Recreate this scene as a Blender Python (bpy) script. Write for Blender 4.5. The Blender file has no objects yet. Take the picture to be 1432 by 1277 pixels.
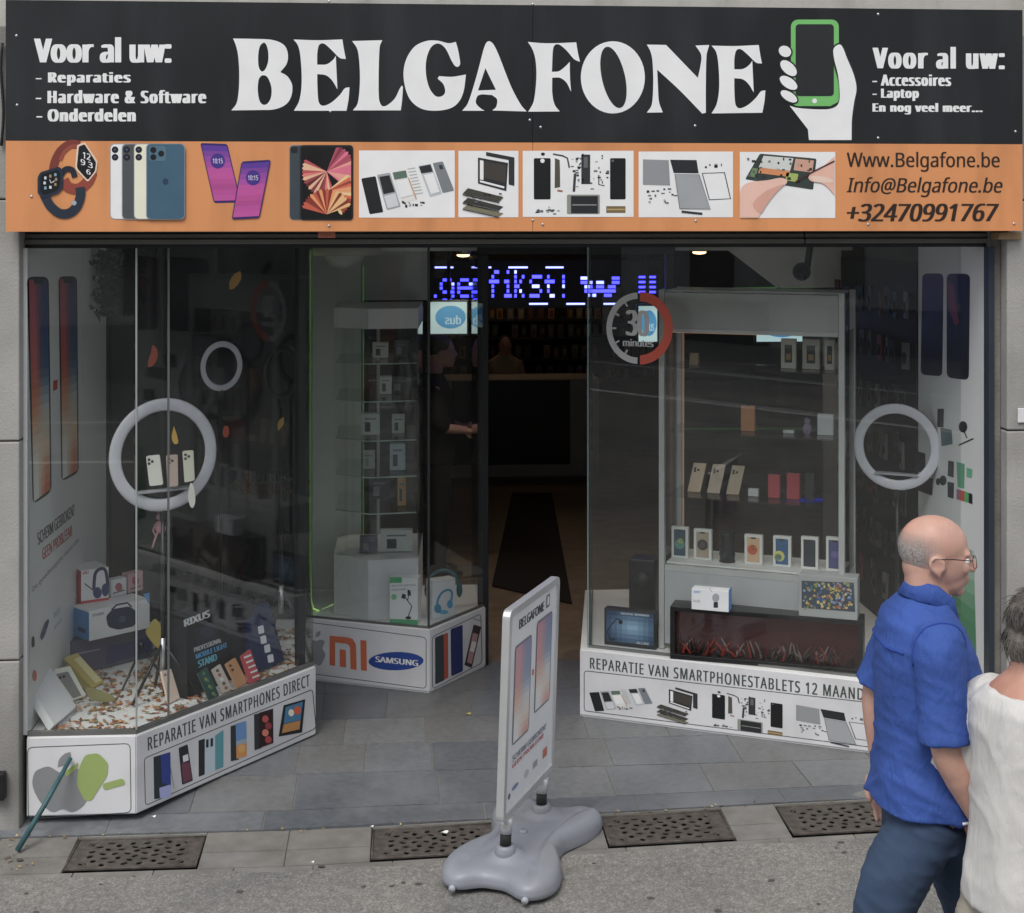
import bpy, bmesh, math, random
from mathutils import Vector, Matrix, noise, geometry
R = math.radians
random.seed(7)
S = bpy.context.scene
COL = S.collection

# ---------------------------------------------------------------- camera, sky, sun, exposure
TH = R(4.1); DIST = 6.2; FPX = 338*DIST; PX0, PY0 = 716.0, 300.0
CAMZ = 2.44
CD = Vector((math.sin(TH), math.cos(TH), 0)); CR = Vector((math.cos(TH), -math.sin(TH), 0))
CAM = Vector((-DIST*CD.x, -DIST*CD.y, CAMZ))
cam = bpy.data.cameras.new('camera'); camo = bpy.data.objects.new('camera', cam); COL.objects.link(camo)
camo.location = CAM; camo.rotation_euler = (R(90), 0, -TH)
cam.sensor_width = 36; cam.lens = 36*FPX/1432
cam.shift_x = 0; cam.shift_y = -(638.5-PY0)/1432
cam.clip_start = .05; cam.clip_end = 500
S.camera = camo

w = bpy.data.worlds.new('World'); S.world = w; w.use_nodes = True
nt = w.node_tree; bg = nt.nodes['Background']
sky = nt.nodes.new('ShaderNodeTexSky'); sky.sky_type = 'NISHITA'; sky.sun_disc = False
SUN_EL, SUN_AZ = 56, 205
sky.sun_elevation = R(SUN_EL); sky.sun_rotation = R(SUN_AZ)
hsv = nt.nodes.new('ShaderNodeHueSaturation'); hsv.inputs['Saturation'].default_value = .25
nt.links.new(sky.outputs[0], hsv.inputs['Color']); nt.links.new(hsv.outputs[0], bg.inputs[0])
bg.inputs[1].default_value = .13
sl = bpy.data.lights.new('sun', 'SUN'); sl.energy = 1.25; sl.angle = R(28); sl.color = (1, .96, .9)
so = bpy.data.objects.new('sun', sl); COL.objects.link(so)
sd = Vector((math.sin(R(SUN_AZ))*math.cos(R(SUN_EL)), math.cos(R(SUN_AZ))*math.cos(R(SUN_EL)), math.sin(R(SUN_EL))))
so.rotation_euler = sd.to_track_quat('Z', 'Y').to_euler(); so.location = (-4, -8, 12)
S.view_settings.view_transform = 'Standard'; S.view_settings.look = 'None'
S.view_settings.exposure = 0.6; S.view_settings.gamma = 1
S.render.engine = 'CYCLES'
S.cycles.transparent_max_bounces = 40; S.cycles.max_bounces = 10
S.cycles.use_denoising = True; S.cycles.sample_clamp_indirect = 4

# ---------------------------------------------------------------- helpers
def ray(x, y): return CD + CR*((x-PX0)/FPX) + Vector((0, 0, -(y-PY0)/FPX))
def hit(x, y, o, n):
    r = ray(x, y); return CAM + r*((o-CAM).dot(n)/r.dot(n))
def atz(x, y, z): return hit(x, y, Vector((0, 0, z)), Vector((0, 0, 1)))
def aty(x, y, yy): return hit(x, y, Vector((0, yy, 0)), Vector((0, 1, 0)))
def atx(x, y, xx): return hit(x, y, Vector((xx, 0, 0)), Vector((1, 0, 0)))
def lin(c): return c/12.92 if c <= .04045 else ((c+.055)/1.055)**2.4
def hexl(h): return tuple(lin(int(h[i:i+2], 16)/255) for i in (1, 3, 5))

def newmat(name):
    m = bpy.data.materials.new(name); m.use_nodes = True
    return m, m.node_tree, m.node_tree.nodes['Principled BSDF']
def mat(name, col, rough=.5, metal=0, var=.06, vs=6, bump=0, bs=60, bump2=None, emit=None, es=1, coat=0, stain=None):
    """procedural paint: base colour broken up by two noises, optional bump and stains with a shape of their own"""
    m, t, b = newmat(name); N, L = t.nodes.new, t.links.new
    if isinstance(col, str): col = hexl(col)
    b.inputs['Roughness'].default_value = rough; b.inputs['Metallic'].default_value = metal
    b.inputs['Coat Weight'].default_value = coat
    tc = N('ShaderNodeTexCoord'); no = N('ShaderNodeTexNoise'); no.inputs['Scale'].default_value = vs
    no.inputs['Detail'].default_value = 6; L(tc.outputs['Object'], no.inputs['Vector'])
    rp = N('ShaderNodeValToRGB'); rp.color_ramp.elements[0].position = .3; rp.color_ramp.elements[1].position = .7
    rp.color_ramp.elements[0].color = (*[c*(1-var) for c in col], 1); rp.color_ramp.elements[1].color = (*[min(1, c*(1+var)) for c in col], 1)
    L(no.outputs['Fac'], rp.inputs[0]); out = rp.outputs[0]
    if stain:
        n2 = N('ShaderNodeTexNoise'); n2.inputs['Scale'].default_value = stain[1]; n2.inputs['Detail'].default_value = 8
        mp = N('ShaderNodeMapping'); mp.inputs['Scale'].default_value = stain[3] if len(stain) > 3 else (1, 1, 1)
        L(tc.outputs['Object'], mp.inputs[0]); L(mp.outputs[0], n2.inputs['Vector'])
        r2 = N('ShaderNodeValToRGB'); r2.color_ramp.elements[0].position = .48; r2.color_ramp.elements[1].position = .68
        L(n2.outputs['Fac'], r2.inputs[0])
        mx = N('ShaderNodeMix'); mx.data_type = 'RGBA'
        mul = N('ShaderNodeMath'); mul.operation = 'MULTIPLY'; mul.inputs[1].default_value = stain[2]
        L(r2.outputs[0], mul.inputs[0]); L(mul.outputs[0], mx.inputs['Factor']); L(out, mx.inputs['A'])
        mx.inputs['B'].default_value = (*hexl(stain[0]), 1); out = mx.outputs['Result']
    L(out, b.inputs['Base Color'])
    rr = N('ShaderNodeMapRange'); rr.inputs['To Min'].default_value = max(0, rough-.08); rr.inputs['To Max'].default_value = min(1, rough+.08)
    L(no.outputs['Fac'], rr.inputs[0]); L(rr.outputs[0], b.inputs['Roughness'])
    if bump:
        nb = N('ShaderNodeTexNoise'); nb.inputs['Scale'].default_value = bs; nb.inputs['Detail'].default_value = 5
        L(tc.outputs['Object'], nb.inputs['Vector'])
        bp = N('ShaderNodeBump'); bp.inputs['Strength'].default_value = bump; bp.inputs['Distance'].default_value = .01
        L(nb.outputs['Fac'], bp.inputs['Height']); L(bp.outputs[0], b.inputs['Normal'])
    if bump2:
        n3 = N('ShaderNodeTexNoise'); n3.inputs['Scale'].default_value = bump2[1]; n3.inputs['Detail'].default_value = 3; n3.inputs['Distortion'].default_value = 1.2
        m3 = N('ShaderNodeMapping'); m3.inputs['Scale'].default_value = bump2[2]; L(tc.outputs['Object'], m3.inputs[0]); L(m3.outputs[0], n3.inputs['Vector'])
        b3 = N('ShaderNodeBump'); b3.inputs['Strength'].default_value = bump2[0]; b3.inputs['Distance'].default_value = .02; L(n3.outputs['Fac'], b3.inputs['Height'])
        if bump: L(bp.outputs[0], b3.inputs['Normal'])
        L(b3.outputs[0], b.inputs['Normal'])
    if emit:
        e = hexl(emit) if isinstance(emit, str) else emit
        b.inputs['Emission Color'].default_value = (*e, 1); b.inputs['Emission Strength'].default_value = es
    return m
def glassmat(name, tint=(.9, .95, .93), ior=1.5, rough=.0, dust=.0):
    m, t, b = newmat(name); t.nodes.remove(b); N, L = t.nodes.new, t.links.new
    o = t.nodes['Material Output']
    tr = N('ShaderNodeBsdfTransparent'); tr.inputs[0].default_value = (*tint, 1)
    gl = N('ShaderNodeBsdfGlossy'); gl.inputs['Roughness'].default_value = rough
    fr = N('ShaderNodeFresnel'); ge = N('ShaderNodeNewGeometry')   # same reflection from both faces of a thin pane
    mi = N('ShaderNodeMapRange'); mi.inputs['To Min'].default_value = ior; mi.inputs['To Max'].default_value = 1/ior
    L(ge.outputs['Backfacing'], mi.inputs[0]); L(mi.outputs[0], fr.inputs['IOR'])
    mx = N('ShaderNodeMixShader'); L(fr.outputs[0], mx.inputs[0]); L(tr.outputs[0], mx.inputs[1]); L(gl.outputs[0], mx.inputs[2])
    if dust:
        df = N('ShaderNodeBsdfDiffuse'); df.inputs[0].default_value = (.5, .5, .5, 1)
        no = N('ShaderNodeTexNoise'); no.inputs['Scale'].default_value = 1.5; no.inputs['Detail'].default_value = 6
        tc = N('ShaderNodeTexCoord'); L(tc.outputs['Object'], no.inputs['Vector'])
        mr = N('ShaderNodeMapRange'); mr.inputs['To Min'].default_value = dust*.4; mr.inputs['To Max'].default_value = dust*1.6
        L(no.outputs['Fac'], mr.inputs[0])
        m2 = N('ShaderNodeMixShader'); L(mr.outputs[0], m2.inputs[0]); L(mx.outputs[0], m2.inputs[1]); L(df.outputs[0], m2.inputs[2]); mx = m2
    L(mx.outputs[0], o.inputs[0]); return m
_pm = {}
KPRINT = .72          # linear picture value of a perfect white in this light, to turn picture colours into paint
def pm(h, rough=.42):
    """ink or paint whose picture colour in open shade is h"""
    k = (h, rough)
    if k not in _pm:
        c = [min(.86, x/KPRINT) for x in hexl(h)]; y_ = .25*c[0]+.65*c[1]+.1*c[2]; c = [x*.86+y_*.14 for x in c]
        _pm[k] = mat('ink_'+h[1:], tuple(c), rough, var=.035, vs=9)
    return _pm[k]

class MB:
    def __init__(s): s.v = []; s.f = []; s.m = []; s.mats = []; s.sm = []
    def mi(s, m):
        if m is None: return 0
        if isinstance(m, str): m = pm(m)
        if m not in s.mats: s.mats.append(m)
        return s.mats.index(m)
    def add(s, vs, fs, m=None, smooth=False):
        o = len(s.v); k = s.mi(m); s.v += [Vector(v) for v in vs]
        for f in fs: s.f.append([i+o for i in f]); s.m.append(k); s.sm.append(smooth)
    def box(s, a, b, m=None):
        (x0, y0, z0), (x1, y1, z1) = a, b
        s.add([(x0,y0,z0),(x1,y0,z0),(x1,y1,z0),(x0,y1,z0),(x0,y0,z1),(x1,y0,z1),(x1,y1,z1),(x0,y1,z1)],
              [(3,2,1,0),(4,5,6,7),(0,1,5,4),(1,2,6,5),(2,3,7,6),(3,0,4,7)], m)
    def obox(s, o, U, V, W, m=None, bev=0):
        o, U, V, W = Vector(o), Vector(U), Vector(V), Vector(W)
        if U.cross(V).dot(W) < 0: o = o+W; W = -W
        if bev:
            bm = bmesh.new(); vs = [bm.verts.new(p) for p in [o,o+U,o+U+V,o+V,o+W,o+U+W,o+U+V+W,o+V+W]]
            for f in [(3,2,1,0),(4,5,6,7),(0,1,5,4),(1,2,6,5),(2,3,7,6),(3,0,4,7)]: bm.faces.new([vs[i] for i in f])
            bmesh.ops.bevel(bm, geom=bm.edges[:], offset=bev, segments=2, affect='EDGES', profile=.5)
            bm.verts.index_update(); s.add([v.co.copy() for v in bm.verts], [[v.index for v in f.verts] for f in bm.faces], m); bm.free(); return
        s.add([o,o+U,o+U+V,o+V,o+W,o+U+W,o+U+V+W,o+V+W], [(3,2,1,0),(4,5,6,7),(0,1,5,4),(1,2,6,5),(2,3,7,6),(3,0,4,7)], m)
    def tube(s, pts, r, m=None, n=10, cap=True, flat=None):
        pts = [Vector(p) for p in pts]; rs = r if isinstance(r, (list, tuple)) else [r]*len(pts)
        vs, fs = [], []; up = None
        for i, p in enumerate(pts):
            t = (pts[min(i+1, len(pts)-1)]-pts[max(i-1, 0)]).normalized()
            if up is None:
                up = Vector((0,0,1)) if abs(t.z) < .9 else Vector((1,0,0))
            a = t.cross(up).normalized(); b = a.cross(t).normalized(); up = b
            q = rs[i]; qa, qb = q if isinstance(q, tuple) else (q, q)
            for k in range(n):
                an = 2*math.pi*k/n; vs.append(p+a*qa*math.cos(an)+b*qb*math.sin(an))
        for i in range(len(pts)-1):
            for k in range(n):
                fs.append((i*n+k, i*n+(k+1)%n, (i+1)*n+(k+1)%n, (i+1)*n+k))
        if cap: fs.append(tuple(range(n-1, -1, -1))); fs.append(tuple((len(pts)-1)*n+k for k in range(n)))
        s.add(vs, fs, m, True)
    def ring(s, c, u, v, rx, r, m=None, n=40, k=10, rb=None, a0=0, a1=2*math.pi):
        """torus in plane u,v; tube radius r in plane, rb across"""
        c, u, v = Vector(c), Vector(u).normalized(), Vector(v).normalized(); w_ = u.cross(v); rb = rb or r
        full = abs(a1-a0-2*math.pi) < 1e-4; vs, fs = [], []; nn = n if full else n+1
        for i in range(nn):
            a = a0+(a1-a0)*i/n; d = u*math.cos(a)+v*math.sin(a)
            for j in range(k):
                b = 2*math.pi*j/k; vs.append(c+d*(rx+r*math.cos(b))+w_*rb*math.sin(b))
        for i in range(n):
            for j in range(k):
                i2 = (i+1) % nn; fs.append((i*k+j, i*k+(j+1)%k, i2*k+(j+1)%k, i2*k+j))
        if not full: fs.append(tuple(range(k))); fs.append(tuple((nn-1)*k+j for j in range(k-1, -1, -1)))
        s.add(vs, fs, m, True)
    def ell(s, c, r, m=None, n=16, k=10, rot=None):
        c = Vector(c); vs, fs = [], []
        for i in range(k+1):
            ph = math.pi*i/k
            for j in range(n):
                a = 2*math.pi*j/n
                p = Vector((r[0]*math.sin(ph)*math.cos(a), r[1]*math.sin(ph)*math.sin(a), r[2]*math.cos(ph)))
                if rot: p = rot @ p
                vs.append(c+p)
        for i in range(k):
            for j in range(n): fs.append((i*n+j, (i+1)*n+j, (i+1)*n+(j+1)%n, i*n+(j+1)%n))
        s.add(vs, fs, m, True)
    def prism(s, pts, d, m=None, holes=()):
        """closed outline pts (3D, planar) pushed along d"""
        d = Vector(d); loops = [[Vector(p) for p in pts]]+[[Vector(p) for p in h] for h in holes]
        tris = geometry.tessellate_polygon(loops); fl = [p for l in loops for p in l]; n = len(fl)
        vs = fl+[p+d for p in fl]; fs = []
        for t in tris:
            a, b, c = t
            nn = (fl[b]-fl[a]).cross(fl[c]-fl[a])
            if nn.dot(d) > 0: a, b, c = c, b, a
            fs.append((a, b, c)); fs.append((c+n, b+n, a+n))
        o = 0
        nrm = sum((loops[0][i].cross(loops[0][(i+1) % len(loops[0])]) for i in range(len(loops[0]))), Vector())
        for li, l in enumerate(loops):
            nl = sum((l[i].cross(l[(i+1) % len(l)]) for i in range(len(l))), Vector())
            fw = (nl.dot(d) > 0) ^ (li > 0)
            for i in range(len(l)):
                a, b = o+i, o+(i+1) % len(l)
                fs.append((a, b, b+n, a+n) if fw else (b, a, a+n, b+n))
            o += len(l)
        s.add(vs, fs, m)
    def loft(s, rings, m=None, cap=True):
        n = len(rings[0]); vs = [p for r in rings for p in r]; fs = []
        for i in range(len(rings)-1):
            for j in range(n): fs.append((i*n+j, i*n+(j+1)%n, (i+1)*n+(j+1)%n, (i+1)*n+j))
        if cap: fs.append(tuple(range(n-1, -1, -1))); fs.append(tuple((len(rings)-1)*n+j for j in range(n)))
        s.add(vs, fs, m, True)
    def mesh(s, name, base=Vector((0,0,0))):
        me = bpy.data.meshes.new(name); me.from_pydata([v-base for v in s.v], [], s.f)
        for m in s.mats: me.materials.append(m)
        for p, k, sm in zip(me.polygons, s.m, s.sm): p.material_index = k; p.use_smooth = sm
        me.update(); return me
    def build(s, name, parent=None, m=None, bevel=0, loc=None):
        base = Vector((0,0,0))
        if parent is not None:
            base = wloc(parent)
        elif loc is not None: base = Vector(loc)
        me = s.mesh(name, base)
        if m is not None and not s.mats: me.materials.append(pm(m) if isinstance(m, str) else m)
        o = bpy.data.objects.new(name, me); COL.objects.link(o)
        if parent is not None: o.parent = parent
        else: o.location = base
        if bevel:
            b = o.modifiers.new('bevel', 'BEVEL'); b.width = bevel; b.segments = 2; b.limit_method = 'ANGLE'
        return o
def wloc(o):
    l = Vector(o.location)
    while o.parent: o = o.parent; l += o.location
    return l
def thing(name, label, cat, loc, group=None):
    o = bpy.data.objects.new(name, None); COL.objects.link(o); o.location = loc; o.empty_display_size = .05
    o['label'] = label; o['category'] = cat
    if group: o['group'] = group
    return o
def tag(o, label=None, cat=None, group=None, kind=None):
    if label: o['label'] = label
    if cat: o['category'] = cat
    if group: o['group'] = group
    if kind: o['kind'] = kind
    return o
def copy_thing(o, loc, rz=0, label=None):
    c = o.copy(); COL.objects.link(c); c.location = loc; c.rotation_euler = (0, 0, rz)
    if label: c['label'] = label
    def rec(a, b):
        for ch in list(a.children):
            d = ch.copy(); COL.objects.link(d); d.parent = b; rec(ch, d)
    rec(o, c); return c

# ---- printing: flat inks laid on a real plane at that plane's own place
class Plane:
    def __init__(s, o, u, v):
        s.o, s.u, s.v = Vector(o), Vector(u).normalized(), Vector(v).normalized()
        s.n = s.u.cross(s.v).normalized()
        if s.n.dot(CAM-s.o) < 0: s.n = -s.n
    def px(s, x, y):
        p = hit(x, y, s.o, s.n)-s.o; return (p.dot(s.u), p.dot(s.v))
    def at(s, a, b, h=0): return s.o+s.u*a+s.v*b+s.n*h
STEP = .0007
try:   # the sans face that ships with Blender; the built-in face otherwise
    import os
    FONT = bpy.data.fonts.load(os.path.join(bpy.utils.system_resource('DATAFILES', path='fonts'), 'NotoSansHebrew-Regular.woff2'))
except Exception: FONT = None
_tm = {}
def text_tris(txt, bold, shear=0, sp=1.0, font=None):
    """letter faces in a unit box; heavy letters are the same glyphs set again a little to the side"""
    k = (txt, bold, shear, sp)
    if k in _tm: return _tm[k]
    cu = bpy.data.curves.new('lettering', 'FONT'); cu.body = txt; cu.size = 1; cu.shear = shear
    cu.space_character = sp; cu.resolution_u = 4
    if FONT: cu.font = FONT
    ob = bpy.data.objects.new('lettering', cu); COL.objects.link(ob)
    dg = bpy.context.evaluated_depsgraph_get(); ev = ob.evaluated_get(dg); me = ev.to_mesh()
    vs = [(v.co.x, v.co.y) for v in me.vertices]; fs = [tuple(p.vertices) for p in me.polygons]
    ev.to_mesh_clear(); bpy.data.objects.remove(ob); bpy.data.curves.remove(cu)
    offs = [(0, 0)] if not bold else [(bold*q, 0) for q in (-1, -.5, 0, .5, 1)]
    V, F = [], []
    for i, (dx, dy) in enumerate(offs):
        o = len(V); V += [(x+dx, y+dy, i) for x, y in vs]; F += [tuple(j+o for j in f) for f in fs]
    xs = [v[0] for v in V]; ys = [v[1] for v in V]; x0, x1, y0, y1 = min(xs), max(xs), min(ys), max(ys)
    V = [((x-x0)/(x1-x0), (y-y0)/(y1-y0), i) for x, y, i in V]
    _tm[k] = (V, F); return _tm[k]
def curve2(pts, closed=True, n=6):
    """smooth outline through points; a point with a third item is a corner"""
    P = [Vector(p[:2]) for p in pts]; c = [len(p) > 2 for p in pts]; N = len(P); out = []
    for i in range(N if closed else N-1):
        j = (i+1) % N; a, b = P[i], P[j]
        ta = (b-a) if c[i] or (not closed and i == 0) else (P[j]-P[i-1])*.5
        tb = (b-a) if c[j] or (not closed and j == N-1) else (P[(j+1) % N]-a)*.5
        L = (b-a).length
        for t in (ta, tb):
            if t.length > L*1.2: t *= L*1.2/t.length
        for k in range(n):
            t = k/n; t2, t3 = t*t, t*t*t
            out.append(tuple(a*(2*t3-3*t2+1)+ta*(t3-2*t2+t)+b*(-2*t3+3*t2)+tb*(t3-t2)))
    if not closed: out.append(tuple(P[-1]))
    return out
class Print:
    def __init__(s, plane, T=None): s.p = plane; s.mb = MB(); s.T = T; s.k = 1
    def _uv(s, q):
        q = tuple(q)[:2]
        if s.T: q = s.T(q)
        return s.p.px(*q)
    def tri(s, loops, col, lay=None, uv=False):
        lay = s.k if lay is None else lay
        L = [[Vector((*(q if uv else s._uv(q)), 0)) for q in l] for l in loops]
        t = geometry.tessellate_polygon(L); fl = [p for l in L for p in l]
        fs = []
        for a, b, c in t:
            if ((fl[b]-fl[a]).cross(fl[c]-fl[a])).z*(s.p.u.cross(s.p.v).dot(s.p.n)) < 0: a, c = c, a
            fs.append((a, b, c))
        s.mb.add([s.p.at(p.x, p.y, STEP*lay) for p in fl], fs, col)
    def poly(s, pts, col, lay=None, holes=()): s.tri([pts, *holes], col, lay)
    def smooth(s, pts, col, lay=None, holes=()): s.tri([curve2(pts), *[curve2(h) for h in holes]], col, lay)
    def rect(s, x0, y0, x1, y1, col, lay=None, r=0):
        if r: s.poly(rrect(x0, y0, x1, y1, r), col, lay)
        else: s.poly([(x0,y0),(x1,y0),(x1,y1),(x0,y1)], col, lay)
    def disc(s, x, y, rx, ry, col, lay=None, rot=0, hole=None, n=28):
        f = lambda a, b: [(x+a*math.cos(t)*math.cos(rot)-b*math.sin(t)*math.sin(rot), y+a*math.cos(t)*math.sin(rot)+b*math.sin(t)*math.cos(rot)) for t in [2*math.pi*i/n for i in range(n)]]
        s.poly(f(rx, ry), col, lay, [f(rx*hole, ry*hole)] if hole else [])
    def line(s, pts, wd, col, lay=None, closed=False):
        P = [Vector(p) for p in pts]; n = len(P); l, r = [], []
        for i in range(n):
            a = P[i-1] if (i or closed) else P[i]; b = P[(i+1) % n] if (i < n-1 or closed) else P[i]
            d = (b-a).normalized(); q = Vector((-d.y, d.x))*wd/2; l.append(P[i]+q); r.append(P[i]-q)
        for i in range(n if closed else n-1):
            j = (i+1) % n; s.poly([l[i], l[j], r[j], r[i]], col, lay)
    def grad(s, q, cols, lay=None, n=10):
        """quad q (tl,tr,br,bl) printed as a blend of inks from top to bottom"""
        tl, tr, br, bl = [Vector(p) for p in q]
        for i in range(n):
            a, b = i/n, (i+1)/n; t = (i+.5)/n*(len(cols)-1); k = min(int(t), len(cols)-2); f = t-k
            c0 = [int(cols[k][j:j+2], 16) for j in (1,3,5)]; c1 = [int(cols[k+1][j:j+2], 16) for j in (1,3,5)]
            h = '#%02x%02x%02x' % tuple(int(x+(y-x)*f)//4*4 for x, y in zip(c0, c1))
            s.poly([tl.lerp(bl, a), tr.lerp(br, a), tr.lerp(br, b), tl.lerp(bl, b)], h, lay)
    def grid(s, q, fn, nu, nv, lay=None):
        tl, tr, br, bl = [Vector(p) for p in q]; P = lambda a, b: tuple(tl.lerp(tr, a).lerp(bl.lerp(br, a), b))
        for i in range(nu):
            for j in range(nv):
                s.poly([P(i/nu, j/nv), P((i+1)/nu, j/nv), P((i+1)/nu, (j+1)/nv), P(i/nu, (j+1)/nv)], fn((i+.5)/nu, (j+.5)/nv), lay)
    def text(s, t, tl, bl, br, col, bold=0, lay=None, shear=0, sp=1.0, flip=False, font=None):
        vs, fs = text_tris(t, bold, shear, sp, font); A, B, C = [Vector(s._uv(q)) for q in (tl, bl, br)]
        pts = [B+(C-B)*(1-x if flip else x)+(A-B)*y for x, y, i in vs]; lay = s.k if lay is None else lay
        sg = ((C-B).x*(A-B).y-(C-B).y*(A-B).x)*(-1 if flip else 1)*s.p.u.cross(s.p.v).dot(s.p.n)
        s.mb.add([s.p.at(p.x, p.y, STEP*lay+v[2]*.00007) for p, v in zip(pts, vs)], fs if sg > 0 else [f[::-1] for f in fs], col)
    def build(s, name, parent): return s.mb.build(name, parent)
def rrect(x0, y0, x1, y1, r, n=5):
    out = []
    for cx, cy, a in ((x1-r, y0+r, -90), (x1-r, y1-r, 0), (x0+r, y1-r, 90), (x0+r, y0+r, 180)):
        for i in range(n+1): t = R(a+90*i/n); out.append((cx+r*math.cos(t), cy+r*math.sin(t)))
    return out
def rquad(q, f=.12, n=4):
    """polygon with rounded corners"""
    q = [Vector(p) for p in q]; out = []; N = len(q)
    for i in range(N):
        a, b, c = q[i-1], q[i], q[(i+1) % N]; L = min((a-b).length, (c-b).length)*f
        p, r_ = b+(a-b).normalized()*L, b+(c-b).normalized()*L
        for k in range(n+1): t = k/n; out.append(tuple(p*(1-t)**2+b*2*t*(1-t)+r_*t*t))
    return out
def aff(src, tl, tr, bl):
    x0, y0, x1, y1 = src; tl, tr, bl = Vector(tl), Vector(tr), Vector(bl)
    return lambda q: tuple(tl+(tr-tl)*((q[0]-x0)/(x1-x0))+(bl-tl)*((q[1]-y0)/(y1-y0)))

# ---------------------------------------------------------------- shared materials
M_white = mat('white_laminate', (.72, .72, .73), .45, var=.04, vs=3)
M_wpanel = mat('white_printed_board', (.74, .74, .76), .4, var=.04, vs=2.5, stain=('#8f8d88', 3, .25))
M_black = mat('black_metal', (.012, .013, .016), .4, var=.2)
M_blackpl = mat('black_plastic', (.012, .012, .013), .35, var=.2)
M_dark = mat('dark_wall', (.03, .03, .032), .7, var=.3, vs=2)
M_alu = mat('brushed_aluminium', (.55, .56, .57), .35, .85, var=.08, vs=20)
M_alug = mat('aluminium_profile', (.58, .59, .58), .4, .3, var=.06)
M_stone = mat('weathered_stone', (.36, .35, .33), .85, var=.16, vs=3, bump=.25, bs=90, stain=('#4d4a46', 2.2, .55, (1.4, 1.4, .35)))
M_glass = glassmat('window_glass', (.972, .985, .98), 1.5, 0, .013)
M_glass2 = glassmat('cabinet_glass', (.98, .985, .982), 1.4)
M_gedge = mat('glass_edge', (.25, .36, .35), .15, var=.1)
M_screen = mat('phone_screen_glass', (.01, .011, .013), .08, var=.1)
M_rub = mat('black_rubber', (.02, .02, .02), .7)

# ================================================================ SETTING
def g0(x):
    if x < -.8: return -.035
    if x < 1.5: return -.035+(x+.8)/2.3*.062
    return .027+.01*min(x-1.5, 4)
def ground(x, y):
    return g0(x)-.03*min(max(0, -(y+.11)), 3.2)
def lines(a, b, n): return [a+(b-a)*i/n for i in range(n+1)]

def asphalt_mat():
    m, t, b = newmat('worn_asphalt'); N, L = t.nodes.new, t.links.new
    tc = N('ShaderNodeTexCoord')
    def nz(sc, det=6):
        n = N('ShaderNodeTexNoise'); n.inputs['Scale'].default_value = sc; n.inputs['Detail'].default_value = det; L(tc.outputs['Object'], n.inputs['Vector']); return n
    vo = N('ShaderNodeTexVoronoi'); vo.inputs['Scale'].default_value = 155; L(tc.outputs['Object'], vo.inputs['Vector'])
    r1 = N('ShaderNodeValToRGB'); e = r1.color_ramp.elements
    e[0].position = 0; e[0].color = (.165, .16, .152, 1); e[1].position = 1; e[1].color = (.37, .362, .345, 1)
    e2 = r1.color_ramp.elements.new(.55); e2.color = (.245, .24, .23, 1)
    bw = N('ShaderNodeRGBToBW'); L(vo.outputs['Color'], bw.inputs[0]); L(bw.outputs[0], r1.inputs[0])
    n2 = nz(1.3, 8); r2 = N('ShaderNodeValToRGB'); r2.color_ramp.elements[0].position = .35; r2.color_ramp.elements[1].position = .7
    r2.color_ramp.elements[0].color = (.72, .72, .72, 1); r2.color_ramp.elements[1].color = (1.12, 1.1, 1.05, 1); L(n2.outputs['Fac'], r2.inputs[0])
    n3 = nz(34, 4); r3 = N('ShaderNodeValToRGB'); r3.color_ramp.elements[0].position = .3; r3.color_ramp.elements[1].position = .72
    r3.color_ramp.elements[0].color = (.8, .8, .8, 1); r3.color_ramp.elements[1].color = (1.1, 1.1, 1.1, 1); L(n3.outputs['Fac'], r3.inputs[0])
    m1 = N('ShaderNodeMix'); m1.data_type = 'RGBA'; m1.blend_type = 'MULTIPLY'; m1.inputs['Factor'].default_value = 1
    L(r1.outputs[0], m1.inputs['A']); L(r2.outputs[0], m1.inputs['B'])
    m2 = N('ShaderNodeMix'); m2.data_type = 'RGBA'; m2.blend_type = 'MULTIPLY'; m2.inputs['Factor'].default_value = 1
    L(m1.outputs['Result'], m2.inputs['A']); L(r3.outputs[0], m2.inputs['B']); L(m2.outputs['Result'], b.inputs['Base Color'])
    b.inputs['Roughness'].default_value = .9
    bp = N('ShaderNodeBump'); bp.inputs['Strength'].default_value = .4; bp.inputs['Distance'].default_value = .004
    L(bw.outputs[0], bp.inputs['Height']); L(bp.outputs[0], b.inputs['Normal']); return m
M_asph = asphalt_mat()

# street: one sheet from the paving strip to beyond the houses opposite
mb = MB(); xs = lines(-40, -4, 12)+lines(-3.6, 3.6, 72)+lines(4, 40, 12); ys = [-.47]+lines(-.56, -3.4, 20)+[-6, -12, -20, -40]
vs, fs = [], []
for j, y in enumerate(ys):
    for x in xs:
        yy = y+(.022*noise.noise(Vector((x*5, 3, 0)))+.012*noise.noise(Vector((x*17, 9, 0))) if j == 0 else 0)
        vs.append((x, yy, ground(x, yy)+.004))
n = len(xs)
for j in range(len(ys)-1):
    for i in range(n-1): fs.append((j*n+i, (j+1)*n+i, (j+1)*n+i+1, j*n+i+1))
mb.add(vs, fs, M_asph, True); tag(mb.build('street'), kind='structure')

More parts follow.
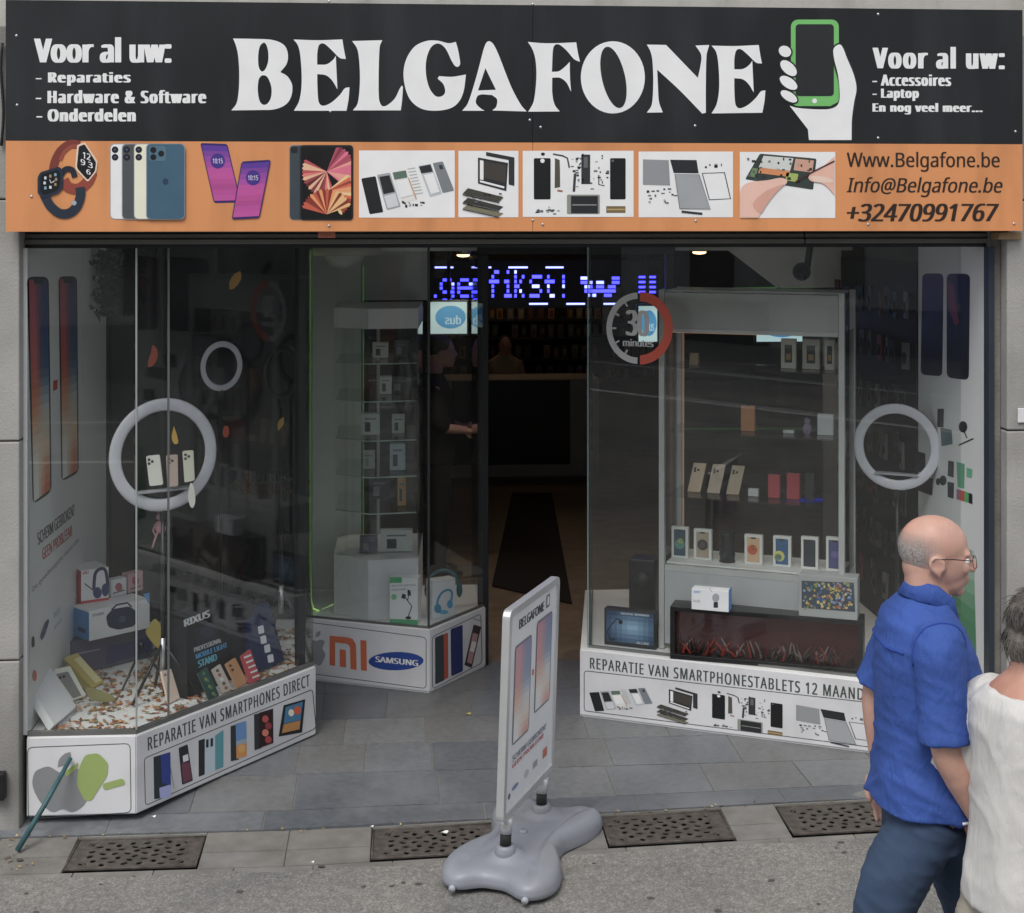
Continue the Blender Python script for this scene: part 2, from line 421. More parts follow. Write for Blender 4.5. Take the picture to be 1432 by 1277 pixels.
GR = [(-1.735, -1.23), (-.575, -.075), (.345, .847), (1.07, 1.56)]
GY0, GY1 = -.128, -.425
M_pav = [mat('concrete_paver_%s' % n_, c, .9, var=.14, vs=14, bump=.3, bs=160, stain=('#5b564e', 5, .45)) for n_, c in (('grey', (.21,.203,.19)), ('pale', (.228,.22,.203)), ('warm', (.2,.191,.176)))]
M_mort = mat('sandy_joint', (.17, .158, .138), .95, var=.3, vs=30)
mb = MB()
def paver(x0, x1, y0, y1):
    mb_m.append((x0, x1, y0, y1)); g = .0022; z = .0
    a, b, c, d = (x0+g, y0+g), (x1-g, y0+g), (x1-g, y1-g), (x0+g, y1-g)
    top = [(p[0], p[1], ground(*p)) for p in (a, b, c, d)]; lo = [(x, y, z_-.03) for x, y, z_ in top]
    mb.add(top+lo, [(0,1,2,3),(0,4,5,1),(1,5,6,2),(2,6,7,3),(3,7,4,0)], random.choice(M_pav))
mb_m = []
edges = [-6]+[e for g in GR for e in g]+[6]
x = -6.0
for k in range(0, len(edges)-1, 2):
    a, b = edges[k], edges[k+1]; n_ = max(1, round((b-a)/.3))
    for i in range(n_):
        xa, xb = a+(b-a)*i/n_, a+(b-a)*(i+1)/n_
        paver(xa, xb, -.29, -.113); paver(xa, xb, GY1, -.29)
for g in GR: paver(g[0], g[1], GY0+.002, -.113)
n_ = 40
for i in range(n_):
    o = .11; paver(-6+o+i*.3, -6+o+(i+1)*.3, -.6, GY1)
for x0, x1, y0, y1 in mb_m:
    mb.add([(x, y, ground(x, y)-.005) for x, y in ((x0,y0),(x1,y0),(x1,y1),(x0,y1))], [(0,1,2,3)], M_mort)
tag(mb.build('pavement'), kind='structure')

# entrance floor of bluestone slabs
M_slab = [mat('bluestone_%s' % n_, c, r_, var=.16, vs=30, bump=.2, bs=120, stain=('#8b8d92', 1.9, .4)) for n_, c, r_ in
          (('mid', (.158,.167,.178), .45), ('dark', (.118,.128,.142), .4), ('light', (.185,.19,.195), .5), ('brown', (.165,.166,.166), .45))]
M_joint = mat('cement_joint', (.22, .215, .2), .95, var=.2, vs=40)
mb = MB(); rows = [(-.11, .055, .62, .2, [1,1,0]), (.055, .4, .42, .05, [0,1,3,1,2]), (.4, .75, .4, .3, [3,0,1,0]), (.75, 1.1, .38, .15, [0,3,2,1]), (1.1, 1.5, .42, .3, [3,0,1]), (1.5, 1.98, .42, .1, [0,3])]
def fz(x, y):
    if y >= .4: return 0
    return g0(x)*(.4-y)/.51+.004*(.4-y)/.51
for y0, y1, L_, off, ch in rows:
    x = -2.3+off-L_
    while x < 2.3:
        x1 = x+L_*random.choice((.75, 1, 1, 1.45)); g = .003
        P = [(max(-2.2, x+g), y0+g), (min(2.25, x1-g), y0+g), (min(2.25, x1-g), y1-g), (max(-2.2, x+g), y1-g)]
        if P[1][0]-P[0][0] > .02:
            h = random.uniform(-.0008, .0008); T = [(a, b, fz(a, b)+h) for a, b in P]; B = [(a, b, z-.05) for a, b, z in T]
            mb.add(T+B, [(0,1,2,3),(0,4,5,1),(1,5,6,2),(2,6,7,3),(3,7,4,0)], M_slab[random.choice(ch)])
        x = x1
for y0, y1 in ((-.108, .4), (.4, 1.98)):
    xl = lines(-2.2, 2.25, 30)
    for i in range(30):
        q = [(xl[i], y0), (xl[i+1], y0), (xl[i+1], y1), (xl[i], y1)]
        mb.add([(a, b, fz(a, b)-.004) for a, b in q], [(0,1,2,3)], M_joint)
tag(mb.build('entrance_floor'), kind='structure')
mb = MB(); M_fl = mat('brown_floor', (.24, .18, .125), .45, var=.25, vs=8)
mb.box((-2.2, 1.985, -.06), (3.2, 9.2, .0), M_fl)
tag(mb.build('shop_floor'), kind='structure')
mb = MB(); z = .004
q = [atz(688, 820, z), atz(800, 845, z), atz(772, 690, z), atz(716, 690, z)]
mb.prism(q, (0, 0, .006), mat('dark_runner', (.02, .013, .01), .9))
tag(mb.build('floor_runner', loc=q[0]), 'long dark runner on the brown shop floor behind the doorway', 'rug')

# ---- iron gratings, real holes over a dark pit
M_iron = mat('rusty_cast_iron', (.105, .09, .079), .75, .2, var=.35, vs=25, bump=.3, bs=120, stain=('#4a443f', 9, .5))
def make_grating():
    t = thing('drain_grating', 'rusty cast iron grating with petal holes, leftmost in the paving strip', 'grating', (0,0,0), 'cast iron gratings along the shop front')
    W, H = .5, GY0-GY1; mb = MB(); holes = []
    def slot(cx, cy, a, l, wd):
        if abs(cx) > W/2-.045 or abs(cy) > H/2-.035: return
        ca, sa = math.cos(a), math.sin(a)
        holes.append([(cx+ca*l*math.cos(t_)-sa*wd*math.sin(t_), cy+sa*l*math.cos(t_)+ca*wd*math.sin(t_), 0) for t_ in [2*math.pi*i/8 for i in range(8)]])
    for k, rr in enumerate((.03, .072, .114, .156, .198)):
        n_ = (4, 9, 14, 18, 22)[k]
        for i in range(n_):
            a = 2*math.pi*(i+.5*(k % 2))/n_; slot(rr*1.12*math.cos(a), rr*.9*math.sin(a), a+(.9 if k % 2 else -.6), .0165, .0112)
    mb.prism([(-W/2,-H/2,0),(W/2,-H/2,0),(W/2,H/2,0),(-W/2,H/2,0)], (0,0,-.004), M_iron, holes)
    mb.build('plate', t)
    mb = MB()
    for sx in (-1, 1):
        for sy in (-1, 1):
            c = (sx*(W/2-.01), sy*(H/2-.01), .0); mb.ring(c, (-sx,0,0), (0,-sy,0), .07, .004, M_iron, 8, 6, .0025, 0, math.pi/2)
    for a, b in (((-W/2,-H/2),(W/2,-H/2)),((W/2,-H/2),(W/2,H/2)),((W/2,H/2),(-W/2,H/2)),((-W/2,H/2),(-W/2,-H/2))):
        mb.tube([(a[0]*.985,a[1]*.98,.001),(b[0]*.985,b[1]*.98,.001)], .0045, M_iron, 6)
    mb.build('rim', t)
    mb = MB(); mb.box((-W/2,-H/2,-.09), (W/2,H/2,-.05), mat('pit_shade', (.002,.002,.002), .95)); mb.build('pit', t)  # near-black underlay: the shade below the holes is put into its colour
    return t
gt = make_grating()
gl = ['rusty cast iron grating with petal holes, leftmost in the paving strip', 'rusty cast iron grating half hidden behind the pavement sign base',
      'rusty cast iron grating just right of the pavement sign base', 'rusty cast iron grating beside the man in the blue shirt']
for i, g in enumerate(GR):
    cx, cy = (g[0]+g[1])/2, (GY0+GY1)/2; o = gt if i == 0 else copy_thing(gt, (0,0,0), 0, gl[i])
    o.location = (cx, cy, ground(cx, cy)+.001); o.scale = ((g[1]-g[0]-.006)/.5, .985, 1); o.rotation_euler = (-.03, -math.atan((g0(g[1])-g0(g[0]))/.5), 0)

# ---- the building: upper wall, shell of the shop
M_fac = mat('pale_stone_facade', (.5, .48, .44), .85, var=.1, vs=4, bump=.15, bs=60, stain=('#77736b', 2, .5, (2, 2, .3)))
M_ceil = mat('white_ceiling', (.68, .68, .67), .8); M_iw = mat('shop_wall', (.1, .1, .1), .8, var=.2, vs=2)
b_ = thing('shop_building', 'stone building of the phone shop behind the sign and windows', 'building', (0, 0, 3.3))
mb = MB(); mb.box((-7, 0, 3.2), (7, .4, 9), M_fac)
for x0, x1 in ((-7, -2.9), (3.0, 7)): mb.box((x0, 0, -.2), (x1, .4, 3.197), M_fac)
mb.build('facade_wall', b_)
mb = MB(); mb.box((-2.0, .155, 2.305), (2.06, 2.0, 2.5), M_ceil); mb.box((-2.1, 2.003, 2.24), (3.2, 9.2, 2.5), M_ceil); mb.build('ceiling', b_)
mb = MB(); mb.box((-2.3, .05, -.06), (-1.985, 9.2, 2.6), M_iw); mb.build('side_wall', b_)
mb = MB(); mb.box((2.045, .09, -.06), (2.3, 2.6, 2.6), M_iw); mb.box((2.3, 2.2, -.06), (3.2, 2.6, 2.6), M_iw); mb.box((3.2, 2.2, -.06), (3.4, 9.2, 2.6), M_iw); mb.build('side_wall', b_)
mb = MB(); mb.box((-2.3, 9.2, -.06), (3.4, 9.4, 2.6), M_iw); mb.build('back_wall', b_)
mb = MB(); mb.box((-2.0, .1, 2.5), (2.1, .4, 3.19), M_iw); mb.build('lintel', b_)

def pillar(name, label, x0, x1, zs, y0, y1=.36):
    t = thing(name, label, 'pillar', ((x0+x1)/2, y0, -.1))
    for a, b in zip(zs, zs[1:]):
        mb = MB(); mb.obox((x0, y0, a+.003), (x1-x0, 0, 0), (0, y1-y0, 0), (0, 0, b-a-.006), M_stone, .006); mb.build('stone_block', t)
    mb = MB(); mb.box((x0+.012, y0+.012, zs[0]), (x1-.012, y1-.01, zs[-1]-.01), mat('dark_joint', (.05,.048,.045), .95)); mb.build('core', t)
    return t
pillar('stone_pillar', 'grey weathered stone pillar left of the shop windows, black box on it', -2.9, -1.985, (-.2, .65, 1.53, 2.5, 3.2), -.045)
pillar('stone_pillar', 'grey weathered stone pillar at the right behind the two walkers', 2.085, 3.0, (-.2, .65, 1.53, 2.5, 3.2), -.045)
mb = MB(); mb.obox((2.032, .02, -.15), (.052, 0, 0), (0, .07, 0), (0, 0, 2.6), mat('stained_stone', (.2,.19,.175), .9, var=.3, vs=5, bump=.3, bs=70, stain=('#2d2a27', 4, .7, (1,1,.2))), .004)
tag(mb.build('stone_reveal', loc=(2.05, .02, -.15)), 'narrow stained stone strip between right window frame and pillar', 'reveal')
mb = MB(); p = aty(4, 1095, -.05); mb.obox((p.x-.06, -.085, p.z-.06), (.075, 0, 0), (0, .038, 0), (0, 0, .11), M_blackpl, .006)
tag(mb.build('junction_box', loc=p), 'small black box low on the left stone pillar', 'box')
mb = MB(); p = aty(1427, 581, -.05); mb.obox((p.x-.012, -.055, p.z-.03), (.075, 0, 0), (0, .008, 0), (0, 0, .06), M_white, .002)
tag(mb.build('wall_plaque', loc=p), 'small white plaque cut by the right edge on the pillar', 'plaque')
mb = MB(); pts = [aty(3, y, -.06)+Vector((.005*math.sin(y*.05), 0, 0)) for y in range(60, 205, 12)]; mb.tube(pts, .006, M_rub, 8)
tag(mb.build('cable', loc=pts[-1]), 'loose dark cable on the pillar left of the shop sign', 'cable')

# ---- houses on the other side of the street, seen in the window glass
ob = thing('opposite_house', 'plain brick house row across the street seen only in reflections', 'house', (0, -17, 0))
M_br = mat('pale_render', (.4, .41, .41), .9, var=.2, vs=1.5); M_ow = mat('dark_pane', (.03, .035, .04), .1)
mb = MB(); mb.box((-22, -19, -.3), (22, -17, 8.5), M_br); mb.build('wall', ob)
for i in range(14):
    for k in range(3):
        mb = MB(); x = -19.5+i*3; mb.box((x-.55, -17.0, .9+k*2.7), (x+.55, -16.97, 2.5+k*2.7), M_ow)
        w_ = mb.build('window', ob); mb = MB(); mb.box((x-.65, -17, .8+k*2.7), (x+.65, -16.9, .895+k*2.7), M_fac); mb.build('sill', w_)

for i in range(9):
    mb = MB(); x = -18+i*4.4; mb.box((x-1.5, -17, -.1), (x+1.5, -16.96, .75), M_ow); mb.build('shopfront', ob)
mb = MB()
for y0, y1 in ((-9.6, -9.45), (-12.6, -12.45)):
    for i in range(20): x = -20+i*2; mb.add([(x,y0,ground(x,y0)+.009),(x+2,y0,ground(x+2,y0)+.009),(x+2,y1,ground(x+2,y1)+.009),(x,y1,ground(x,y1)+.009)], [(0,1,2,3)], mat('road_paint', (.75,.75,.73), .7) if not mb.mats else mb.mats[0])
tag(mb.build('road_marking', loc=(0,-9.5,0)), kind='structure')
# ================================================================ SHOP SIGN
SY = -.12
sg = thing('shop_sign', 'wide black and orange shop sign above the windows with large white lettering', 'sign', (.05, SY, 2.37))
M_sblk = mat('black_sign_sheet', (.0115, .013, .015), .4, var=.25, vs=1.2, stain=('#3a3c3f', 2.5, .35, (2, 1, .35)), bump2=(.12, 1.3, (1, 1, .6)))
M_sor = mat('orange_sign_sheet', (.72, .305, .125), .42, var=.05, vs=1.5, stain=('#b0754c', 3, .45, (2,1,.35)), bump2=(.1, 1.3, (1, 1, .6)))
tl, tr = aty(8, 0, SY), aty(1430, 14, SY); bl, br = aty(11, 325, SY), aty(1428, 322, SY); ml, mr = aty(9.5, 195, SY), aty(1429, 203, SY)
XL, XR, ZT, ZM, ZB = tl.x, tr.x, (tl.z+tr.z)/2, (ml.z+mr.z)/2, (bl.z+br.z)/2
XJ = aty(745, 100, SY).x
for a, b in ((XL, XJ-.0008), (XJ+.0008, XR)):
    mb = MB(); mb.box((a, SY, ZM), (b, SY+.03, ZT), M_sblk); mb.build('black_panel', sg)
    mb = MB(); mb.box((a, SY+.0004, ZB), (b, SY+.03, ZM-.001), M_sor); mb.build('orange_panel', sg)
mb = MB(); mb.box((XL+.02, SY+.031, ZB+.03), (XR-.02, 0, ZT-.02), M_dark); mb.build('backing_frame', sg)
PS = Plane((0, SY, 2.4), (1, 0, 0), (0, 0, 1))
mb = MB()
for x, y in ((23,50),(24,147),(460,2),(462,156),(745,6),(741,168),(756,178),(972,176),(1228,20),(1228,193),(1420,184),(745,308),(759,314),(44,275),(460,316),(973,309),(1214,314),(1418,313)):
    p = PS.at(*PS.px(x, y)); mb = MB(); mb.ell(p, (.006, .004, .006), M_alu, 8, 6); mb.build('screw', sg)
W_ = '#d3d4da'
C = 1
GL = {
'B': ([(326,54,C),(355,54.5),(381,56),(397,63),(402.5,75),(401,89),(392,101,C),(402,107),(408.5,119),(407.5,134),(400,146),(384,153),(362,154,C),(323.5,154.5,C),(331,144),(334,125),(334.5,100),(333,78),(330,64)],
      [[(368,60),(372,62),(375,72),(375,86),(371,97),(366,100),(362,94),(361,80),(363,66)], [(367,105.5),(374,108),(379.5,122),(379,136),(374,145),(368,146.5),(363,141),(360.5,126),(362,111)]]),
'L': ([(492.5,57.5,C),(534.6,56.3,C),(531,66),(529.6,100),(530,138),(534,148),(541,147.5),(552,138),(559,124),(562,119.5,C),(563.5,122,C),(562.5,138),(560.5,154.5,C),(493.5,154.5,C),(500,145),(503,122),(503,95),(500,70)], []),
'G': ([(637.5,58.7,C),(641,72),(643.5,89),(640.5,93.5),(636,92),(631,84),(623,68),(613,61),(603,66),(596.5,82),(595.6,102),(600,122),(608.5,134),(617,135),(622.5,129),(620,118),(612,110,C),(614,106.5,C),(632,107.5),(651.6,104.3,C),(648.5,127),(642,142),(630,151.5),(609,155),(588,151.5),(572,137),(564.5,110),(567,86),(579,66),(596,57.5),(612,57),(627,60.5)], []),
'A': ([(684.5,57.8),(690,62),(697,76),(714.6,120.7),(728,146),(736.5,156,C),(688.5,154.6,C),(694,149),(695,139),(688,133,C),(674.4,132,C),(667.7,134.5),(665.5,144),(672,151.5),(677.8,155,C),(646.3,155,C),(654.5,144),(666,108),(676,70),(680,60)],
      [[(678.8,95.5,C),(693.5,125.7,C),(668.4,126.6,C)]]),
'F': ([(738,58.7,C),(760,60.5),(783,60.3),(805.8,59.3,C),(808,73),(811,86.5,C),(803,83),(792,70.5),(782,62.5),(775.5,63.5),(773,72),(771.8,100.6,C),(782,99.5),(791.5,92),(796.8,86.5,C),(797,107),(798.6,128.5,C),(792,115.5),(783,109),(772.2,108.8,C),(772.3,130),(775.5,146),(782.7,156,C),(738.8,156.3,C),(746.5,141),(750,110),(749,85),(744.5,69)], []),
'N': ([(904.5,62.5,C),(931.5,63,C),(975.8,109,C),(979.5,92),(980.5,77),(972.5,63.8,C),(991.8,63,C),(988,78),(987,120),(987,157.8,C),(982,159,C),(950,126),(919,97.5,C),(920,120),(921.5,142),(926.8,157.3,C),(904.5,157.6,C),(911.5,146),(913.5,115),(912.3,85),(909.5,72)], []),
'E': ([(995,64,C),(1028,64.5),(1061,63,C),(1063,76),(1065.5,89,C),(1057,87.5),(1046,77),(1036,69),(1029.5,71),(1027,82),(1026.8,97,C),(1039,96.5),(1047.5,91),(1052,85,C),(1053,108),(1054,129.5,C),(1047,118),(1038.5,111),(1026.8,109.5,C),(1027,128),(1028.5,146),(1034,151.5),(1045,147.5),(1056.5,137.5),(1064,128),(1070.3,126.5,C),(1069,142),(1066,157.8,C),(995,158.7,C),(1002,146),(1005.3,128),(1005.6,108),(1004,85),(1001,72)], [])}
letters = Print(PS)
for k in 'BLGAFN':
    o, h = GL[k]; letters.smooth(o, W_, holes=h)
letters.smooth(*[GL['E'][0], W_])
T2 = aff((995, 63, 1066, 158.7), (410.5, 54.3), (484, 55.3), (411, 155)); PE = Print(PS, None)
letters.smooth([(*T2(p[:2]), *p[2:]) for p in GL['E'][0]], W_)
letters.disc(857, 108.3, 44.8, 50.5, W_, n=44)
letters.disc(857.8, 108.3, 16.2, 43.8, '#1f2123', 2, rot=-.22, n=36)
letters.build('main_lettering', sg)
pr = Print(PS)
def tx(pr, t, x0, y0, x1, y1, dy=0, col=W_, bold=.03, **k):
    pr.text(t, (x0, y0), (x0, y1), (x1, y1+dy), col, bold, **k)
tx(pr, 'Voor al uw:', 47.5, 52, 240, 88, 0, bold=.07, sp=1.08)
tx(pr, '- Reparaties', 50, 101, 183, 120, 0, bold=.085, sp=1.25)
tx(pr, '- Hardware & Software', 50, 126, 288.5, 144.5, 0, bold=.085, sp=1.25)
tx(pr, '- Onderdelen', 51, 152, 190, 170, 0, bold=.085, sp=1.2)
pr.build('left_lettering', sg)
pr = Print(PS)
tx(pr, 'Voor al uw:', 1220, 65, 1405, 96, 1, bold=.075, sp=1.22)
tx(pr, '- Accessoires', 1220, 104, 1330, 120, .5, bold=.085, sp=1.22)
tx(pr, '- Laptop', 1220, 124, 1285, 141, .3, bold=.085, sp=1.2)
tx(pr, 'En nog veel meer...', 1220, 144, 1374, 160, .5, bold=.085, sp=1.2)
pr.build('right_lettering', sg)
pr = Print(PS); BK = '#2b1f1a'
tx(pr, 'Www.Belgafone.be', 1184, 212, 1398, 240, .5, BK, .012)
tx(pr, 'Info@Belgafone.be', 1184, 247.5, 1402, 275.5, .5, BK, .014, shear=.22)
tx(pr, '+32470991767', 1184, 285, 1397, 310, -.5, BK, .034, shear=.2)
pr.build('contact_lettering', sg)
# hand holding a phone
pr = Print(PS); GN = '#5ea854'
q = [(1110,28),(1166,29.5),(1172.5,38),(1173,140),(1164,148.5),(1108,147),(1105,138),(1105.5,36)]
pr.poly(rrect(1106, 27.5, 1173, 148.5, 10), GN, 1); pr.poly(rrect(1112.5, 34, 1166, 134.5, 5), '#1f2123', 2)
pr.disc(1139, 141.2, 3.4, 3.4, W_, 2)
for c in ((1097.5,72,9,7.5,.5),(1102.5,95.5,14,7.8,.75),(1102.5,116,14,7.2,.6),(1103,135,13,6.2,.55)):
    pr.disc(c[0], c[1], c[2]+2.2, c[3]+2.2, '#1f2123', 3, rot=c[4]); pr.disc(*c[:4], W_, 4, rot=c[4])
hand = [(1165,71),(1168,65),(1174.5,62.5),(1179,68),(1184,81),(1193.5,104),(1197.5,124),(1194,144),(1191,168),(1190.6,196,C),(1131,196,C),(1129.5,181,C),(1104,148,C),(1115,151),(1140,153),(1160,152.5),(1171,147),(1174,135),(1172,107),(1166.5,84)]
ho = [(1163,70),(1167,63),(1175,60),(1181,67),(1187,81),(1196,103),(1200,124),(1197,144),(1194,168),(1193.5,196,C),(1131,196,C),(1160,150),(1173,140),(1172,115),(1166,92)]
pr.smooth(ho, '#1f2123', 3); pr.smooth(hand, W_, 4)
pr.build('hand_logo', sg)
# ---- the row of printed pictures
def pic_watch(pr):
    pr.line(curve2([(112,203),(98,202),(85,211),(77,226),(74,240)], False, 8), 12, '#713026', 1)
    pr.line(curve2([(113,205),(101,205),(90,213),(84,225)], False, 8), 5, '#8a4030', 2)
    pr.line(curve2([(129,240),(123,254),(110,264),(96,262),(89,252)], False, 8), 15, '#843829', 3)
    pr.poly(rquad([(108,203),(119,199),(137,226),(135,240),(123,255),(105,236)], .18), '#d6b7a2', 4)
    pr.poly(rquad([(110.5,205),(118.5,202),(134.5,227),(133,239),(123,252),(107.5,235)], .18), '#131418', 5)
    tx(pr, '12', 116, 212, 127, 221, 4, '#dcdcdc', .02, lay=6); tx(pr, '9 3', 113, 222, 130, 230, 6, '#dcdcdc', .02, lay=6); tx(pr, '6', 121, 236, 127, 243, 2, '#dcdcdc', .02, lay=6)
    pr.line(curve2([(62,272),(70,287),(83,298),(97,298),(108,288),(113,272),(112,262)], False, 8), 13, '#222b39', 6)
    pr.line(curve2([(84,246),(92,237),(101,238),(105,248)], False, 8), 8, '#1a222e', 5)
    pr.disc(104,284,3.4,3.4,'#8d96a4',7)
    pr.poly(rquad([(57,241),(83,233),(89,239),(88,264),(81,271),(59,278),(53,270),(53,248)], .3), '#1d2838', 8)
    pr.poly(rquad([(59.5,244),(81,237.5),(84.5,242),(83.5,263),(78,267.5),(61,273),(57,267),(57,249)], .3), '#0d0f12', 9)
    for i, (x, y) in enumerate(((64,249),(71,246.5),(78,244.5),(63,256),(79,251),(64,263),(71,262),(78,258))): pr.rect(x-1.6, y-2, x+1.6, y+2, ('#b9bec6','#8f7a5c','#6f9aa8')[i % 3], 10)
    pr.line([(70,251),(72,256),(77,253)], 1, '#d6d8dc', 11)
def pic_handsets(pr):
    for k, (x0, x1, c, cam_) in enumerate(((154,180,'#cfd4d8',1),(170.5,197,'#45494b',1),(187.5,214,'#d6cbb6',1),(205,259,'#35566a',2))):
        k *= 4; pr.rect(x0, 201, x1, 307, '#8f9498' if c != '#35566a' else '#6d8190', k+1, 6); pr.rect(x0+1, 202, x1-1, 306, c, k+2, 6)
        s_ = x0+7
        if cam_ == 1:
            for y in (209.5, 220): pr.disc(s_, y, 4.6, 4.6, '#15171a', k+3); pr.disc(s_, y, 1.8, 1.8, '#3a4560', k+4)
        else:
            pr.rect(209, 204, 233, 226, '#456577', k+3, 5)
            for x, y in ((215,210),(215,220),(226,215)): pr.disc(x, y, 4.2, 4.2, '#15171a', k+4)
    pr.smooth([(230,250),(234,250),(236,254),(234,258),(230,258),(228,254)], '#22384a', 15)
def pic_pink(pr):
    for q, l in (([(280,200),(318,201.5),(337,283),(299,284)], 1), ([(338,226),(379,223.5),(363,305),(324,307)], 5)):
        pr.poly(rquad(q, .1), '#2c2060', l); c = sum((Vector(p) for p in q), Vector((0,0)))/4
        i = [c+(Vector(p)-c)*.93 for p in q]
        pr.grad(i, ['#4b2f8c','#8a3f92','#b5478f','#a33c83','#b04a92'], l+1)
        t = (i[0]+i[1])/2*.72+(i[2]+i[3])/2*.28; pr.disc(t.x, t.y, 10, 10.5, '#3c2a7c', l+2)
        tx(pr, '10:15', t.x-7, t.y-3.5, t.x+7, t.y+3.5, 0, '#c8b8e0', .02, lay=l+3)
def pic_tablet(pr):
    pr.rect(404.5, 203, 440, 308, '#6d7478', 1, 6); pr.rect(405.5, 204, 440, 307, '#343d43', 2, 5)
    pr.rect(407, 206, 416, 214, '#1a1d20', 3, 2)
    pr.rect(419.5, 203, 494, 308, '#1b1c20', 4, 5); pr.rect(422, 206, 491.5, 305.5, '#0d0b0d', 5, 3)
    rn = random.Random(3)
    lay_ = [5]
    def fan(cx, cy, r, a0, a1, cols, n):
        lay_[0] += 1
        for i in range(n):
            a, b = R(a0+(a1-a0)*i/n), R(a0+(a1-a0)*(i+1)/n); p = lambda t, k: (min(491, max(422.5, cx+r*k*math.cos(t))), min(305, max(206.5, cy-r*k*math.sin(t))))
            c = rn.choice(cols); pr.poly([(cx, cy), p(a, 1), p((a+b)/2, 1.08), p(b, 1)], c, lay_[0])
    red = ['#7d2f35','#a8454a','#c96a62','#8c3a3a','#e0a17e','#5c2025']
    fan(457, 240, 33, 150, 290, red, 16); fan(457, 240, 38, -40, 70, ['#9c3f52','#c7607a','#7a2a3d','#d98878'], 14)
    fan(457, 268, 36, -60, 40, ['#d98a58','#c65a3c','#e8b178','#8c3a2a'], 14); fan(457, 300, 34, 20, 165, ['#b04c33','#d9844e','#7a2a20','#e3a268'], 18)
def bits(pr, n, x0, y0, x1, y1, seed, lay=2):
    rn = random.Random(seed)
    for _ in range(n):
        x, y = rn.uniform(x0, x1), rn.uniform(y0, y1); a, b = rn.uniform(.7, 2.6), rn.uniform(.5, 1.8)
        pr.rect(x-a, y-b, x+a, y+b, rn.choice(('#2c2d30','#54575b','#8f8f8c','#1b1b1d')), lay)
Z2 = lambda *p: [(480+x*.3352, y*.3353) for x, y in p]
Z3 = lambda *p: [(952+q[0]*.3352, q[1]*.3353, *q[2:]) for q in p]
def pic_parts1(pr):
    pr.poly(rquad(Z2((75,745),(135,735),(167,885),(110,894)), .1), '#1a1b1d', 2)
    pr.poly(rquad(Z2((140,730),(195,720),(240,862),(182,877)), .1), '#8f9296', 2); pr.poly(Z2((150,738),(192,731),(215,800),(168,810)), '#232427', 3); pr.poly(Z2((170,818),(218,806),(232,858),(186,870)), '#b8babd', 3)
    pr.poly(rquad(Z2((203,718),(262,708),(306,832),(246,848)), .08), '#c9c7c2', 2); pr.poly(Z2((206,720),(261,711),(268,740),(214,750)), '#51665a', 3); pr.poly(Z2((218,758),(270,748),(292,812),(240,826)), '#e0ded8', 4); pr.line(Z2((272,742),(305,830)), 1.2, '#b3773f', 5)
    for i in range(9): pr.line(Z2((268+i*4,705+i*13),(300+i*4,700+i*13)), .9, '#9b9b98', 3)
    pr.poly(rquad(Z2((313,692),(365,683),(412,808),(362,822)), .1), '#a7abb0', 2); pr.poly(Z2((316,695),(364,686),(374,716),(326,724)), '#25272a', 3); pr.poly(Z2((336,730),(376,722),(402,800),(366,810)), '#d4d6d9', 3)
    pr.poly(rquad(Z2((373,681),(415,673),(463,795),(415,806)), .12), '#6d7277', 2); pr.poly(Z2((398,690),(412,687),(418,704),(404,707)), '#2f3336', 3)
    bits(pr, 14, 563, 281, 594, 289, 5)
def pic_laptop(pr):
    pr.poly(Z2((596,634),(714,657),(714,776),(690,770),(690,668),(596,650)), '#2a2b2d', 2)
    pr.poly(Z2((562,657),(687,680),(680,797),(562,765)), '#25272a', 3); pr.poly(Z2((570,668),(585,671),(585,752),(570,748)), '#e1e2e4', 4); pr.poly(Z2((585,672),(680,690),(676,764),(585,742)), '#3a3632', 4); pr.poly(Z2((570,752),(672,778),(671,786),(570,760)), '#dcdde0', 4)
    for dy, c in ((68,'#6e6a52'),(40,'#35342f'),(0,'#3d3b33')):
        pr.poly(Z2((520,785+dy),(668,822+dy),(650,842+dy*.9),(498,808+dy*.9)), c, 5 if not dy else 3); pr.line(Z2((498,812+dy*.9),(650,846+dy*.9)), 1.4, '#17181a', 6)
    bits(pr, 10, 648, 270, 700, 288, 8, 7)
def pic_explode(pr):
    for x0, x1 in ((795,865),(1113,1178)):
        a, b = Z2((x0,660),(x1,832)); pr.rect(*a, *b, '#121315', 2, 2)
    pr.disc(480+831*.3352, 671*.3353, 3, 3, '#e3e4e6', 3); pr.disc(480+1124*.3352, 671*.3353, 1.8, 1.8, '#55585c', 3)
    pr.poly(Z2((883,660),(903,668),(905,780),(882,785)), '#4a463d', 2); pr.poly(Z2((993,645),(1030,645),(1030,768),(993,768)), '#2a2c2f', 2); pr.rect(*Z2((1003,655))[0], *Z2((1020,700))[0], '#55595c', 3)
    pr.line(Z2((875,643),(915,650),(935,660),(943,700)), 2.2, '#3c3d40', 2); pr.line(Z2((967,725),(962,800)), 3.6, '#36383b', 2); pr.line(Z2((1066,730),(1066,770),(1090,775)), 1.6, '#3a3a3c', 2)
    pr.disc(480+833*.3352, 643*.3353, 2.8, 2.2, '#1b1c1e', 2); pr.line(Z2((893,795),(915,798)), 2.4, '#8c5230', 2)
    pr.rect(*Z2((933,812))[0], *Z2((1070,893))[0], '#7d8076', 2, 2); pr.rect(*Z2((950,818))[0], *Z2((1062,890))[0], '#232427', 3, 1)
    pr.line(Z2((955,855),(1057,855)), 1.2, '#8f8f8f', 4); pr.rect(*Z2((1097,860))[0], *Z2((1177,888))[0], '#6b5a3a', 2); pr.line(Z2((1100,874),(1174,874)), 2, '#a58e5a', 3)
    bits(pr, 22, 800, 216, 815, 262, 11); bits(pr, 16, 826, 216, 850, 265, 12); bits(pr, 12, 748, 286, 785, 300, 13)
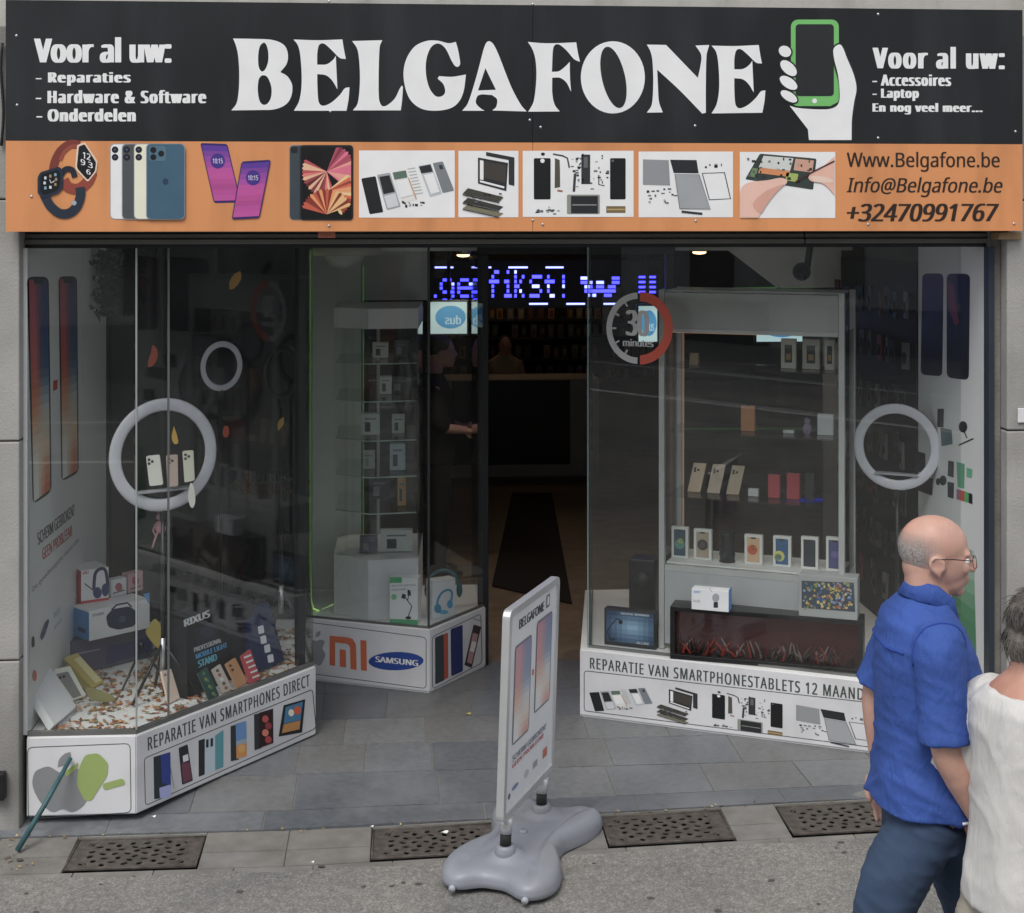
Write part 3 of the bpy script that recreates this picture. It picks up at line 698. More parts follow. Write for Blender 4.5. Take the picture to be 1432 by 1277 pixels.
def pic_tabletparts(pr):
    pr.poly([(899,223),(935,224),(937,259.5),(899,258.5)], '#7f8284', 2); pr.poly([(937,223.5),(974,224),(977,242.5),(942,242)], '#232528', 2)
    pr.poly([(944,244),(977,245),(992,292),(951,291.5)], '#8d9093', 3); pr.line([(943.5,243.5),(977.5,244.5),(993,293),(950.5,292)], 1, '#54565a', 4, True)
    pr.line([(982,242.5),(1013,241.5),(1021.5,278),(992,279.5)], 1.6, '#26282b', 2, True); pr.line([(953,296),(982,299)], 3, '#2a2b2d', 4)
    bits(pr, 16, 903, 264, 945, 284, 21, 3); bits(pr, 6, 980, 230, 1010, 234, 22, 3)
def pic_repair(pr):
    pr.poly(rquad(Z3((330,641),(566,662),(552,792),(268,748)), .06), '#2f3a36', 2); pr.poly(Z3((345,650),(470,660),(455,715),(325,698)), '#b7b9b4', 3)
    pr.poly(Z3((330,700),(455,712),(448,738),(322,722)), '#c07a48', 4); pr.poly(Z3((478,662),(555,670),(548,720),(470,710)), '#b98b76', 3); pr.poly(Z3((440,720),(490,726),(484,760),(436,752)), '#8fa04a', 4); pr.poly(Z3((300,700),(322,704),(310,740),(285,736)), '#5f7a52', 3)
    bits(pr, 26, 1045, 218, 1135, 256, 31, 5)
    pr.smooth(Z3((247,800),(265,770),(300,758),(360,752),(415,742),(442,752),(436,770),(400,790),(372,825),(345,870),(322,908,C),(247,908,C)), '#cfa595', 6); pr.smooth(Z3((300,850),(350,800),(400,778),(430,770),(400,800),(360,850),(330,890)), '#c08d7c', 7)
   
    pr.smooth(Z3((640,652,C),(600,688),(560,712),(538,728),(532,745),(548,758),(590,766),(620,790),(640,815,C)), '#cf9f8c', 6); pr.smooth(Z3((540,738),(580,735),(620,745),(636,760),(600,762),(560,758)), '#dbb3a2', 7)
    pr.line(Z3((640,672),(560,712),(478,758)), 2, '#43262a', 8)
names = (('watch', pic_watch, None), ('handsets', pic_handsets, None), ('pink_handsets', pic_pink, None), ('tablet', pic_tablet, None))
for nm, fn, _ in names:
    pr = Print(PS); fn(pr); pr.build('printed_picture', sg)
PICS = ((502,210.5,636,304.5,pic_parts1), (641,211,725,304,pic_laptop), (731,211,886,303.5,pic_explode), (893,212,1025,304,pic_tabletparts), (1034.5,212.5,1168,305,pic_repair))
for x0, y0, x1, y1, fn in PICS:
    pr = Print(PS); pr.rect(x0, y0, x1, y1, '#d4d5da', 1); fn(pr); pr.build('printed_picture', sg)

# ---- roller shutter box and its bits under the sign
sb = thing('shutter_box', 'grey ribbed roller shutter box tucked under the shop sign', 'shutter', (0, .03, 2.31))
M_sh = mat('grey_shutter_metal', (.17, .17, .165), .5, .4, var=.12, vs=4)
xa, xb, xc = aty(30, 330, .03).x, aty(1126, 330, .03).x, aty(1398, 330, .03).x
for a, b in ((xa, xb-.002), (xb+.002, xc)):
    mb = MB()
    for i in range(4): mb.obox((a, .03+.012*i, 2.318+.022*i), (b-a, 0, 0), (0, .12-.012*i, 0), (0, 0, .0215), M_sh, .004)
    mb.build('cover', sb)
mb = MB(); mb.box((xa, .05, 2.302), (xc, .15, 2.317), M_black); mb.build('guide_rail', sb)
mb = MB(); p = aty(457, 327, -.07); mb.obox((p.x-.035, -.07, 2.345), (.07, 0, 0), (0, .01, 0), (0, 0, .03), '#a8604a', .002)
tag(mb.build('sticker_tab', loc=p), 'small red brown tab under the sign edge', 'tab')
mb = MB(); p = aty(1412, 325, -.06); mb.obox((p.x-.05, -.07, 2.335), (.1, 0, 0), (0, .09, 0), (0, 0, .03), mat('raw_wood', (.33,.22,.12), .8, var=.2, vs=20), .003)
tag(mb.build('wood_block', loc=p), 'small raw wood block under the right end of the sign', 'block')

# ================================================================ SHOP WINDOWS
DECK = .33
def flat(pts, z): return [(p[0], p[1], z) for p in pts]
def vpane(p, q, z0, z1, th=.008):
    p, q = Vector((p[0], p[1], 0)), Vector((q[0], q[1], 0)); d = (q-p).normalized(); n = Vector((-d.y, d.x, 0))
    return (p+Vector((0,0,z0)), q-p, n*th, Vector((0,0,z1-z0)))
def vplane(p, q):
    d = Vector((q[0]-p[0], q[1]-p[1], 0)); return Plane((p[0], p[1], 0), d, (0,0,1))
def lerp2(p, q, t): return (p[0]+(q[0]-p[0])*t, p[1]+(q[1]-p[1])*t)
M_chan = mat('dull_metal_channel', (.2, .2, .195), .5, .5, var=.15)
M_deckw = mat('white_deck', (.82, .82, .81), .5, var=.06)
M_sil = mat('pale_glass_joint', (.3, .33, .32), .3)
GTOP = 2.303
def base_front(t, p, q, m=M_wpanel, name='printed_panel'):
    """thin printed board proud of the base between floor points p and q"""
    mb = MB(); o, U, V, W = vpane(p, q, .012, .322, .006); mb.obox(o, U, V, W, m); b = mb.build(name, t); return b
# inks as they look on boards standing in half shade
# ---------------- left window
La, Lb, Lc, Ld, Le = (-1.965, .0), (-1.532, -.004), (-.864, .88), (-1.0, 1.74), (-1.975, 1.75)
lw = thing('display_window', 'left display window with white printed base and leaf strewn deck', 'shop window', (-1.5, .8, 0))
mb = MB(); mb.prism(flat([La, Lb, Lc, Ld, Le], .006), (0,0,.316), M_white); mb.build('base', lw)
mb = MB(); mb.prism(flat([La, Lb, Lc, Ld, Le], .3225), (0,0,.0055), M_deckw); mb.build('deck', lw)
for p, q in ((La, Lb), (Lb, Lc), (Lc, Ld)):
    mb = MB(); o, U, V, W = vpane(p, q, .3285, .347, .02); mb.obox(o, U, V, W, M_chan); mb.build('glass_channel', lw)
    f = lerp2(p, q, .012), lerp2(p, q, .985)
    mb = MB(); o, U, V, W = vpane(*f, .3475, GTOP, .008); o = o+V*.7; mb.obox(o, U, V, W, M_glass); mb.build('glass_pane', lw)
mb = MB(); mb.obox((Lb[0]-.002, Lb[1]+.001, .347), (.007,0,0), (0,.008,0), (0,0,GTOP-.347), M_sil); mb.build('glass_joint', lw)
pj = hit(236, 700, Vector((*Lb, 0)), Vector((Lc[1]-Lb[1], -(Lc[0]-Lb[0]), 0)).normalized())
mb = MB(); mb.obox((pj.x-.003, pj.y-.001, .348), (.006,.004,0), (-.004,.006,0), (0,0,GTOP-.35), mat('dim_joint', (.16,.17,.165), .4)); mb.build('glass_joint', lw)
mb = MB(); mb.obox((Lc[0]-.072, Lc[1]-.025, .33), (.03,.02,0), (-.02,.03,0), (0,0,GTOP-.33), M_black); mb.build('post', lw)
# left wall board
M_board = mat('white_wall_board', (.72, .73, .73), .45, var=.04, vs=2)
mb = MB(); mb.box((-1.984, .012, .331), (-1.968, 1.05, GTOP), M_board); mb.build('wall_board', lw)
mb = MB(); mb.box((-1.984, 1.056, .331), (-1.968, 1.62, GTOP), M_board); mb.build('wall_board', lw)
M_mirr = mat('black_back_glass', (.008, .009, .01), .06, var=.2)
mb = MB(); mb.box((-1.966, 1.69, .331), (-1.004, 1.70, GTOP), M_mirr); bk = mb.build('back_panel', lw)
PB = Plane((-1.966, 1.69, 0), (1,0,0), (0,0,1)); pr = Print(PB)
pr.text('GEBRUIKTE', (322,659), (322,674), (410,672), '#1c1d20', .02, flip=True); pr.text('MOBIELE', (335,678), (335,692), (414,690), '#3a1315', .02, flip=True)  # reversed words painted on the panel in place of a poster reflection
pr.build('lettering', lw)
# printed boards on the base
PLF = Plane((La[0], La[1]-.006, 0), (Lb[0]-La[0], Lb[1]-La[1], 0), (0,0,1)); PLS = vplane((Lb[0]+.004, Lb[1]-.0035), (Lc[0]+.005, Lc[1]-.0035))
b1 = base_front(lw, (La[0], La[1]-.006), (Lb[0]-.001, Lb[1]-.006)); b2 = base_front(lw, (Lb[0]+.0045, Lb[1]-.0035), (Lc[0]+.005, Lc[1]-.0035))
BL_ = '#3a3c40'
def border(pr, q, wd=1.1): pr.line(rquad(q, .08), wd, BL_, 1, True)
z5 = lambda *p: [(x[0]*.3446, 740+x[1]*.3446, *x[2:]) for x in p]
pr = Print(PLF); border(pr, z5((112,886),(528,870),(532,1150),(115,1175)))
pr.smooth(z5((163,972),(200,964),(238,985),(262,990),(300,970),(338,985),(362,1020),(345,1060),(352,1098),(330,1130),(292,1148),(255,1136),(215,1148),(180,1125),(150,1085),(132,1035),(140,990)), '#77797b', 2)
pr.smooth(z5((234,966,1),(240,935),(262,912),(286,904,1),(288,930),(270,955)), '#77797b', 2)
pr.poly(rquad(z5((318,975),(345,915),(400,908),(440,950),(436,1000),(372,1100),(345,1102),(312,1040)), .3), '#869a52', 3)
pr.poly(rquad(z5((415,1033),(500,1010),(510,1035),(422,1060)), .45), '#869a52', 3); pr.poly(rquad(z5((262,985),(318,945),(318,965),(272,1006)), .45), '#869a52', 3)
pr.build('fruit_print', b1)
pr = Print(PLS); pr.text('REPARATIE VAN SMARTPHONES DIRECT', z5((598,846))[0], z5((600,900))[0], z5((1257,636))[0], '#3a4440', .03, sp=1.2)
border(pr, z5((585,930),(1268,650),(1282,808),(590,1122)))
pr.poly(z5((622,925),(688,905),(692,1085),(625,1096)), '#24303a', 2); pr.poly(z5((650,918),(690,905),(692,1040),(655,1030)), '#2c3c86', 3); pr.poly(z5((645,1050),(692,1035),(692,1085),(648,1093)), '#9ba3cf', 3); pr.line(z5((690,960),(706,1055)), 1, '#8a8c90', 3)
pr.poly(rquad(z5((724,888),(760,873),(782,1020),(738,1038)), .1), '#262330', 2); pr.poly(z5((740,920),(762,912),(764,938),(742,946)), '#c7c9d0', 3); pr.poly(z5((735,950),(768,945),(778,1015),(742,1030)), '#6a3a4a', 3)
pr.poly(z5((805,858),(830,850),(830,995),(806,1005)), '#23262b', 2); pr.poly(z5((830,852),(875,838),(872,980),(830,994)), '#aebdc8', 2); pr.poly(z5((872,838),(905,815),(905,965),(872,978)), '#4f8f98', 3); pr.poly(z5((835,855),(845,852),(845,884),(835,888)), '#23262b', 3); pr.poly(z5((853,850),(863,847),(863,880),(853,884)), '#23262b', 3)
pr.poly(z5((935,800),(968,790),(968,935),(936,942)), '#2b3134', 2); pr.grid(z5((955,790),(998,778),(1000,920),(958,932)), lambda a, b: '#5d86b8' if b < .5 else ('#8aa0ac' if b < .65 else '#c8863f'), 3, 8, 3); pr.disc(*z5((978,890))[0], 5, 6, '#d99a52', 4)
pr.poly(z5((1030,752),(1060,745),(1060,888),(1032,898)), '#2b2f33', 2); pr.poly(z5((1050,745),(1107,728),(1108,868),(1052,888)), '#2a1417', 3); 
for i, c in enumerate(('#b04a45','#8a2f38','#c9705c','#a33c3c')): pr.disc(*z5((1075+12*(i%2), 770+i*28))[0], 4.6, 5, c, 4)
pr.poly(z5((1150,715),(1238,690),(1225,825),(1130,842)), '#1b1e24', 2); pr.poly(z5((1158,722),(1228,700),(1218,775),(1150,790)), '#3a7196', 3); pr.poly(z5((1150,792),(1218,776),(1214,812),(1142,828)), '#b07a3c', 3); pr.disc(*z5((1205,735))[0], 5, 6, '#c4502e', 4); pr.disc(*z5((1180,745))[0], 4, 5, '#d8d0b8', 4)
pr.build('handset_prints', b2)
# wall board pictures
PLW = Plane((-1.968, 0, 0), (0,1,0), (0,0,1)); pr = Print(PLW)
def mixh(a, b, t): return '#%02x%02x%02x' % tuple(int(int(a[i:i+2],16)*(1-t)+int(b[i:i+2],16)*t)//3*3 for i in (1,3,5))
def screen_ink(a, b):
    l = ['#a63c4c','#b04450','#b5433a','#c9845a','#cfcabc','#cfd0c8']; r = ['#27376a','#27406e','#2f557e','#a9b0ac','#cfae8c','#c2532f']
    k = min(b*5, 4.999); i = int(k); f = k-i; L_ = mixh(l[i], l[i+1], f); R_ = mixh(r[i], r[i+1], f); t = max(0, min(1, (a-.25)*2)); return mixh(L_, R_, t)
for q in ([(37.5,387),(68,387),(72,688),(45.5,706)], [(81.5,386.5),(107.5,386.5),(110,661),(85.6,674)]):
    pr.poly(rquad(q, .3), '#15171c', 1); c = sum((Vector(p) for p in q), Vector((0,0)))/4; qi = [tuple(c+Vector(((p[0]-c.x)*.86, (p[1]-c.y)*.975))) for p in q]
    pr.grid(qi, screen_ink, 6, 24, 2); m_ = (Vector(qi[0])+Vector(qi[1]))/2; pr.poly([(m_.x-7,m_.y-1),(m_.x+7,m_.y-1),(m_.x+6,m_.y+6),(m_.x-6,m_.y+6)], '#15171c', 3)
pr.poly([(74,533),(80,531),(80,544),(74,547)], '#b5232a', 2)
pr.text('SCHERM GEBROKEN?', (51.7,746), (53,763), (104.6,720), '#26282c', .03); pr.text('GEEN PROBLEEM!', (58.3,768), (59.5,784), (101,749), '#b04038', .03)
pr.text('De goedkoopste reparatie', (45,821), (46,830), (110,759), '#4a4d50', .0)
pr.smooth([(58,895),(56,890),(62,872),(67,866),(68,870),(62,889)], '#22305a', 2); pr.smooth([(44,905),(44,893),(47,890),(48,903)], '#202226', 2)
pr.text('Wifi', (74,858), (75,866), (84,856), '#5a7fb0', 0); pr.text('service', (75,876), (75.5,882), (86,868), '#5a7fb0', 0); pr.disc(48, 945, 3, 8, '#b0503a', 2)
pr.build('wall_print', lw)

# ---------------- helpers for goods
def pbox(name, label, cat, bl, br, z, top, depth, m, group=None, lean=0, bev=.002):
    """a carton whose lower front edge runs from pixel bl to br on a surface at height z"""
    A, B = atz(*bl, z), atz(*br, z); U = B-A; d = Vector((-U.y, U.x, 0)).normalized()
    if d.dot(CD) < 0: d = -d
    t = thing(name, label, cat, A, group); n = -d
    o, nn = A, d
    hgt = hit(bl[0], top, A, n)-A; H = hgt.z
    up = Vector((0,0,1)) if not lean else (Vector((0,0,1))*math.cos(lean)+d*math.sin(lean))
    W = d*math.cos(lean)-Vector((0,0,1))*math.sin(lean)
    o = A+(Vector((0,0,depth*math.sin(lean))) if lean else Vector())
    mb = MB(); mb.obox(o, U, W*depth, up*H, m, bev); body = mb.build('body', t)
    return t, Plane(o, U, up), Plane(o, W, up), body
def plate(name, label, cat, q, z, th, m, lean, group=None, round_=.08, edge=None):
    """a phone, case or card leaning back; q = tl,tr,br,bl pixels, br and bl on a surface at height z"""
    B, Cc = atz(*q[3], z), atz(*q[2], z); U = Cc-B; U.z = 0; d = Vector((-U.y, U.x, 0)).normalized()
    if d.dot(CD) < 0: d = -d
    v = (Vector((0,0,1))*math.cos(lean)+d*math.sin(lean)); P = Plane(B, U, v)
    t = thing(name, label, cat, B, group); mb = MB()
    pts = [P.at(*P.px(*p)) for p in rquad(q, round_)]; lo = min(p.z for p in pts); dz = Vector((0,0,max(0, z+.001-lo)+th*math.sin(lean)))
    mb.prism([p+dz for p in pts], -P.n*th, edge or m); body = mb.build('body', t)
    P.o = P.o+dz; 
    if edge:
        pr = Print(P); c = sum((Vector(p) for p in q), Vector((0,0)))/4; cpx = lambda p: p
        u0 = [Vector((*P.px(*p), 0)) for p in q]
    return t, P, body
class Shift:
    pass
def goods_print(P, parent, fn, name='print'):
    pr = Print(P); fn(pr); return pr.build(name, parent)
D = {k: pm(v) for k, v in dict(white='#c9cacc', red='#b5303a', blue='#3f86c4', violet='#4a4a66', black='#17181b', navy='#16224a', cream='#d8d3c2', yellow='#b9a44a', green='#3f9c6a', teal='#2f8aa8').items()}

# left window goods
t, F, Sd, bd = pbox('speaker_box', 'white and blue carton printed with a portable speaker, under the headset carton', 'box', (124.7,897), (209.5,878), .495, 855, .15, D['white'])
goods_print(F, bd, lambda p: (p.poly(rquad([(148,862),(157,852),(180,848),(190,854),(193,866),(187,876),(165,881),(151,877)], .3), '#24304a', 1), p.line([(156,853),(163,846),(178,843),(184,849)], 2.4, '#24304a', 1), p.disc(171,866,5,5,'#3a4a68',2), p.text('SPEAKER', (129,859),(129,863),(145,859.5),'#5a5f68',.02), p.poly([(200,831),(209,829),(209,846)], '#3f8fc4', 1)))
mb = MB(); o = Sd.o; 
pr = Print(Sd); pr.tri([[(.0,.0),(.15,.0),(.15,.13),(0,.13)]], '#2f79b4', 1, True); pr.tri([[(.03,.03),(.1,.03),(.1,.05),(.03,.05)]], '#1c3a5a', 2, True); pr.build('side_print', bd)
t, F, Sd, bd = pbox('headset_box', 'red and white carton printed with a dark gaming headset', 'box', (113.5,847), (152,841), .625, 798.5, .16, D['white'])
goods_print(F, bd, lambda p: (p.line(curve2([(131,824),(133,803),(139,796),(147,797),(150,812),(150,822)], False), 4.5, '#23284a', 1), p.disc(136,829,6,8,'#2b3166',2), p.disc(147,825,5,9,'#2b3166',2), p.line([(131,826),(118,816)], 1.6, '#23262e', 2), p.text('PRO', (116,800),(116,804),(124,802),'#b5303a',.03), p.poly([(113.5,841),(152,835.5),(152,841),(113.5,847)], '#b5303a', 1)))
pr = Print(Sd); pr.tri([[(0,0),(.16,0),(.16,.16),(0,.16)]], '#b5303e', 1, True); pr.tri([[(.04,.04),(.07,.04),(.065,.12),(.045,.12)]], '#4a1a26', 2, True); pr.build('side_print', bd)
for i, (bl, br, tp, c) in enumerate((((155,836),(177,831),812,'#c4c5c8'), ((179,830),(200,825),803,'#b98d92'))):
    t, F, Sd, bd = pbox('small_box', ('small white carton with a red mark beside the headset carton', 'small pinkish carton at the right end on the speaker carton')[i], 'box', bl, br, .625, tp, .05, pm(c))
    goods_print(F, bd, lambda p: (p.disc((bl[0]+br[0])/2, tp+9, 5, 6, '#a04a50', 1), p.line([(bl[0]+3, bl[1]-6), (br[0]-3, br[1]-6)], 2, '#5a5c60', 1)))
t, F, Sd, bd = pbox('carton', 'dull violet carton carrying the speaker carton', 'box', (100,946), (214,918), DECK, 898, .16, D['violet'])
goods_print(F, bd, lambda p: (p.poly([(150,904),(212,890),(212,912),(148,930)], '#2e3266', 1), p.line([(104,915),(140,908)], 2, '#8f7f98', 1)))
plate('white_box', 'plain white box leaning at the lower left behind the glass', 'box', [(40,967),(70.6,943),(106.8,996.7),(76,1024)], DECK, .035, D['white'], R(50), round_=.04)
t, P, bd = plate('white_handset', 'white framed phone case with grey back lying by the white box', 'phone case', [(70.6,940),(98,934.7),(120.6,976),(100,983)], DECK, .012, D['cream'], R(48))
goods_print(P, bd, lambda p: (p.poly(rquad([(78,943),(95,939),(114,973),(102,977)], .1), '#7c7b76', 1), p.disc(84,948,2.2,2,'#2a2b2e',2), p.disc(89,946.5,2.2,2,'#2a2b2e',2)))
for i, q in enumerate(([(90,922),(108,915),(146,956),(130,964)], [(84,938),(98,930),(133,962),(122,968)])):
    t, P, bd = plate('yellow_case', ('yellow phone case leaning behind the white phone case', 'darker yellow phone case tucked under the other yellow one')[i], 'phone case', q, DECK, .008, pm(('#b3a14e','#8f7f36')[i]), R(45+4*i))
    if not i: goods_print(P, bd, lambda p: p.poly(rquad([(103,922),(112,918),(142,952),(134,956)], .1), '#d2c48a', 1))
plate('red_card', 'small red and blue card standing in the lower left corner', 'card', [(60,934),(88,915),(97,937),(72,948)], DECK, .006, pm('#8f4a44'), R(35))
t, P, bd = plate('beige_handset', 'beige phone case propped upright among the scattered leaves', 'phone case', [(225.7,940),(239.5,937),(251.6,978),(236,986)], DECK, .01, pm('#cdb6a6'), R(25))
goods_print(P, bd, lambda p: p.disc(231,944,2,2,'#7a6a60',1))
def tripod(name, label, foot, apex, m, r=.006, extra=None, loc=None):
    t = thing(name, label, 'tripod', loc or (apex.x, apex.y, DECK))
    for f in foot:
        mb = MB(); mb.tube([apex, apex.lerp(f, .55), f], [r, r*.9, r*.75], m, 8); mb.build('leg', t)
    mb = MB(); mb.tube([apex+Vector((0,0,-.012)), apex+Vector((0,0,.02))], .012, m, 10); mb.build('hub', t); return t
f = [atz(171,965,DECK+.004), atz(231,951,DECK+.004), atz(212,925,DECK+.004)]
ap = hit(198, 905, (f[0]+f[1]+f[2])/3, CD); tripod('phone_tripod', 'small black spread tripod standing on the leaf strewn deck', f, ap, M_blackpl)
t, F, Sd, bd = pbox('stand_box', 'large black carton for a phone light stand behind the phone cases', 'box', (262,978), (354,938), DECK, 868, .14, D['black'])
goods_print(F, bd, lambda p: (p.text('RIXUS', (256.5,867),(257.5,877),(294,862.5),'#c9cacc',.06), p.text('PROFESSIONAL', (271,906),(271.5,912.5),(310,898),'#b9babd',.05), p.text('MOBILE LIGHT', (273,915),(274,922),(318,905),'#4f9ccc',.05), p.text('STAND', (276,924.5),(277.5,934),(304,923),'#5fb8d8',.06), p.poly([(272,880),(318,862),(322,888),(276,902)], '#20242c', 1), p.disc(290,884,10,8,'#2b3444',2), p.poly([(305,878),(318,873),(318,890),(306,894)], '#121416', 3)))
t, P, bd = plate('icon_box', 'dark navy carton with four white squares beside the stand carton', 'box', [(338,862),(376,846),(398,928),(358,945)], DECK, .06, D['navy'], R(14), round_=.02)
goods_print(P, bd, lambda p: [p.poly(rquad([(x-4.5,y-4),(x+3.5,y-6.5),(x+5,y+4.5),(x-3,y+6.5)], .2), '#c4c6cb', 1) for x, y in ((364.6,880.6),(368,894.5),(373.4,907),(378,920.8))])
for q, c, lb, fn in (
  ([(276.7,943),(289.5,934),(306.7,974),(293,980)], '#27463f', 'dark green patterned phone case, leftmost of the row before the black carton', lambda p: [p.disc(285+i*2.6, 942+i*5+(i%2)*3, 2, 2.4, ('#4d7a4f','#7d8a4a')[i%2], 1) for i in range(7)]),
  ([(297,938),(308,930),(325,965),(312,971)], '#b9ada4', 'pale floral phone case between the green and the orange one', lambda p: [p.disc(304+i*3, 938+i*6, 2.4, 2.4, ('#5f5049','#8f5a50','#e0dad2')[i%3], 1) for i in range(5)]),
  ([(316,930),(329,921),(346.3,956),(332.5,964)], '#c08a5c', 'orange brown phone case leaning before the black carton', lambda p: (p.disc(322,931,2,2,'#4a3524',1), p.disc(325,937,2,2,'#4a3524',1))),
  ([(337,919),(350,909),(364,951),(350,957)], '#b8404a', 'red phone case with white lettering, rightmost of the row', lambda p: [p.line([(341+i*3, 920+i*7), (351+i*3, 916+i*7)], 2.6, '#d8cfd0', 1) for i in range(5)])):
    t, P, bd = plate('phone_case', lb, 'phone case', q, DECK, .009, pm(c), R(22), 'phone cases in a row in the left window'); goods_print(P, bd, fn)
# mini ring light on a stick
c0 = atz(341, 912, DECK+.1); n_ = CD
t = thing('selfie_light', 'small white ring light on a thin stick before the navy carton', 'ring light', atz(341,935,DECK))
c1 = hit(321, 851, c0, n_); mb = MB(); mb.ring(c1, CR, (0,0,1), .032, .008, pm('#cfd0d6'), 28, 8, .006); mb.build('ring', t)
mb = MB(); mb.obox(hit(318,856,c0,n_), CR*.02, -CD*.006, Vector((0,0,.03)), pm('#5a6a88'), .002); mb.build('phone', t)
mb = MB(); mb.tube([hit(325,866,c0,n_), c0, Vector((c0.x+.015, c0.y, DECK+.002))], .0035, pm('#b9babf'), 8); mb.build('stick', t)
mb = MB(); mb.tube([hit(318,872,c0,n_), hit(333,866,c0,n_)], .012, pm('#aab0c0'), 8); mb.build('clamp', t)
# leaf litter: nobody could count it
rn = random.Random(5); mb = MB(); lm = [pm(c) for c in ('#9a6a3c','#7d4f2c','#b07a3a','#c28a4a','#6d4a30','#a8572e','#8a7a3a','#5e4028')]
def inside(x, y, poly):
    c = False
    for i in range(len(poly)):
        (x0, y0), (x1, y1) = poly[i-1], poly[i]
        if (y0 > y) != (y1 > y) and x < (x1-x0)*(y-y0)/(y1-y0)+x0: c = not c
    return c
lp = [(-1.93, .03), (-1.55, .03), (-.9, .87), (-1.0, 1.5), (-1.9, 1.5)]; k = 0
while k < 1150:
    x, y = rn.uniform(-1.95, -.9), rn.uniform(0, 1.5)
    if not inside(x, y, lp) or noise.noise(Vector((x*6, y*6, 1))) < rn.uniform(-.45, .25): continue
    k += 1; a = rn.uniform(0, 6.3); l = rn.uniform(.009, .021); wd = l*rn.uniform(.35, .6); z = DECK+rn.uniform(.001, .006); ca, sa = math.cos(a), math.sin(a); cu = rn.uniform(-.004, .007)
    P = [(-l,0,cu),(-l*.3,wd,0),(l*.5,wd*.7,.001),(l,0,cu),(l*.4,-wd*.8,.001),(-l*.4,-wd,0)]
    mb.add([(x+p[0]*ca-p[1]*sa, y+p[0]*sa+p[1]*ca, z+abs(p[2])) for p in P]+[(x, y, z+.003)], [(i, (i+1) % 6, 6) for i in range(6)], rn.choice(lm))
tag(mb.build('leaf_litter', loc=(-1.4,.6,DECK)), 'brown and orange paper leaves strewn over the white deck', 'leaves', kind='stuff')
def big_leaf(label, pts, y, col, name='leaf_ornament', group=None):
    c = sum((Vector(p[:2]) for p in pts), Vector((0,0)))/len(pts); o = aty(c.x, c.y, y); P = Plane(o, CR, (0,0,1)); mb = MB()
    mb.prism([P.at(*P.px(*p)) for p in curve2(pts, n=4)], CD*.004, pm(col))
    return tag(mb.build(name, loc=o), label, 'leaf', group)
G_ = 'paper leaves hanging in the left window'
for lb, y, col, pts in (
  ('yellow leaf hanging high in the left window near the black post', .9, '#b07f2c', [(336,379,1),(337,390),(328,403),(321,405,1),(321,394),(327,384)]),
  ('red orange leaf hanging left of the small ring light', .7, '#b5492c', [(213,483),(219,488),(220,500),(214,511),(207,513),(208,502),(211,494)]),
  ('yellow leaf hanging inside the large left ring light', .5, '#c79a2c', [(243,596,1),(247,608),(249,619),(244,621),(240,612)]),
  ('small orange leaf hanging on the small ring light pole', 1.0, '#b5492c', [(314,596),(319,597),(320,606),(317,612),(312,609),(312,601)]),
  ('small yellow leaf hanging beside the dark ring light', 1.2, '#a8842c', [(397,583,1),(396,594),(389,603,1),(388,594),(391,587)])):
    big_leaf(lb, pts, y, col, group=G_)
for lb, y, pts, c in (('large yellow leaf standing upright beside the stand carton', .75, [(216,866),(223,872),(229,884),(236,868),(241,862),(241,888),(238,908),(228,912),(214,900),(204,885),(208,876)], '#a3903c'), ('olive leaf lying flat near the beige phone case', .35, [(120,962),(140,966),(158,974),(160,980),(140,982),(126,976)], '#7a7644')):
    big_leaf(lb, pts, y, c, 'large_leaf')
# ring lights
M_rl = mat('frosted_ring', (.66, .66, .72), .35, var=.03)
def ring_light(label, cx, cy, rx, ry, y, foot, wd, m=M_rl, poles=True, hold=True, turn=1, group='ring lights on stands', backm=None):
    c = aty(cx, cy, y); sc = FPX/((c-CAM).dot(CD)); r_out = ry/sc; tr = wd/sc/2; a = math.acos(min(1, rx/ry))*turn
    u = (CR*math.cos(a)+CD*math.sin(a)); t = thing('ring_light', label, 'ring light', (c.x, c.y, DECK), group); nn = u.cross(Vector((0,0,1)))
    if nn.dot(CD) < 0: nn = -nn
    mb = MB(); mb.ring(c, u, (0,0,1), r_out-tr, tr, m, 56, 12, tr*.3); mb.build('ring', t)
    mb = MB(); mb.ring(c+nn*tr*.4, u, (0,0,1), r_out-tr, tr*1.03, backm or M_blackpl, 56, 8, tr*.35); mb.build('back_shell', t)
    mb = MB(); b = c-Vector((0,0,r_out-tr*.3))+nn*.01
    mb.tube([b+Vector((0,0,.02)), Vector((b.x, b.y, b.z-.05))], .014, M_blackpl, 10); mb.build('bracket', t)
    mb = MB(); mb.tube([Vector((b.x, b.y, b.z-.05)), Vector((b.x, b.y, DECK+.25))], .009, M_blackpl, 10); mb.tube([Vector((b.x,b.y,DECK+.26)), Vector((b.x,b.y,DECK+.12))], .013, M_alu, 10); mb.build('pole', t)
    for k in range(3):
        an = R(90+120*k+20); mb = MB(); mb.tube([Vector((b.x,b.y,DECK+.24)), Vector((b.x+foot*math.cos(an), b.y+foot*math.sin(an), DECK+.008))], .007, M_blackpl, 8); mb.build('leg', t)
    if hold:
        mb = MB(); q = c-Vector((0,0,r_out*.62)); mb.obox(q-u*r_out*.5-Vector((0,0,.006))-nn*.02, u*r_out, nn*.05, Vector((0,0,.008)), pm('#8f9096'), .002); mb.build('holder', t)
    return t, c, u, r_out, nn
t, c, u, ro, nn = ring_light('large white ring light with three phone cases inside it, left window', 229, 636, 65, 79, .45, .17, 17.5)
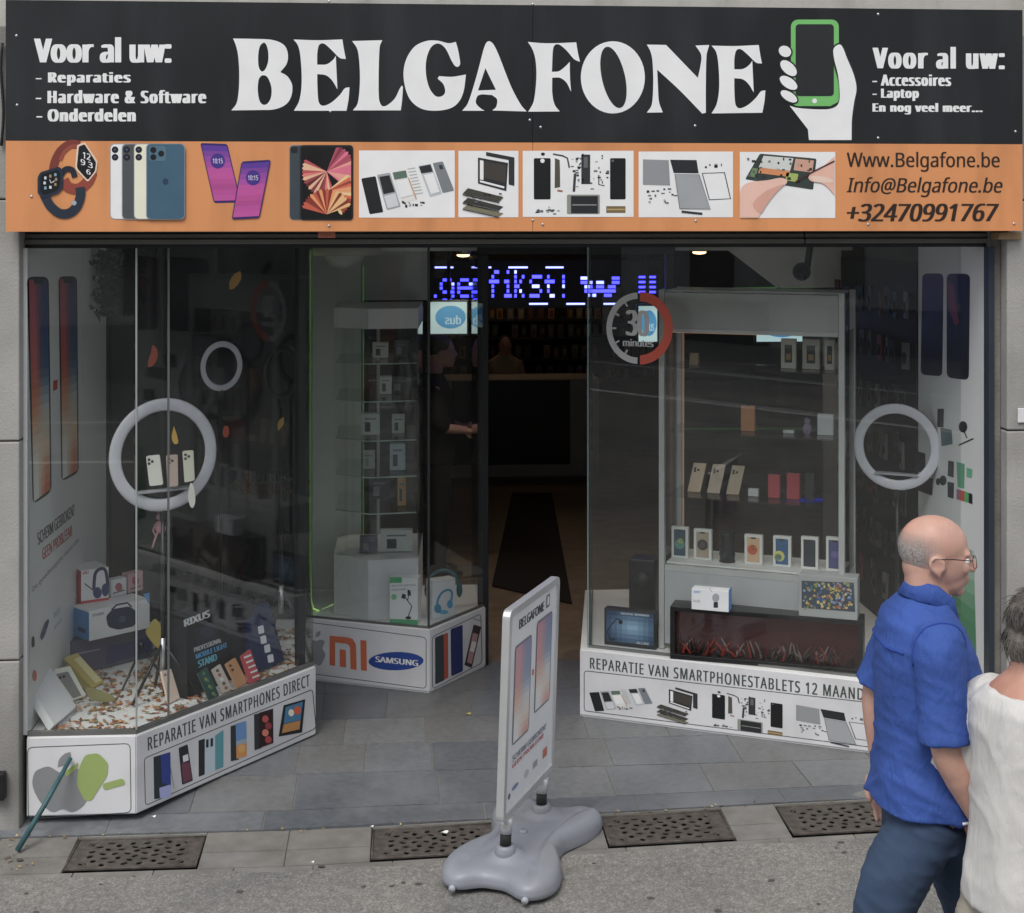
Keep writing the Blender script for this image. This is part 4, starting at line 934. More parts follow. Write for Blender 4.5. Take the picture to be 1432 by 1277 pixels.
for k, (q, cc, lb) in enumerate((([(204,638),(223,636),(228,678),(209,680)], '#cfd0c4', 'white phone case with dark camera dots, leftmost inside the left ring light'), ([(232,637),(248,636),(249,680),(234,681)], '#b09a90', 'dusty pink phone case in the middle inside the left ring light'), ([(255,631),(270,630),(272,672),(258,675)], '#c4c4b0', 'pale greenish phone case at the right inside the left ring light'))):
    P = Plane(c-nn*.015, CR, (0,0,1)); o = P.at(*P.px(*q[3])); th_ = thing('phone_case', lb, 'phone case', o, 'phone cases in the left ring light'); mb = MB()
    mb.prism([P.at(*P.px(*p)) for p in rquad(q, .15)], CD*.009, pm(cc)); bd = mb.build('body', th_)
    pr = Print(P); 
    for i, (dx, dy) in enumerate(((4.5,5),(4.5,10.5),(9,7.5))): pr.disc(q[0][0]+dx, q[0][1]+dy, 2, 2, '#23252a', 1)
    pr.build('camera_dots', bd)
big_leaf('pale ghost shaped charm hanging at the lower right of the left ring light', [(266,676),(271,682),(273,700),(270,710),(266,708),(263,695)], .42, '#c9c8bc', 'paper_charm')
ring_light('small white ring light on a black pole, upper middle of left window', 310, 512, 24.5, 35, 1.05, .14, 8.5, hold=False)
ring_light('unlit black ring light by the black post in left window', 395, 520, 21, 38, 1.35, .14, 9, m=M_blackpl, hold=False)
# hanging toy
o = aty(222, 740, .5); P = Plane(o, CR, (0,0,1)); t = thing('hanging_toy', 'pink stringy toy hanging under the left ring light', 'toy', o); mb = MB(); pk = pm('#b5808a')
mb.ell(P.at(*P.px(222,737)), (.016,.014,.028), pk); mb.ell(P.at(*P.px(222,723)), (.012,.012,.013), pk)
for p in ([(220,745),(216,756),(213,766)], [(225,744),(230,752),(228,760)], [(218,732),(214,742),(218,750)], [(226,730),(231,738),(229,746)]): mb.tube([P.at(*P.px(*q)) for q in p], .0045, pk, 6)
mb.build('body', t); mb = MB(); mb.tube([P.at(*P.px(222,722)), P.at(*P.px(221,700))], .002, pk, 6); mb.build('cord', t)
# dark foliage and speaker high at the left
t = thing('artificial_plant', 'dark artificial plant hanging high beside the left wall board', 'plant', aty(143, 400, 1.3)); rn = random.Random(9); mb = MB(); gm = [mat('dark_leaf_%s' % n_, c_, .6, var=.3) for n_, c_ in (('a',(.03,.05,.03)),('b',(.05,.06,.04)),('c',(.02,.03,.022)))]
for i in range(150):
    p = aty(rn.gauss(143, 11), rn.uniform(352, 440), rn.uniform(1.2, 1.45)); a = Vector((rn.uniform(-1,1), rn.uniform(-1,1), rn.uniform(-1,.3))).normalized()*rn.uniform(.02,.045); b = a.orthogonal().normalized()*.012
    mb.add([p-a, p+b, p+a, p-b], [(0,1,2,3)], rn.choice(gm))
mb.build('foliage', t); mb = MB(); mb.tube([aty(143,350,1.33), aty(141,395,1.33), aty(146,435,1.33)], .006, gm[2], 6); mb.build('stem', t)
p = aty(126, 443, 1.5); mb = MB(); mb.obox(p, (.17,0,0), (0,.1,0), (0,0,.19), M_blackpl, .008); t = thing('wall_speaker', 'black box speaker high behind the dark artificial plant', 'speaker', p); mb.build('body', t)
mb = MB(); mb.tube([p+Vector((.085,-.001,.06)), p+Vector((.085,-.006,.06))], .045, mat('cone', (.03,.03,.03), .5), 20); mb.build('cone', t)

# ---------------- middle window
Mf, Mg, Mh, Mi, Mj = (-.985, 1.737), (-.319, 1.462), (-.014, 1.885), (-.014, 2.36), (-.985, 2.36)
mw = thing('display_window', 'middle display window with orange, grey and blue logos on its base', 'shop window', (-.5, 2.0, 0))
mb = MB(); mb.prism(flat([Mf, Mg, Mh, Mi, Mj], .001), (0,0,.32), M_white); mb.build('base', mw)
mb = MB(); mb.prism(flat([Mf, Mg, Mh, Mi, Mj], .3215), (0,0,.0065), M_deckw); mb.build('deck', mw)
for p, q in ((Mf, Mg), (Mg, Mh)):
    mb = MB(); o, U, V, W = vpane(p, q, .3285, .338, .016); mb.obox(o, U, V, W, M_chan); mb.build('glass_channel', mw)
    f = lerp2(p, q, .012), lerp2(p, q, .985)
    mb = MB(); o, U, V, W = vpane(*f, .3385, GTOP-.005, .008); o = o+V*.5; mb.obox(o, U, V, W, M_glass); mb.build('glass_pane', mw)
mb = MB(); mb.obox((Mg[0]-.005, Mg[1]+.004, .338), (.009,.003,0), (-.003,.009,0), (0,0,GTOP-.345), mat('dark_glass_joint', (.05,.06,.058), .3)); mb.build('glass_joint', mw)
x1, x2 = aty(505, 500, 2.33).x, aty(600, 400, 2.33).x
mb = MB(); mb.box((-.985, 2.33, .329), (x1, 2.355, 2.235), M_board); mb.box((x1+.002, 2.335, aty(550,420,2.33).z), (x2, 2.35, 2.235), mat('grey_bulkhead', (.6,.6,.6), .7)); mb.build('back_panel', mw)
mb = MB(); mb.box((-.983, 1.76, .329), (-.973, 2.328, 2.235), M_board); mb.build('side_panel', mw)
PMF = vplane((Mf[0], Mf[1]-.0065), (Mg[0], Mg[1]-.0065)); PMS = vplane((Mg[0]+.005, Mg[1]-.0035), (Mh[0]+.005, Mh[1]-.0035))
b1 = base_front(mw, (Mf[0], Mf[1]-.0065), (Mg[0], Mg[1]-.0065)); b2 = base_front(mw, (Mg[0]+.0055, Mg[1]-.0035), (Mh[0]+.005, Mh[1]-.0035))
zm = lambda *p: [(420+x[0]*.1955, 740+x[1]*.1956, *x[2:]) for x in p]
pr = Print(PMF); border(pr, zm((20,660),(900,775),(900,1140),(20,1025)), .9)
pr.smooth(zm((60,800),(90,790),(115,800),(145,790),(175,805),(160,850),(180,895),(165,940),(140,975),(110,965),(80,975),(50,940),(35,880),(40,825)), '#85888c', 2); pr.smooth(zm((108,775,1),(115,745),(145,725,1),(140,760)), '#85888c', 2)
OR = '#bd5d36'
pr.poly(zm((210,762),(330,772),(375,785),(398,825),(403,1006),(360,1000),(356,845),(345,825),(325,818),(250,810),(250,978),(210,972)), OR, 2); pr.poly(zm((282,858),(326,864),(328,988),(284,983)), OR, 2); pr.poly(zm((430,792),(473,797),(477,1014),(434,1008)), OR, 2)
pr.disc(554, 924.5, 38.5, 12.8, '#22418c', 2, rot=-.02); pr.text('SAMSUNG', (525,917.5), (525,925.5), (585,931.5), '#d3d5dc', .045, lay=3)
pr.build('logo_prints', b1)
pr = Print(PMS); border(pr, zm((942,770),(1290,605),(1300,955),(945,1145)), .9)
pr.poly(rquad(zm((962,775),(1025,750),(1030,1080),(964,1110)), .1), '#333e44', 2); pr.poly(zm((1022,752),(1054,740),(1057,1060),(1026,1078)), '#a84a38', 3); pr.poly(zm((1054,740),(1072,735),(1075,1050),(1057,1060)), '#b9bcc4', 3); pr.poly(rquad(zm((1072,715),(1158,683),(1160,1015),(1078,1052)), .12), '#232c62', 4)
pr.poly(rquad(zm((1238,682),(1292,698),(1225,992),(1172,972)), .1), '#3a2a30', 2); pr.poly(zm((1232,740),(1270,752),(1222,965),(1190,950)), '#a87f80', 3); pr.poly(zm((1225,800),(1258,810),(1240,880),(1208,870)), '#c9c2bc', 4); pr.line(zm((1235,640),(1290,655)), 1, '#55585c', 2)
pr.build('handset_prints', b2)
# tower showcase
tc = thing('tower_showcase', 'five sided glass tower showcase on a white plinth', 'showcase', atz(525, 866, DECK))
tP, tQ, tR = atz(467,858,DECK), atz(515,868,DECK), atz(585,864,DECK); q5 = [(tP.x,tP.y), (tQ.x,tQ.y), (tR.x,tR.y), (tR.x+.03, 2.28), (tP.x, 2.28)]
def zy(y): return CAMZ-(y-300)/268.6
mb = MB(); mb.prism(flat(q5, DECK+.001), (0,0,zy(783)-DECK), M_white); mb.build('plinth', tc)
mb = MB(); mb.prism(flat(q5, zy(460)), (0,0,zy(432)-zy(460)), M_white); mb.build('header', tc)
for i in range(4):
    mb = MB(); p, q = q5[i], q5[(i+1)]; mb.obox(*vpane(lerp2(p,q,.02), lerp2(p,q,.98), zy(783)+.003, zy(460)-.002, .005), M_glass2); mb.build('pane', tc)
for y in (510, 563, 618, 669, 720):
    mb = MB(); c = (sum(p[0] for p in q5)/5, sum(p[1] for p in q5)/5); mb.prism(flat([lerp2(c, p, .95) for p in q5], zy(y)), (0,0,.006), glassmat('shelf_glass', (.95,.97,.96), 1.14)); sf_ = mb.build('shelf', tc); mb = MB(); mb.tube([Vector((*lerp2(c, p, .955), zy(y)+.003)) for p in q5[:3]], .0035, mat('shelf_edge', (.5,.6,.54), .3), 6); mb.build('edge', sf_)
mb = MB(); pp = aty(529, 500, 2.26); mb.tube([(pp.x, 2.26, zy(782)), (pp.x, 2.26, zy(461))], .009, M_alug, 8); mb.build('post', tc)
for x0, x1, y0, y1, yy, z, c, lb in ((521,543,488,509,1.95,510,'#b5b6ba','small plain white box on the top shelf of the tower showcase'), (505,531,588,617,1.85,618,'#aab0ae','pale box on the third shelf of the tower showcase'), (545,567,632,668,1.85,669,'#9aa6ac','white box with a dark picture in the tower showcase'), (556,568,680,719,1.85,720,'#a8804c','narrow tan box on the lowest shelf of the tower showcase'), (532,577,753,782,1.8,783,'#b0b2b0','white carton with a printed bulb on the tower showcase floor'), (551,572,487,509,2.0,510,'#4a4f4c','dark small box at the right of the top tower shelf'), (503,528,760,782,1.78,783,'#56586a','dull violet box on the tower showcase floor'), (545,575,540,562,2.0,563,'#3a403e','dark flat box on the second tower shelf'), (516,545,690,719,2.05,720,'#2b302f','dark box of bottles on the lowest tower shelf'), (548,566,592,617,1.9,618,'#a3a8a6','pale box at the right of the third tower shelf'), (508,524,644,668,1.9,669,'#8f9694','pale grey box at the left of the fourth tower shelf'), (531,548,537,562,1.95,563,'#b0b3b2','white box on the second tower shelf')):
    A, B = aty(x0, y1, yy), aty(x1, y1, yy); zz = zy(z)+.007; t = thing('small_box', lb, 'box', (A.x, yy, zz), 'goods in the tower showcase'); mb = MB(); H = (y1-y0)/268.6*1.04
    mb.obox((A.x, yy, zz), (B.x-A.x,0,0), (0,.06,0), (0,0,H), pm(c), .002); bd = mb.build('body', t); P = Plane((A.x, yy, zz), (1,0,0), (0,0,1)); pr = Print(P); w_ = B.x-A.x
    pr.tri([[(w_*.2,H*.15),(w_*.5,H*.15),(w_*.5,H*.6),(w_*.2,H*.6)]], '#3a3d40' if c[1] in '9ab' else '#7a7d80', 1, True); pr.tri([[(w_*.2,H*.72),(w_*.8,H*.72),(w_*.8,H*.8),(w_*.2,H*.8)]], '#6a6d70', 1, True); pr.build('print', bd)
# green lamp box and headphone box
t, F, Sd, bd = pbox('lamp_box', 'green and white carton printed with a twin head lamp', 'box', (545,872.5), (584.5,874), DECK, 807.5, .08, D['white'])
goods_print(F, bd, lambda p: (p.poly([(545,807.5),(562,807),(562,815),(545,815.5)], '#4a9c6c', 1), p.poly([(545,865.5),(584.5,867),(584.5,874),(545,872.5)], '#4a9c6c', 1), p.text('MULTIFUNCTION', (548,818),(548,820.5),(581,819.5),'#55585c',0), p.text('LED LAMP', (548,823),(548,826),(568,825.5),'#55585c',0), p.disc(551,835,4,4,'#6fae86',1), p.line([(571,862),(576,848),(570,840)], 1.4, '#202326', 1), p.line([(570,840),(566,834)], 1.2, '#202326', 1), p.line([(570,840),(572,830)], 1.2, '#202326', 1), p.poly([(563,830),(568,832),(566,838),(561,836)], '#202326', 2), p.poly([(570,824),(574,826),(575,833),(570,833)], '#202326', 2), p.disc(571,864,4,2.2,'#202326',2)))
pr = Print(Sd); pr.tri([[(0,0),(.08,0),(.08,.22),(0,.22)]], '#3f8a60', 1, True); pr.build('side_print', bd)
t, F, Sd, bd = pbox('headphone_box', 'white carton printed with blue headphones in the middle window', 'box', (604.7,866), (637,861), DECK, 813, .07, D['white'])
goods_print(F, bd, lambda p: (p.line(curve2([(612,852),(612,840),(618,829),(627,825),(632,829),(631,840)], False), 3, '#2f86ae', 1), p.disc(612,851,5,6.5,'#2f86ae',2), p.disc(629,845,4,6,'#3a94bc',2), p.disc(620,856,7,3,'#4a9ec4',1)))
c = aty(620, 820, F.o.y-.03 if False else 1.78); t = thing('headphones', 'teal headphones hung around the white headphone carton', 'headphones', (c.x, c.y, DECK)); mb = MB(); tm = mat('teal_plastic', (.03,.16,.2), .3)
mb.ring(c, (1,0,0), (0,0,1), .085, .008, tm, 24, 8, .012, 0, math.pi); mb.build('headband', t)
for s_ in (-1, 1): mb = MB(); mb.ell(c+Vector((s_*.085,0,-.02)), (.016,.035,.04), tm); mb.build('ear_cup', t)
# dome lamp and light strips
t = thing('ceiling_lamp', 'white dome lamp on a wide plate at the middle window ceiling', 'lamp', aty(481, 345, 2.0)); p = aty(481, 352, 1.95); mb = MB(); mb.tube([p+Vector((0,0,.03)), p+Vector((0,0,-.018))], [.2,.2], mat('cream_plate', (.5,.47,.42), .5), 32); mb.build('plate', t)
mb = MB(); mb.ell(p+Vector((0,0,-.02)), (.115,.115,.075), mat('opal_glass', (.6,.6,.62), .3), 28, 12); mb.build('dome', t)
M_led = mat('green_light_strip', (.3,.6,.2), .4, emit='#a5d070', es=.5); M_ledb = mat('blue_light_strip', (.02,.04,.3), .4, emit='#1a2cff', es=.5); M_ledg = mat('thin_green_light', (.1,.4,.1), .4, emit='#6fae5a', es=.12)
mb = MB(); pts = [aty(434, y, 1.80) for y in range(350, 830, 48)]+[aty(435, 838, 1.80), aty(438, 851, 1.82), aty(447, 855, 1.86), aty(466, 846, 1.98)]; mb.tube(pts, .0045, M_led, 8)
tag(mb.build('light_strip', loc=pts[0]), 'glowing green light strip down the left edge of the middle window', 'light strip')
mb = MB(); pts = [aty(508, y, 2.32) for y in (372, 430, 600, 770)]; mb.tube(pts, .003, M_ledg, 8); tag(mb.build('light_strip', loc=pts[0]), 'thin green light strip behind the tower showcase', 'light strip')

# ---------------- doorway
dr = thing('shop_door', 'black framed glass shop door standing open at the entrance', 'door', (.3, 1.95, 0))
xa, xb, xc = aty(668,500,1.93).x, aty(683,500,1.93).x, .98
for a, b in ((xa, xb), (xc, xc+.05)):
    mb = MB(); mb.obox((a, 1.91, .002), (b-a,0,0), (0,.06,0), (0,0,2.22), M_black, .004); mb.build('frame_post', dr)
mb = MB(); mb.obox((xa, 1.905, 2.225), (xc+.05-xa,0,0), (0,.09,0), (0,0,.075), M_black, .004); mb.build('frame_head', dr)
mb = MB(); mb.box((xa-.02, 1.99, .04), (xb+.46, 1.998, 2.2), M_glass); 
mb.v = [v+Vector((0,.0,0)) for v in mb.v]; 
lf = MB(); lf.obox((xa-.01, 2.0, .01), (.035,0,0), (0,.75,0), (0,0,.05), M_black, .003); lf.obox((xa-.01, 2.0, 2.15), (.035,0,0), (0,.75,0), (0,0,.05), M_black, .003); lf.build('leaf_rail', dr)
lf = MB(); lf.box((xa+.003, 2.005, .062), (xa+.011, 2.74, 2.148), M_glass); lf.build('leaf_glass', dr)

# ---------------- right window
Ra, Rb, Rc, Rd = (.41, 1.062), (2.03, .292), (2.03, 2.19), (.57, 2.19)
rw = thing('display_window', 'right display window with tall cabinet and long lettered base', 'shop window', (1.3, 1.2, 0))
mb = MB(); mb.prism(flat([Ra, Rb, Rc, Rd], .001), (0,0,.32), M_white); mb.build('base', rw)
mb = MB(); mb.prism(flat([Ra, Rb, Rc, Rd], .3215), (0,0,.0065), M_deckw); mb.build('deck', rw)
e_ = (Vector((*Rb,0))-Vector((*Ra,0))).normalized(); en = Vector((-e_.y, e_.x, 0))
off = lambda p, k: (p[0]+en.x*k, p[1]+en.y*k)
Ga = hit(823, 600, Vector((*off(Ra,.03),0)), en); Gj = hit(1349, 500, Vector((*off(Ra,.03),0)), en); Gb = off(Rb, .03); Gd = (Ga.x+.145, 2.17)
for p, q in (((Ga.x,Ga.y), (Gj.x-e_.x*.003,Gj.y-e_.y*.003)), ((Gj.x+e_.x*.003,Gj.y+e_.y*.003), Gb), (Gd, (Ga.x, Ga.y+.006))):
    mb = MB(); mb.obox(*vpane(p, q, .3285, .34, .016), M_chan); mb.build('glass_channel', rw)
    mb = MB(); o, U, V, W = vpane(p, q, .3405, GTOP-.004, .008); mb.obox(o+V*.5, U, V, W, M_glass); mb.build('glass_pane', rw)
mb = MB(); mb.obox((Ga.x-.006, Ga.y-.002, .331), (.006,0,0), (0,.008,0), (0,0,GTOP-.336), M_gedge); mb.build('glass_edge', rw)
mb = MB(); mb.obox((Gj.x-.002, Gj.y-.003, .341), (.004,0,0), (0,.005,0), (0,0,GTOP-.346), mat('seam', (.2,.22,.22), .4)); mb.build('glass_joint', rw)
mb = MB(); mb.box((2.03, .062, .002), (2.044, .89, GTOP-.002), M_board); mb.build('wall_board', rw)
mb = MB(); mb.box((2.026, .004, .001), (2.05, .06, GTOP), mat('dark_blue_frame', (.03,.04,.055), .4)); mb.build('jamb_frame', rw)
b1 = base_front(rw, off(Ra, -.0065), off(Rb, -.0065)); PRF = vplane(off(Ra, -.0065), off(Rb, -.0065))
zr = lambda *p: [(800+x[0]*.3604, 720+x[1]*.3602, *x[2:]) for x in p]
pr = Print(PRF); pr.text('REPARATIE VAN SMARTPHONESTABLETS 12 MAAND', (825,919.5), (825,935), (1208,979.5), '#3a4440', .03, sp=1.2); pr.text('EN', (1212,966.5), (1212,981), (1230,983), '#3a4440', .012, sp=1.1)
border(pr, [(817,938),(1400,1003),(1400,1068),(817,994)], 1)
pr.build('lettering', b1)
for src, fn, tl_, tr_, bl_ in (((502,214,640,300), pic_parts1, (822,950), (916,957), (822,994)), ((641,211,725,304), pic_laptop, (914,955), (980,966), (914,1005)), ((731,211,886,303), pic_explode, (984,962), (1103,980), (984,1016)), ((893,212,1025,304), pic_tabletparts, (1108,978), (1226,997), (1108,1034))):
    pr = Print(PRF, aff(src, tl_, tr_, bl_)); fn(pr); pr.build('printed_picture', b1)
# clock sticker on the glass
PG = Plane(Ga+en*.004-en*.0005, e_, (0,0,1)); pr = Print(PG); ts = thing('glass_sticker', 'round grey and red thirty minutes sticker on the right window glass', 'sticker', PG.at(*PG.px(894,510)))
def arc(cx, cy, rx, ry, a0, a1, wd, col, lay=2, n=20):
    o = [(cx+rx*math.cos(R(a0+(a1-a0)*i/n)), cy+ry*math.sin(R(a0+(a1-a0)*i/n))) for i in range(n+1)]; pr.poly(o+[(cx+(x-cx)*(1-wd/rx), cy+(y-cy)*(1-wd/rx)) for x, y in o[::-1]], col, lay)
arc(893, 459, 45, 50, 92, 268, 8, '#bcbdbe'); arc(895, 459, 46, 51, -90, 90, 12, '#cf5038')
for a in (120, 150, 180, 210, 240): x, y = 893+math.cos(R(a))*37, 459+math.sin(R(a))*41; pr.line([(x, y), (893+math.cos(R(a))*31, 459+math.sin(R(a))*35)], 2.6, '#bcbdbe', 2)
pr.text('30', (875,433), (875,469), (908,471), '#c4c5c6', .06); pr.text('minutes', (871,474), (871,484), (914,485.5), '#c4c5c6', .04)
pr.build('print', ts)
# right wall board pictures
PRW = Plane((2.03, 0, 0), (0,1,0), (0,0,1)); pr = Print(PRW)
for q in ([(1290,382.5),(1319.6,382.5),(1318,526.6),(1287.6,524)], [(1324,382.5),(1356.7,383),(1355,532),(1324,528)]):
    pr.poly(rquad(q, .25), '#22242c', 1); c = sum((Vector(p) for p in q), Vector((0,0)))/4; pr.poly(rquad([tuple(c+(Vector(p)-c)*.93) for p in q], .25), '#161826', 2)
pr.poly([(1326,392),(1334,400),(1342,452),(1336,455),(1327,430)], '#6a2a38', 3)
zw = lambda *p: [(1160+x*.329, 320+y*.329) for x, y in p]
for q, c in (((( 460,765),(487,765),(485,845),(458,842)),'#2d2f36'), (((472,845),(520,855),(524,915),(476,925)),'#3f5a5e'), (((362,942),(408,955),(408,1040),(364,1030)),'#2a2b2e'), (((505,985),(530,990),(528,1058),(503,1050)),'#26282b'), (((502,1075),(530,1080),(528,1148),(503,1140)),'#2a2c30'), (((540,990),(575,1000),(573,1105),(545,1098)),'#4a8f6c'), (((583,1015),(608,1022),(606,1060),(583,1055)),'#5aa07c'), (((405,1065),(440,1060),(438,1135),(362,1108)),'#3a3234'), (((540,1105),(556,1110),(556,1155),(540,1150)),'#8f5a78'), (((556,1110),(574,1115),(574,1160),(556,1155)),'#b0463c'), (((574,1115),(592,1122),(592,1165),(574,1160)),'#4f9a58'), (((592,1122),(608,1128),(608,1172),(592,1165)),'#24262b')): pr.poly(rquad(zw(*q), .08), c, 1)
pr.disc(*zw((568,842))[0], 6, 8, '#26282b', 1); pr.line(zw((550,920),(612,892)), 2, '#26282b', 1); pr.line(zw((572,860),(585,890)), 1.6, '#26282b', 1); pr.disc(*zw((483,1070))[0], 5, 7, '#26282b', 1); pr.disc(*zw((462,1075))[0], 3, 5, '#26282b', 1)
pr.grid([(1330,760),(1362,770),(1366,940),(1332,900)], lambda a, b: mixh('#a9b8ac', '#3f7a54', min(1, b*1.6)), 2, 8, 1)
pr.build('wall_print', rw)
# ---- tall cabinet
cl = atz(921, 907, DECK); cw = (hit(1181, 860, cl, en)-cl).dot(e_); cdp = .36
tall = thing('glass_cabinet', 'tall aluminium framed glass cabinet with phones on its shelves', 'cabinet', cl)
def zc(y): return CAMZ-(y-300)/286.6
O = Vector((cl.x, cl.y, 0)); ev, nv = e_*cw, en*cdp; pw = .028
HT, HB, LB = zc(405), zc(458), zc(787)
for k, (a, b) in enumerate(((0,0),(1,0),(0,1),(1,1))):
    mb = MB(); mb.obox(O+e_*(cw-pw)*a+en*(cdp-pw)*b+Vector((0,0,DECK+.001)), e_*pw, en*pw, Vector((0,0,HT-DECK)), M_alug, .003); mb.build('post', tall)
ins = lambda z0, z1, th_, m, nm, g=.03: (lambda mb: (mb.obox(O+e_*g+en*.004+Vector((0,0,z0)), e_*(cw-2*g), en*th_, Vector((0,0,z1-z0)), m), mb.build(nm, tall)))(MB())
ins(HB, HT-.012, .02, mat('grey_header', (.46,.47,.46), .5), 'header'); ins(HB-.02, HB-.001, .03, M_alug, 'rail'); ins(DECK+.03, LB-.03, .015, mat('grey_panel', (.48,.49,.5), .5), 'lower_panel'); ins(LB-.029, LB-.002, .03, M_alug, 'rail'); ins(LB, HB-.022, .005, M_glass2, 'front_glass')
mb = MB(); mb.obox(O+e_*.03+en*.03+Vector((0,0,HT-.01)), e_*(cw-.06), en*(cdp-.06), Vector((0,0,.01)), M_alug); mb.build('top', tall)
M_shg = glassmat('pale_shelf_glass', (.93,.95,.94), 1.35)
SH = [zc(514), zc(603), zc(693)]
for z in SH: mb = MB(); mb.obox(O+e_*.03+en*.012+Vector((0,0,z)), e_*(cw-.06), en*(cdp-.03), Vector((0,0,.007)), M_shg); mb.build('shelf', tall)
mb = MB(); mb.obox(O+e_*.03+en*.036+Vector((0,0,LB)), e_*(cw-.06), en*(cdp-.05), Vector((0,0,.008)), M_deckw); mb.build('floor', tall)
for s_ in (0, 1): mb = MB(); mb.obox(O+e_*(cw*s_+(.004 if not s_ else -.009))+en*.03+Vector((0,0,LB)), e_*.005, en*(cdp-.06), Vector((0,0,HB-LB)), M_glass2); mb.build('side_glass', tall)
mb = MB(); mb.obox(O+e_*.035+en*(cdp-.045)+Vector((0,0,LB+.1)), e_*.008, en*.008, Vector((0,0,HB-LB-.12)), mat('warm_light_strip', (.5,.45,.4), .4, emit='#ffb27a', es=.07)); mb.build('light_strip', tall)
mb = MB(); mb.obox(O+e_*.06+en*.045+Vector((0,0,HB-.024)), e_*(cw*.5), en*.008, Vector((0,0,.006)), mat('warm_light_strip_top', (.8,.6,.4), .4, emit='#ffb27a', es=.5)); mb.build('light_strip', tall)
def shelf_box(name, label, cat, x0, x1, y0, y1, z, back, th_, col, fn=None, lean=0, slant=0, group='phones and boxes in the tall cabinet'):
    """goods standing on a cabinet shelf: pixel extent on a plane set back from the front glass"""
    A = hit(x0, y1, O+en*back, en); B = hit(x1, y1, O+en*back, en); A.z = B.z = z; P = Plane(A, e_, (0,0,1)); t = thing(name, label, cat, A, group)
    U = (B-A); U.z = 0; H = (y1-y0)/286.6*(1+.02); sl_ = U.normalized()*slant*H; mb = MB(); mb.obox(A+Vector((0,0,.001)), U, en*th_, Vector((0,0,H))+sl_+en*lean*H, pm(col) if isinstance(col, str) else col, .002); bd = mb.build('body', t)
    if fn: P2 = Plane(A+Vector((0,0,.001)), e_, Vector((0,0,1))+en*lean); pr = Print(P2); fn(pr, U.length, H, slant*H); pr.build('print', bd)
    return t
def uvrect(pr, w_, H, s_, a, b, c, d, col, lay=1): pr.tri([[(w_*a+s_*b,H*b),(w_*c+s_*b,H*b),(w_*c+s_*d,H*d),(w_*a+s_*d,H*d)]], col, lay, True)
def uvdisc(pr, w_, H, cx, cy, r, col, lay=2): pr.tri([[(w_*cx+r*math.cos(2*math.pi*i/18), H*cy+r*math.sin(2*math.pi*i/18)) for i in range(18)]], col, lay, True)
def ph(bgc, blobs):
    def fn(pr, w_, H, s_):
        uvrect(pr, w_, H, s_, .15, .08, .85, .92, bgc, 1); uvrect(pr, w_, H, s_, .36, .87, .64, .92, '#15161a', 3)
        for cx, cy, r, c in blobs: uvdisc(pr, w_, H, cx, cy, r*w_, c)
    return fn
zf = LB+.008
for x0, x1, y0, y1, bgc, bl_, lb in ((939,962,735,778,'#2a4a5c',[(.5,.45,.3,'#4f8a7c'),(.55,.55,.16,'#b9c46a')],'white phone box with blue green planet picture'), (970,995,738,780,'#a3927c',[(.5,.5,.3,'#3c3a3c'),(.5,.5,.16,'#6a6058')],'white phone box with a dark round picture on beige'), (1041,1066,744,784,'#c7a27c',[(.45,.5,.28,'#c4502e'),(.5,.55,.14,'#e0a04a')],'white phone box with an orange red round picture'), (1081,1106,748,789,'#2d5a86',[(.35,.35,.3,'#c4c05a'),(.3,.3,.2,'#4f8fae')],'white phone box with a blue and yellow picture'), (1120,1144,750,793,'#27303c',[],'white phone box with a plain dark blue screen'), (1155,1180,752,797,'#4a4a7c',[(.5,.5,.2,'#6a5f9a')],'white phone box with a violet screen, rightmost of the row')):
    shelf_box('phone_box', lb, 'box', x0, x1, y0, y1, zf, .12, .03, '#cfcdc9', ph(bgc, bl_))
t = thing('smart_speaker', 'black ribbed lens shaped gadget between two phone boxes', 'gadget', hit(1017, 783, O+en*.14, en)); A = hit(1017, 783, O+en*.14, en); A.z = zf; mb = MB(); mb.tube([A+Vector((0,0,k*.012)) for k in range(13)], [.036+.004*(k % 3 == 0) for k in range(13)], M_blackpl, 20); mb.build('body', t)
mb = MB(); mb.ring(A+Vector((0,0,.13)), (1,0,0), (0,1,0), .03, .005, M_alug, 20, 6); mb.build('rim', t)
for k, (x0, x1, c) in enumerate(((961,979,'#c9a98a'),(988,1006,'#bfa890'),(1015,1033,'#b09a7c'))):
    shelf_box('gold_phone', 'gold phone leaning on the third cabinet shelf, %s' % ('leftmost of three', 'middle one of three', 'rightmost of three')[k], 'phone', x0, x1, 650+k*1.5, 688+k*1.5, SH[2]+.007, .14, .009, c, lambda pr, w_, H, s_: (uvdisc(pr, w_, H, .5, .85, .006, '#2a2420'), uvdisc(pr, w_, H, .5, .76, .006, '#2a2420'), uvdisc(pr, w_, H, .75, .8, .006, '#2a2420')), lean=.3, slant=.16)
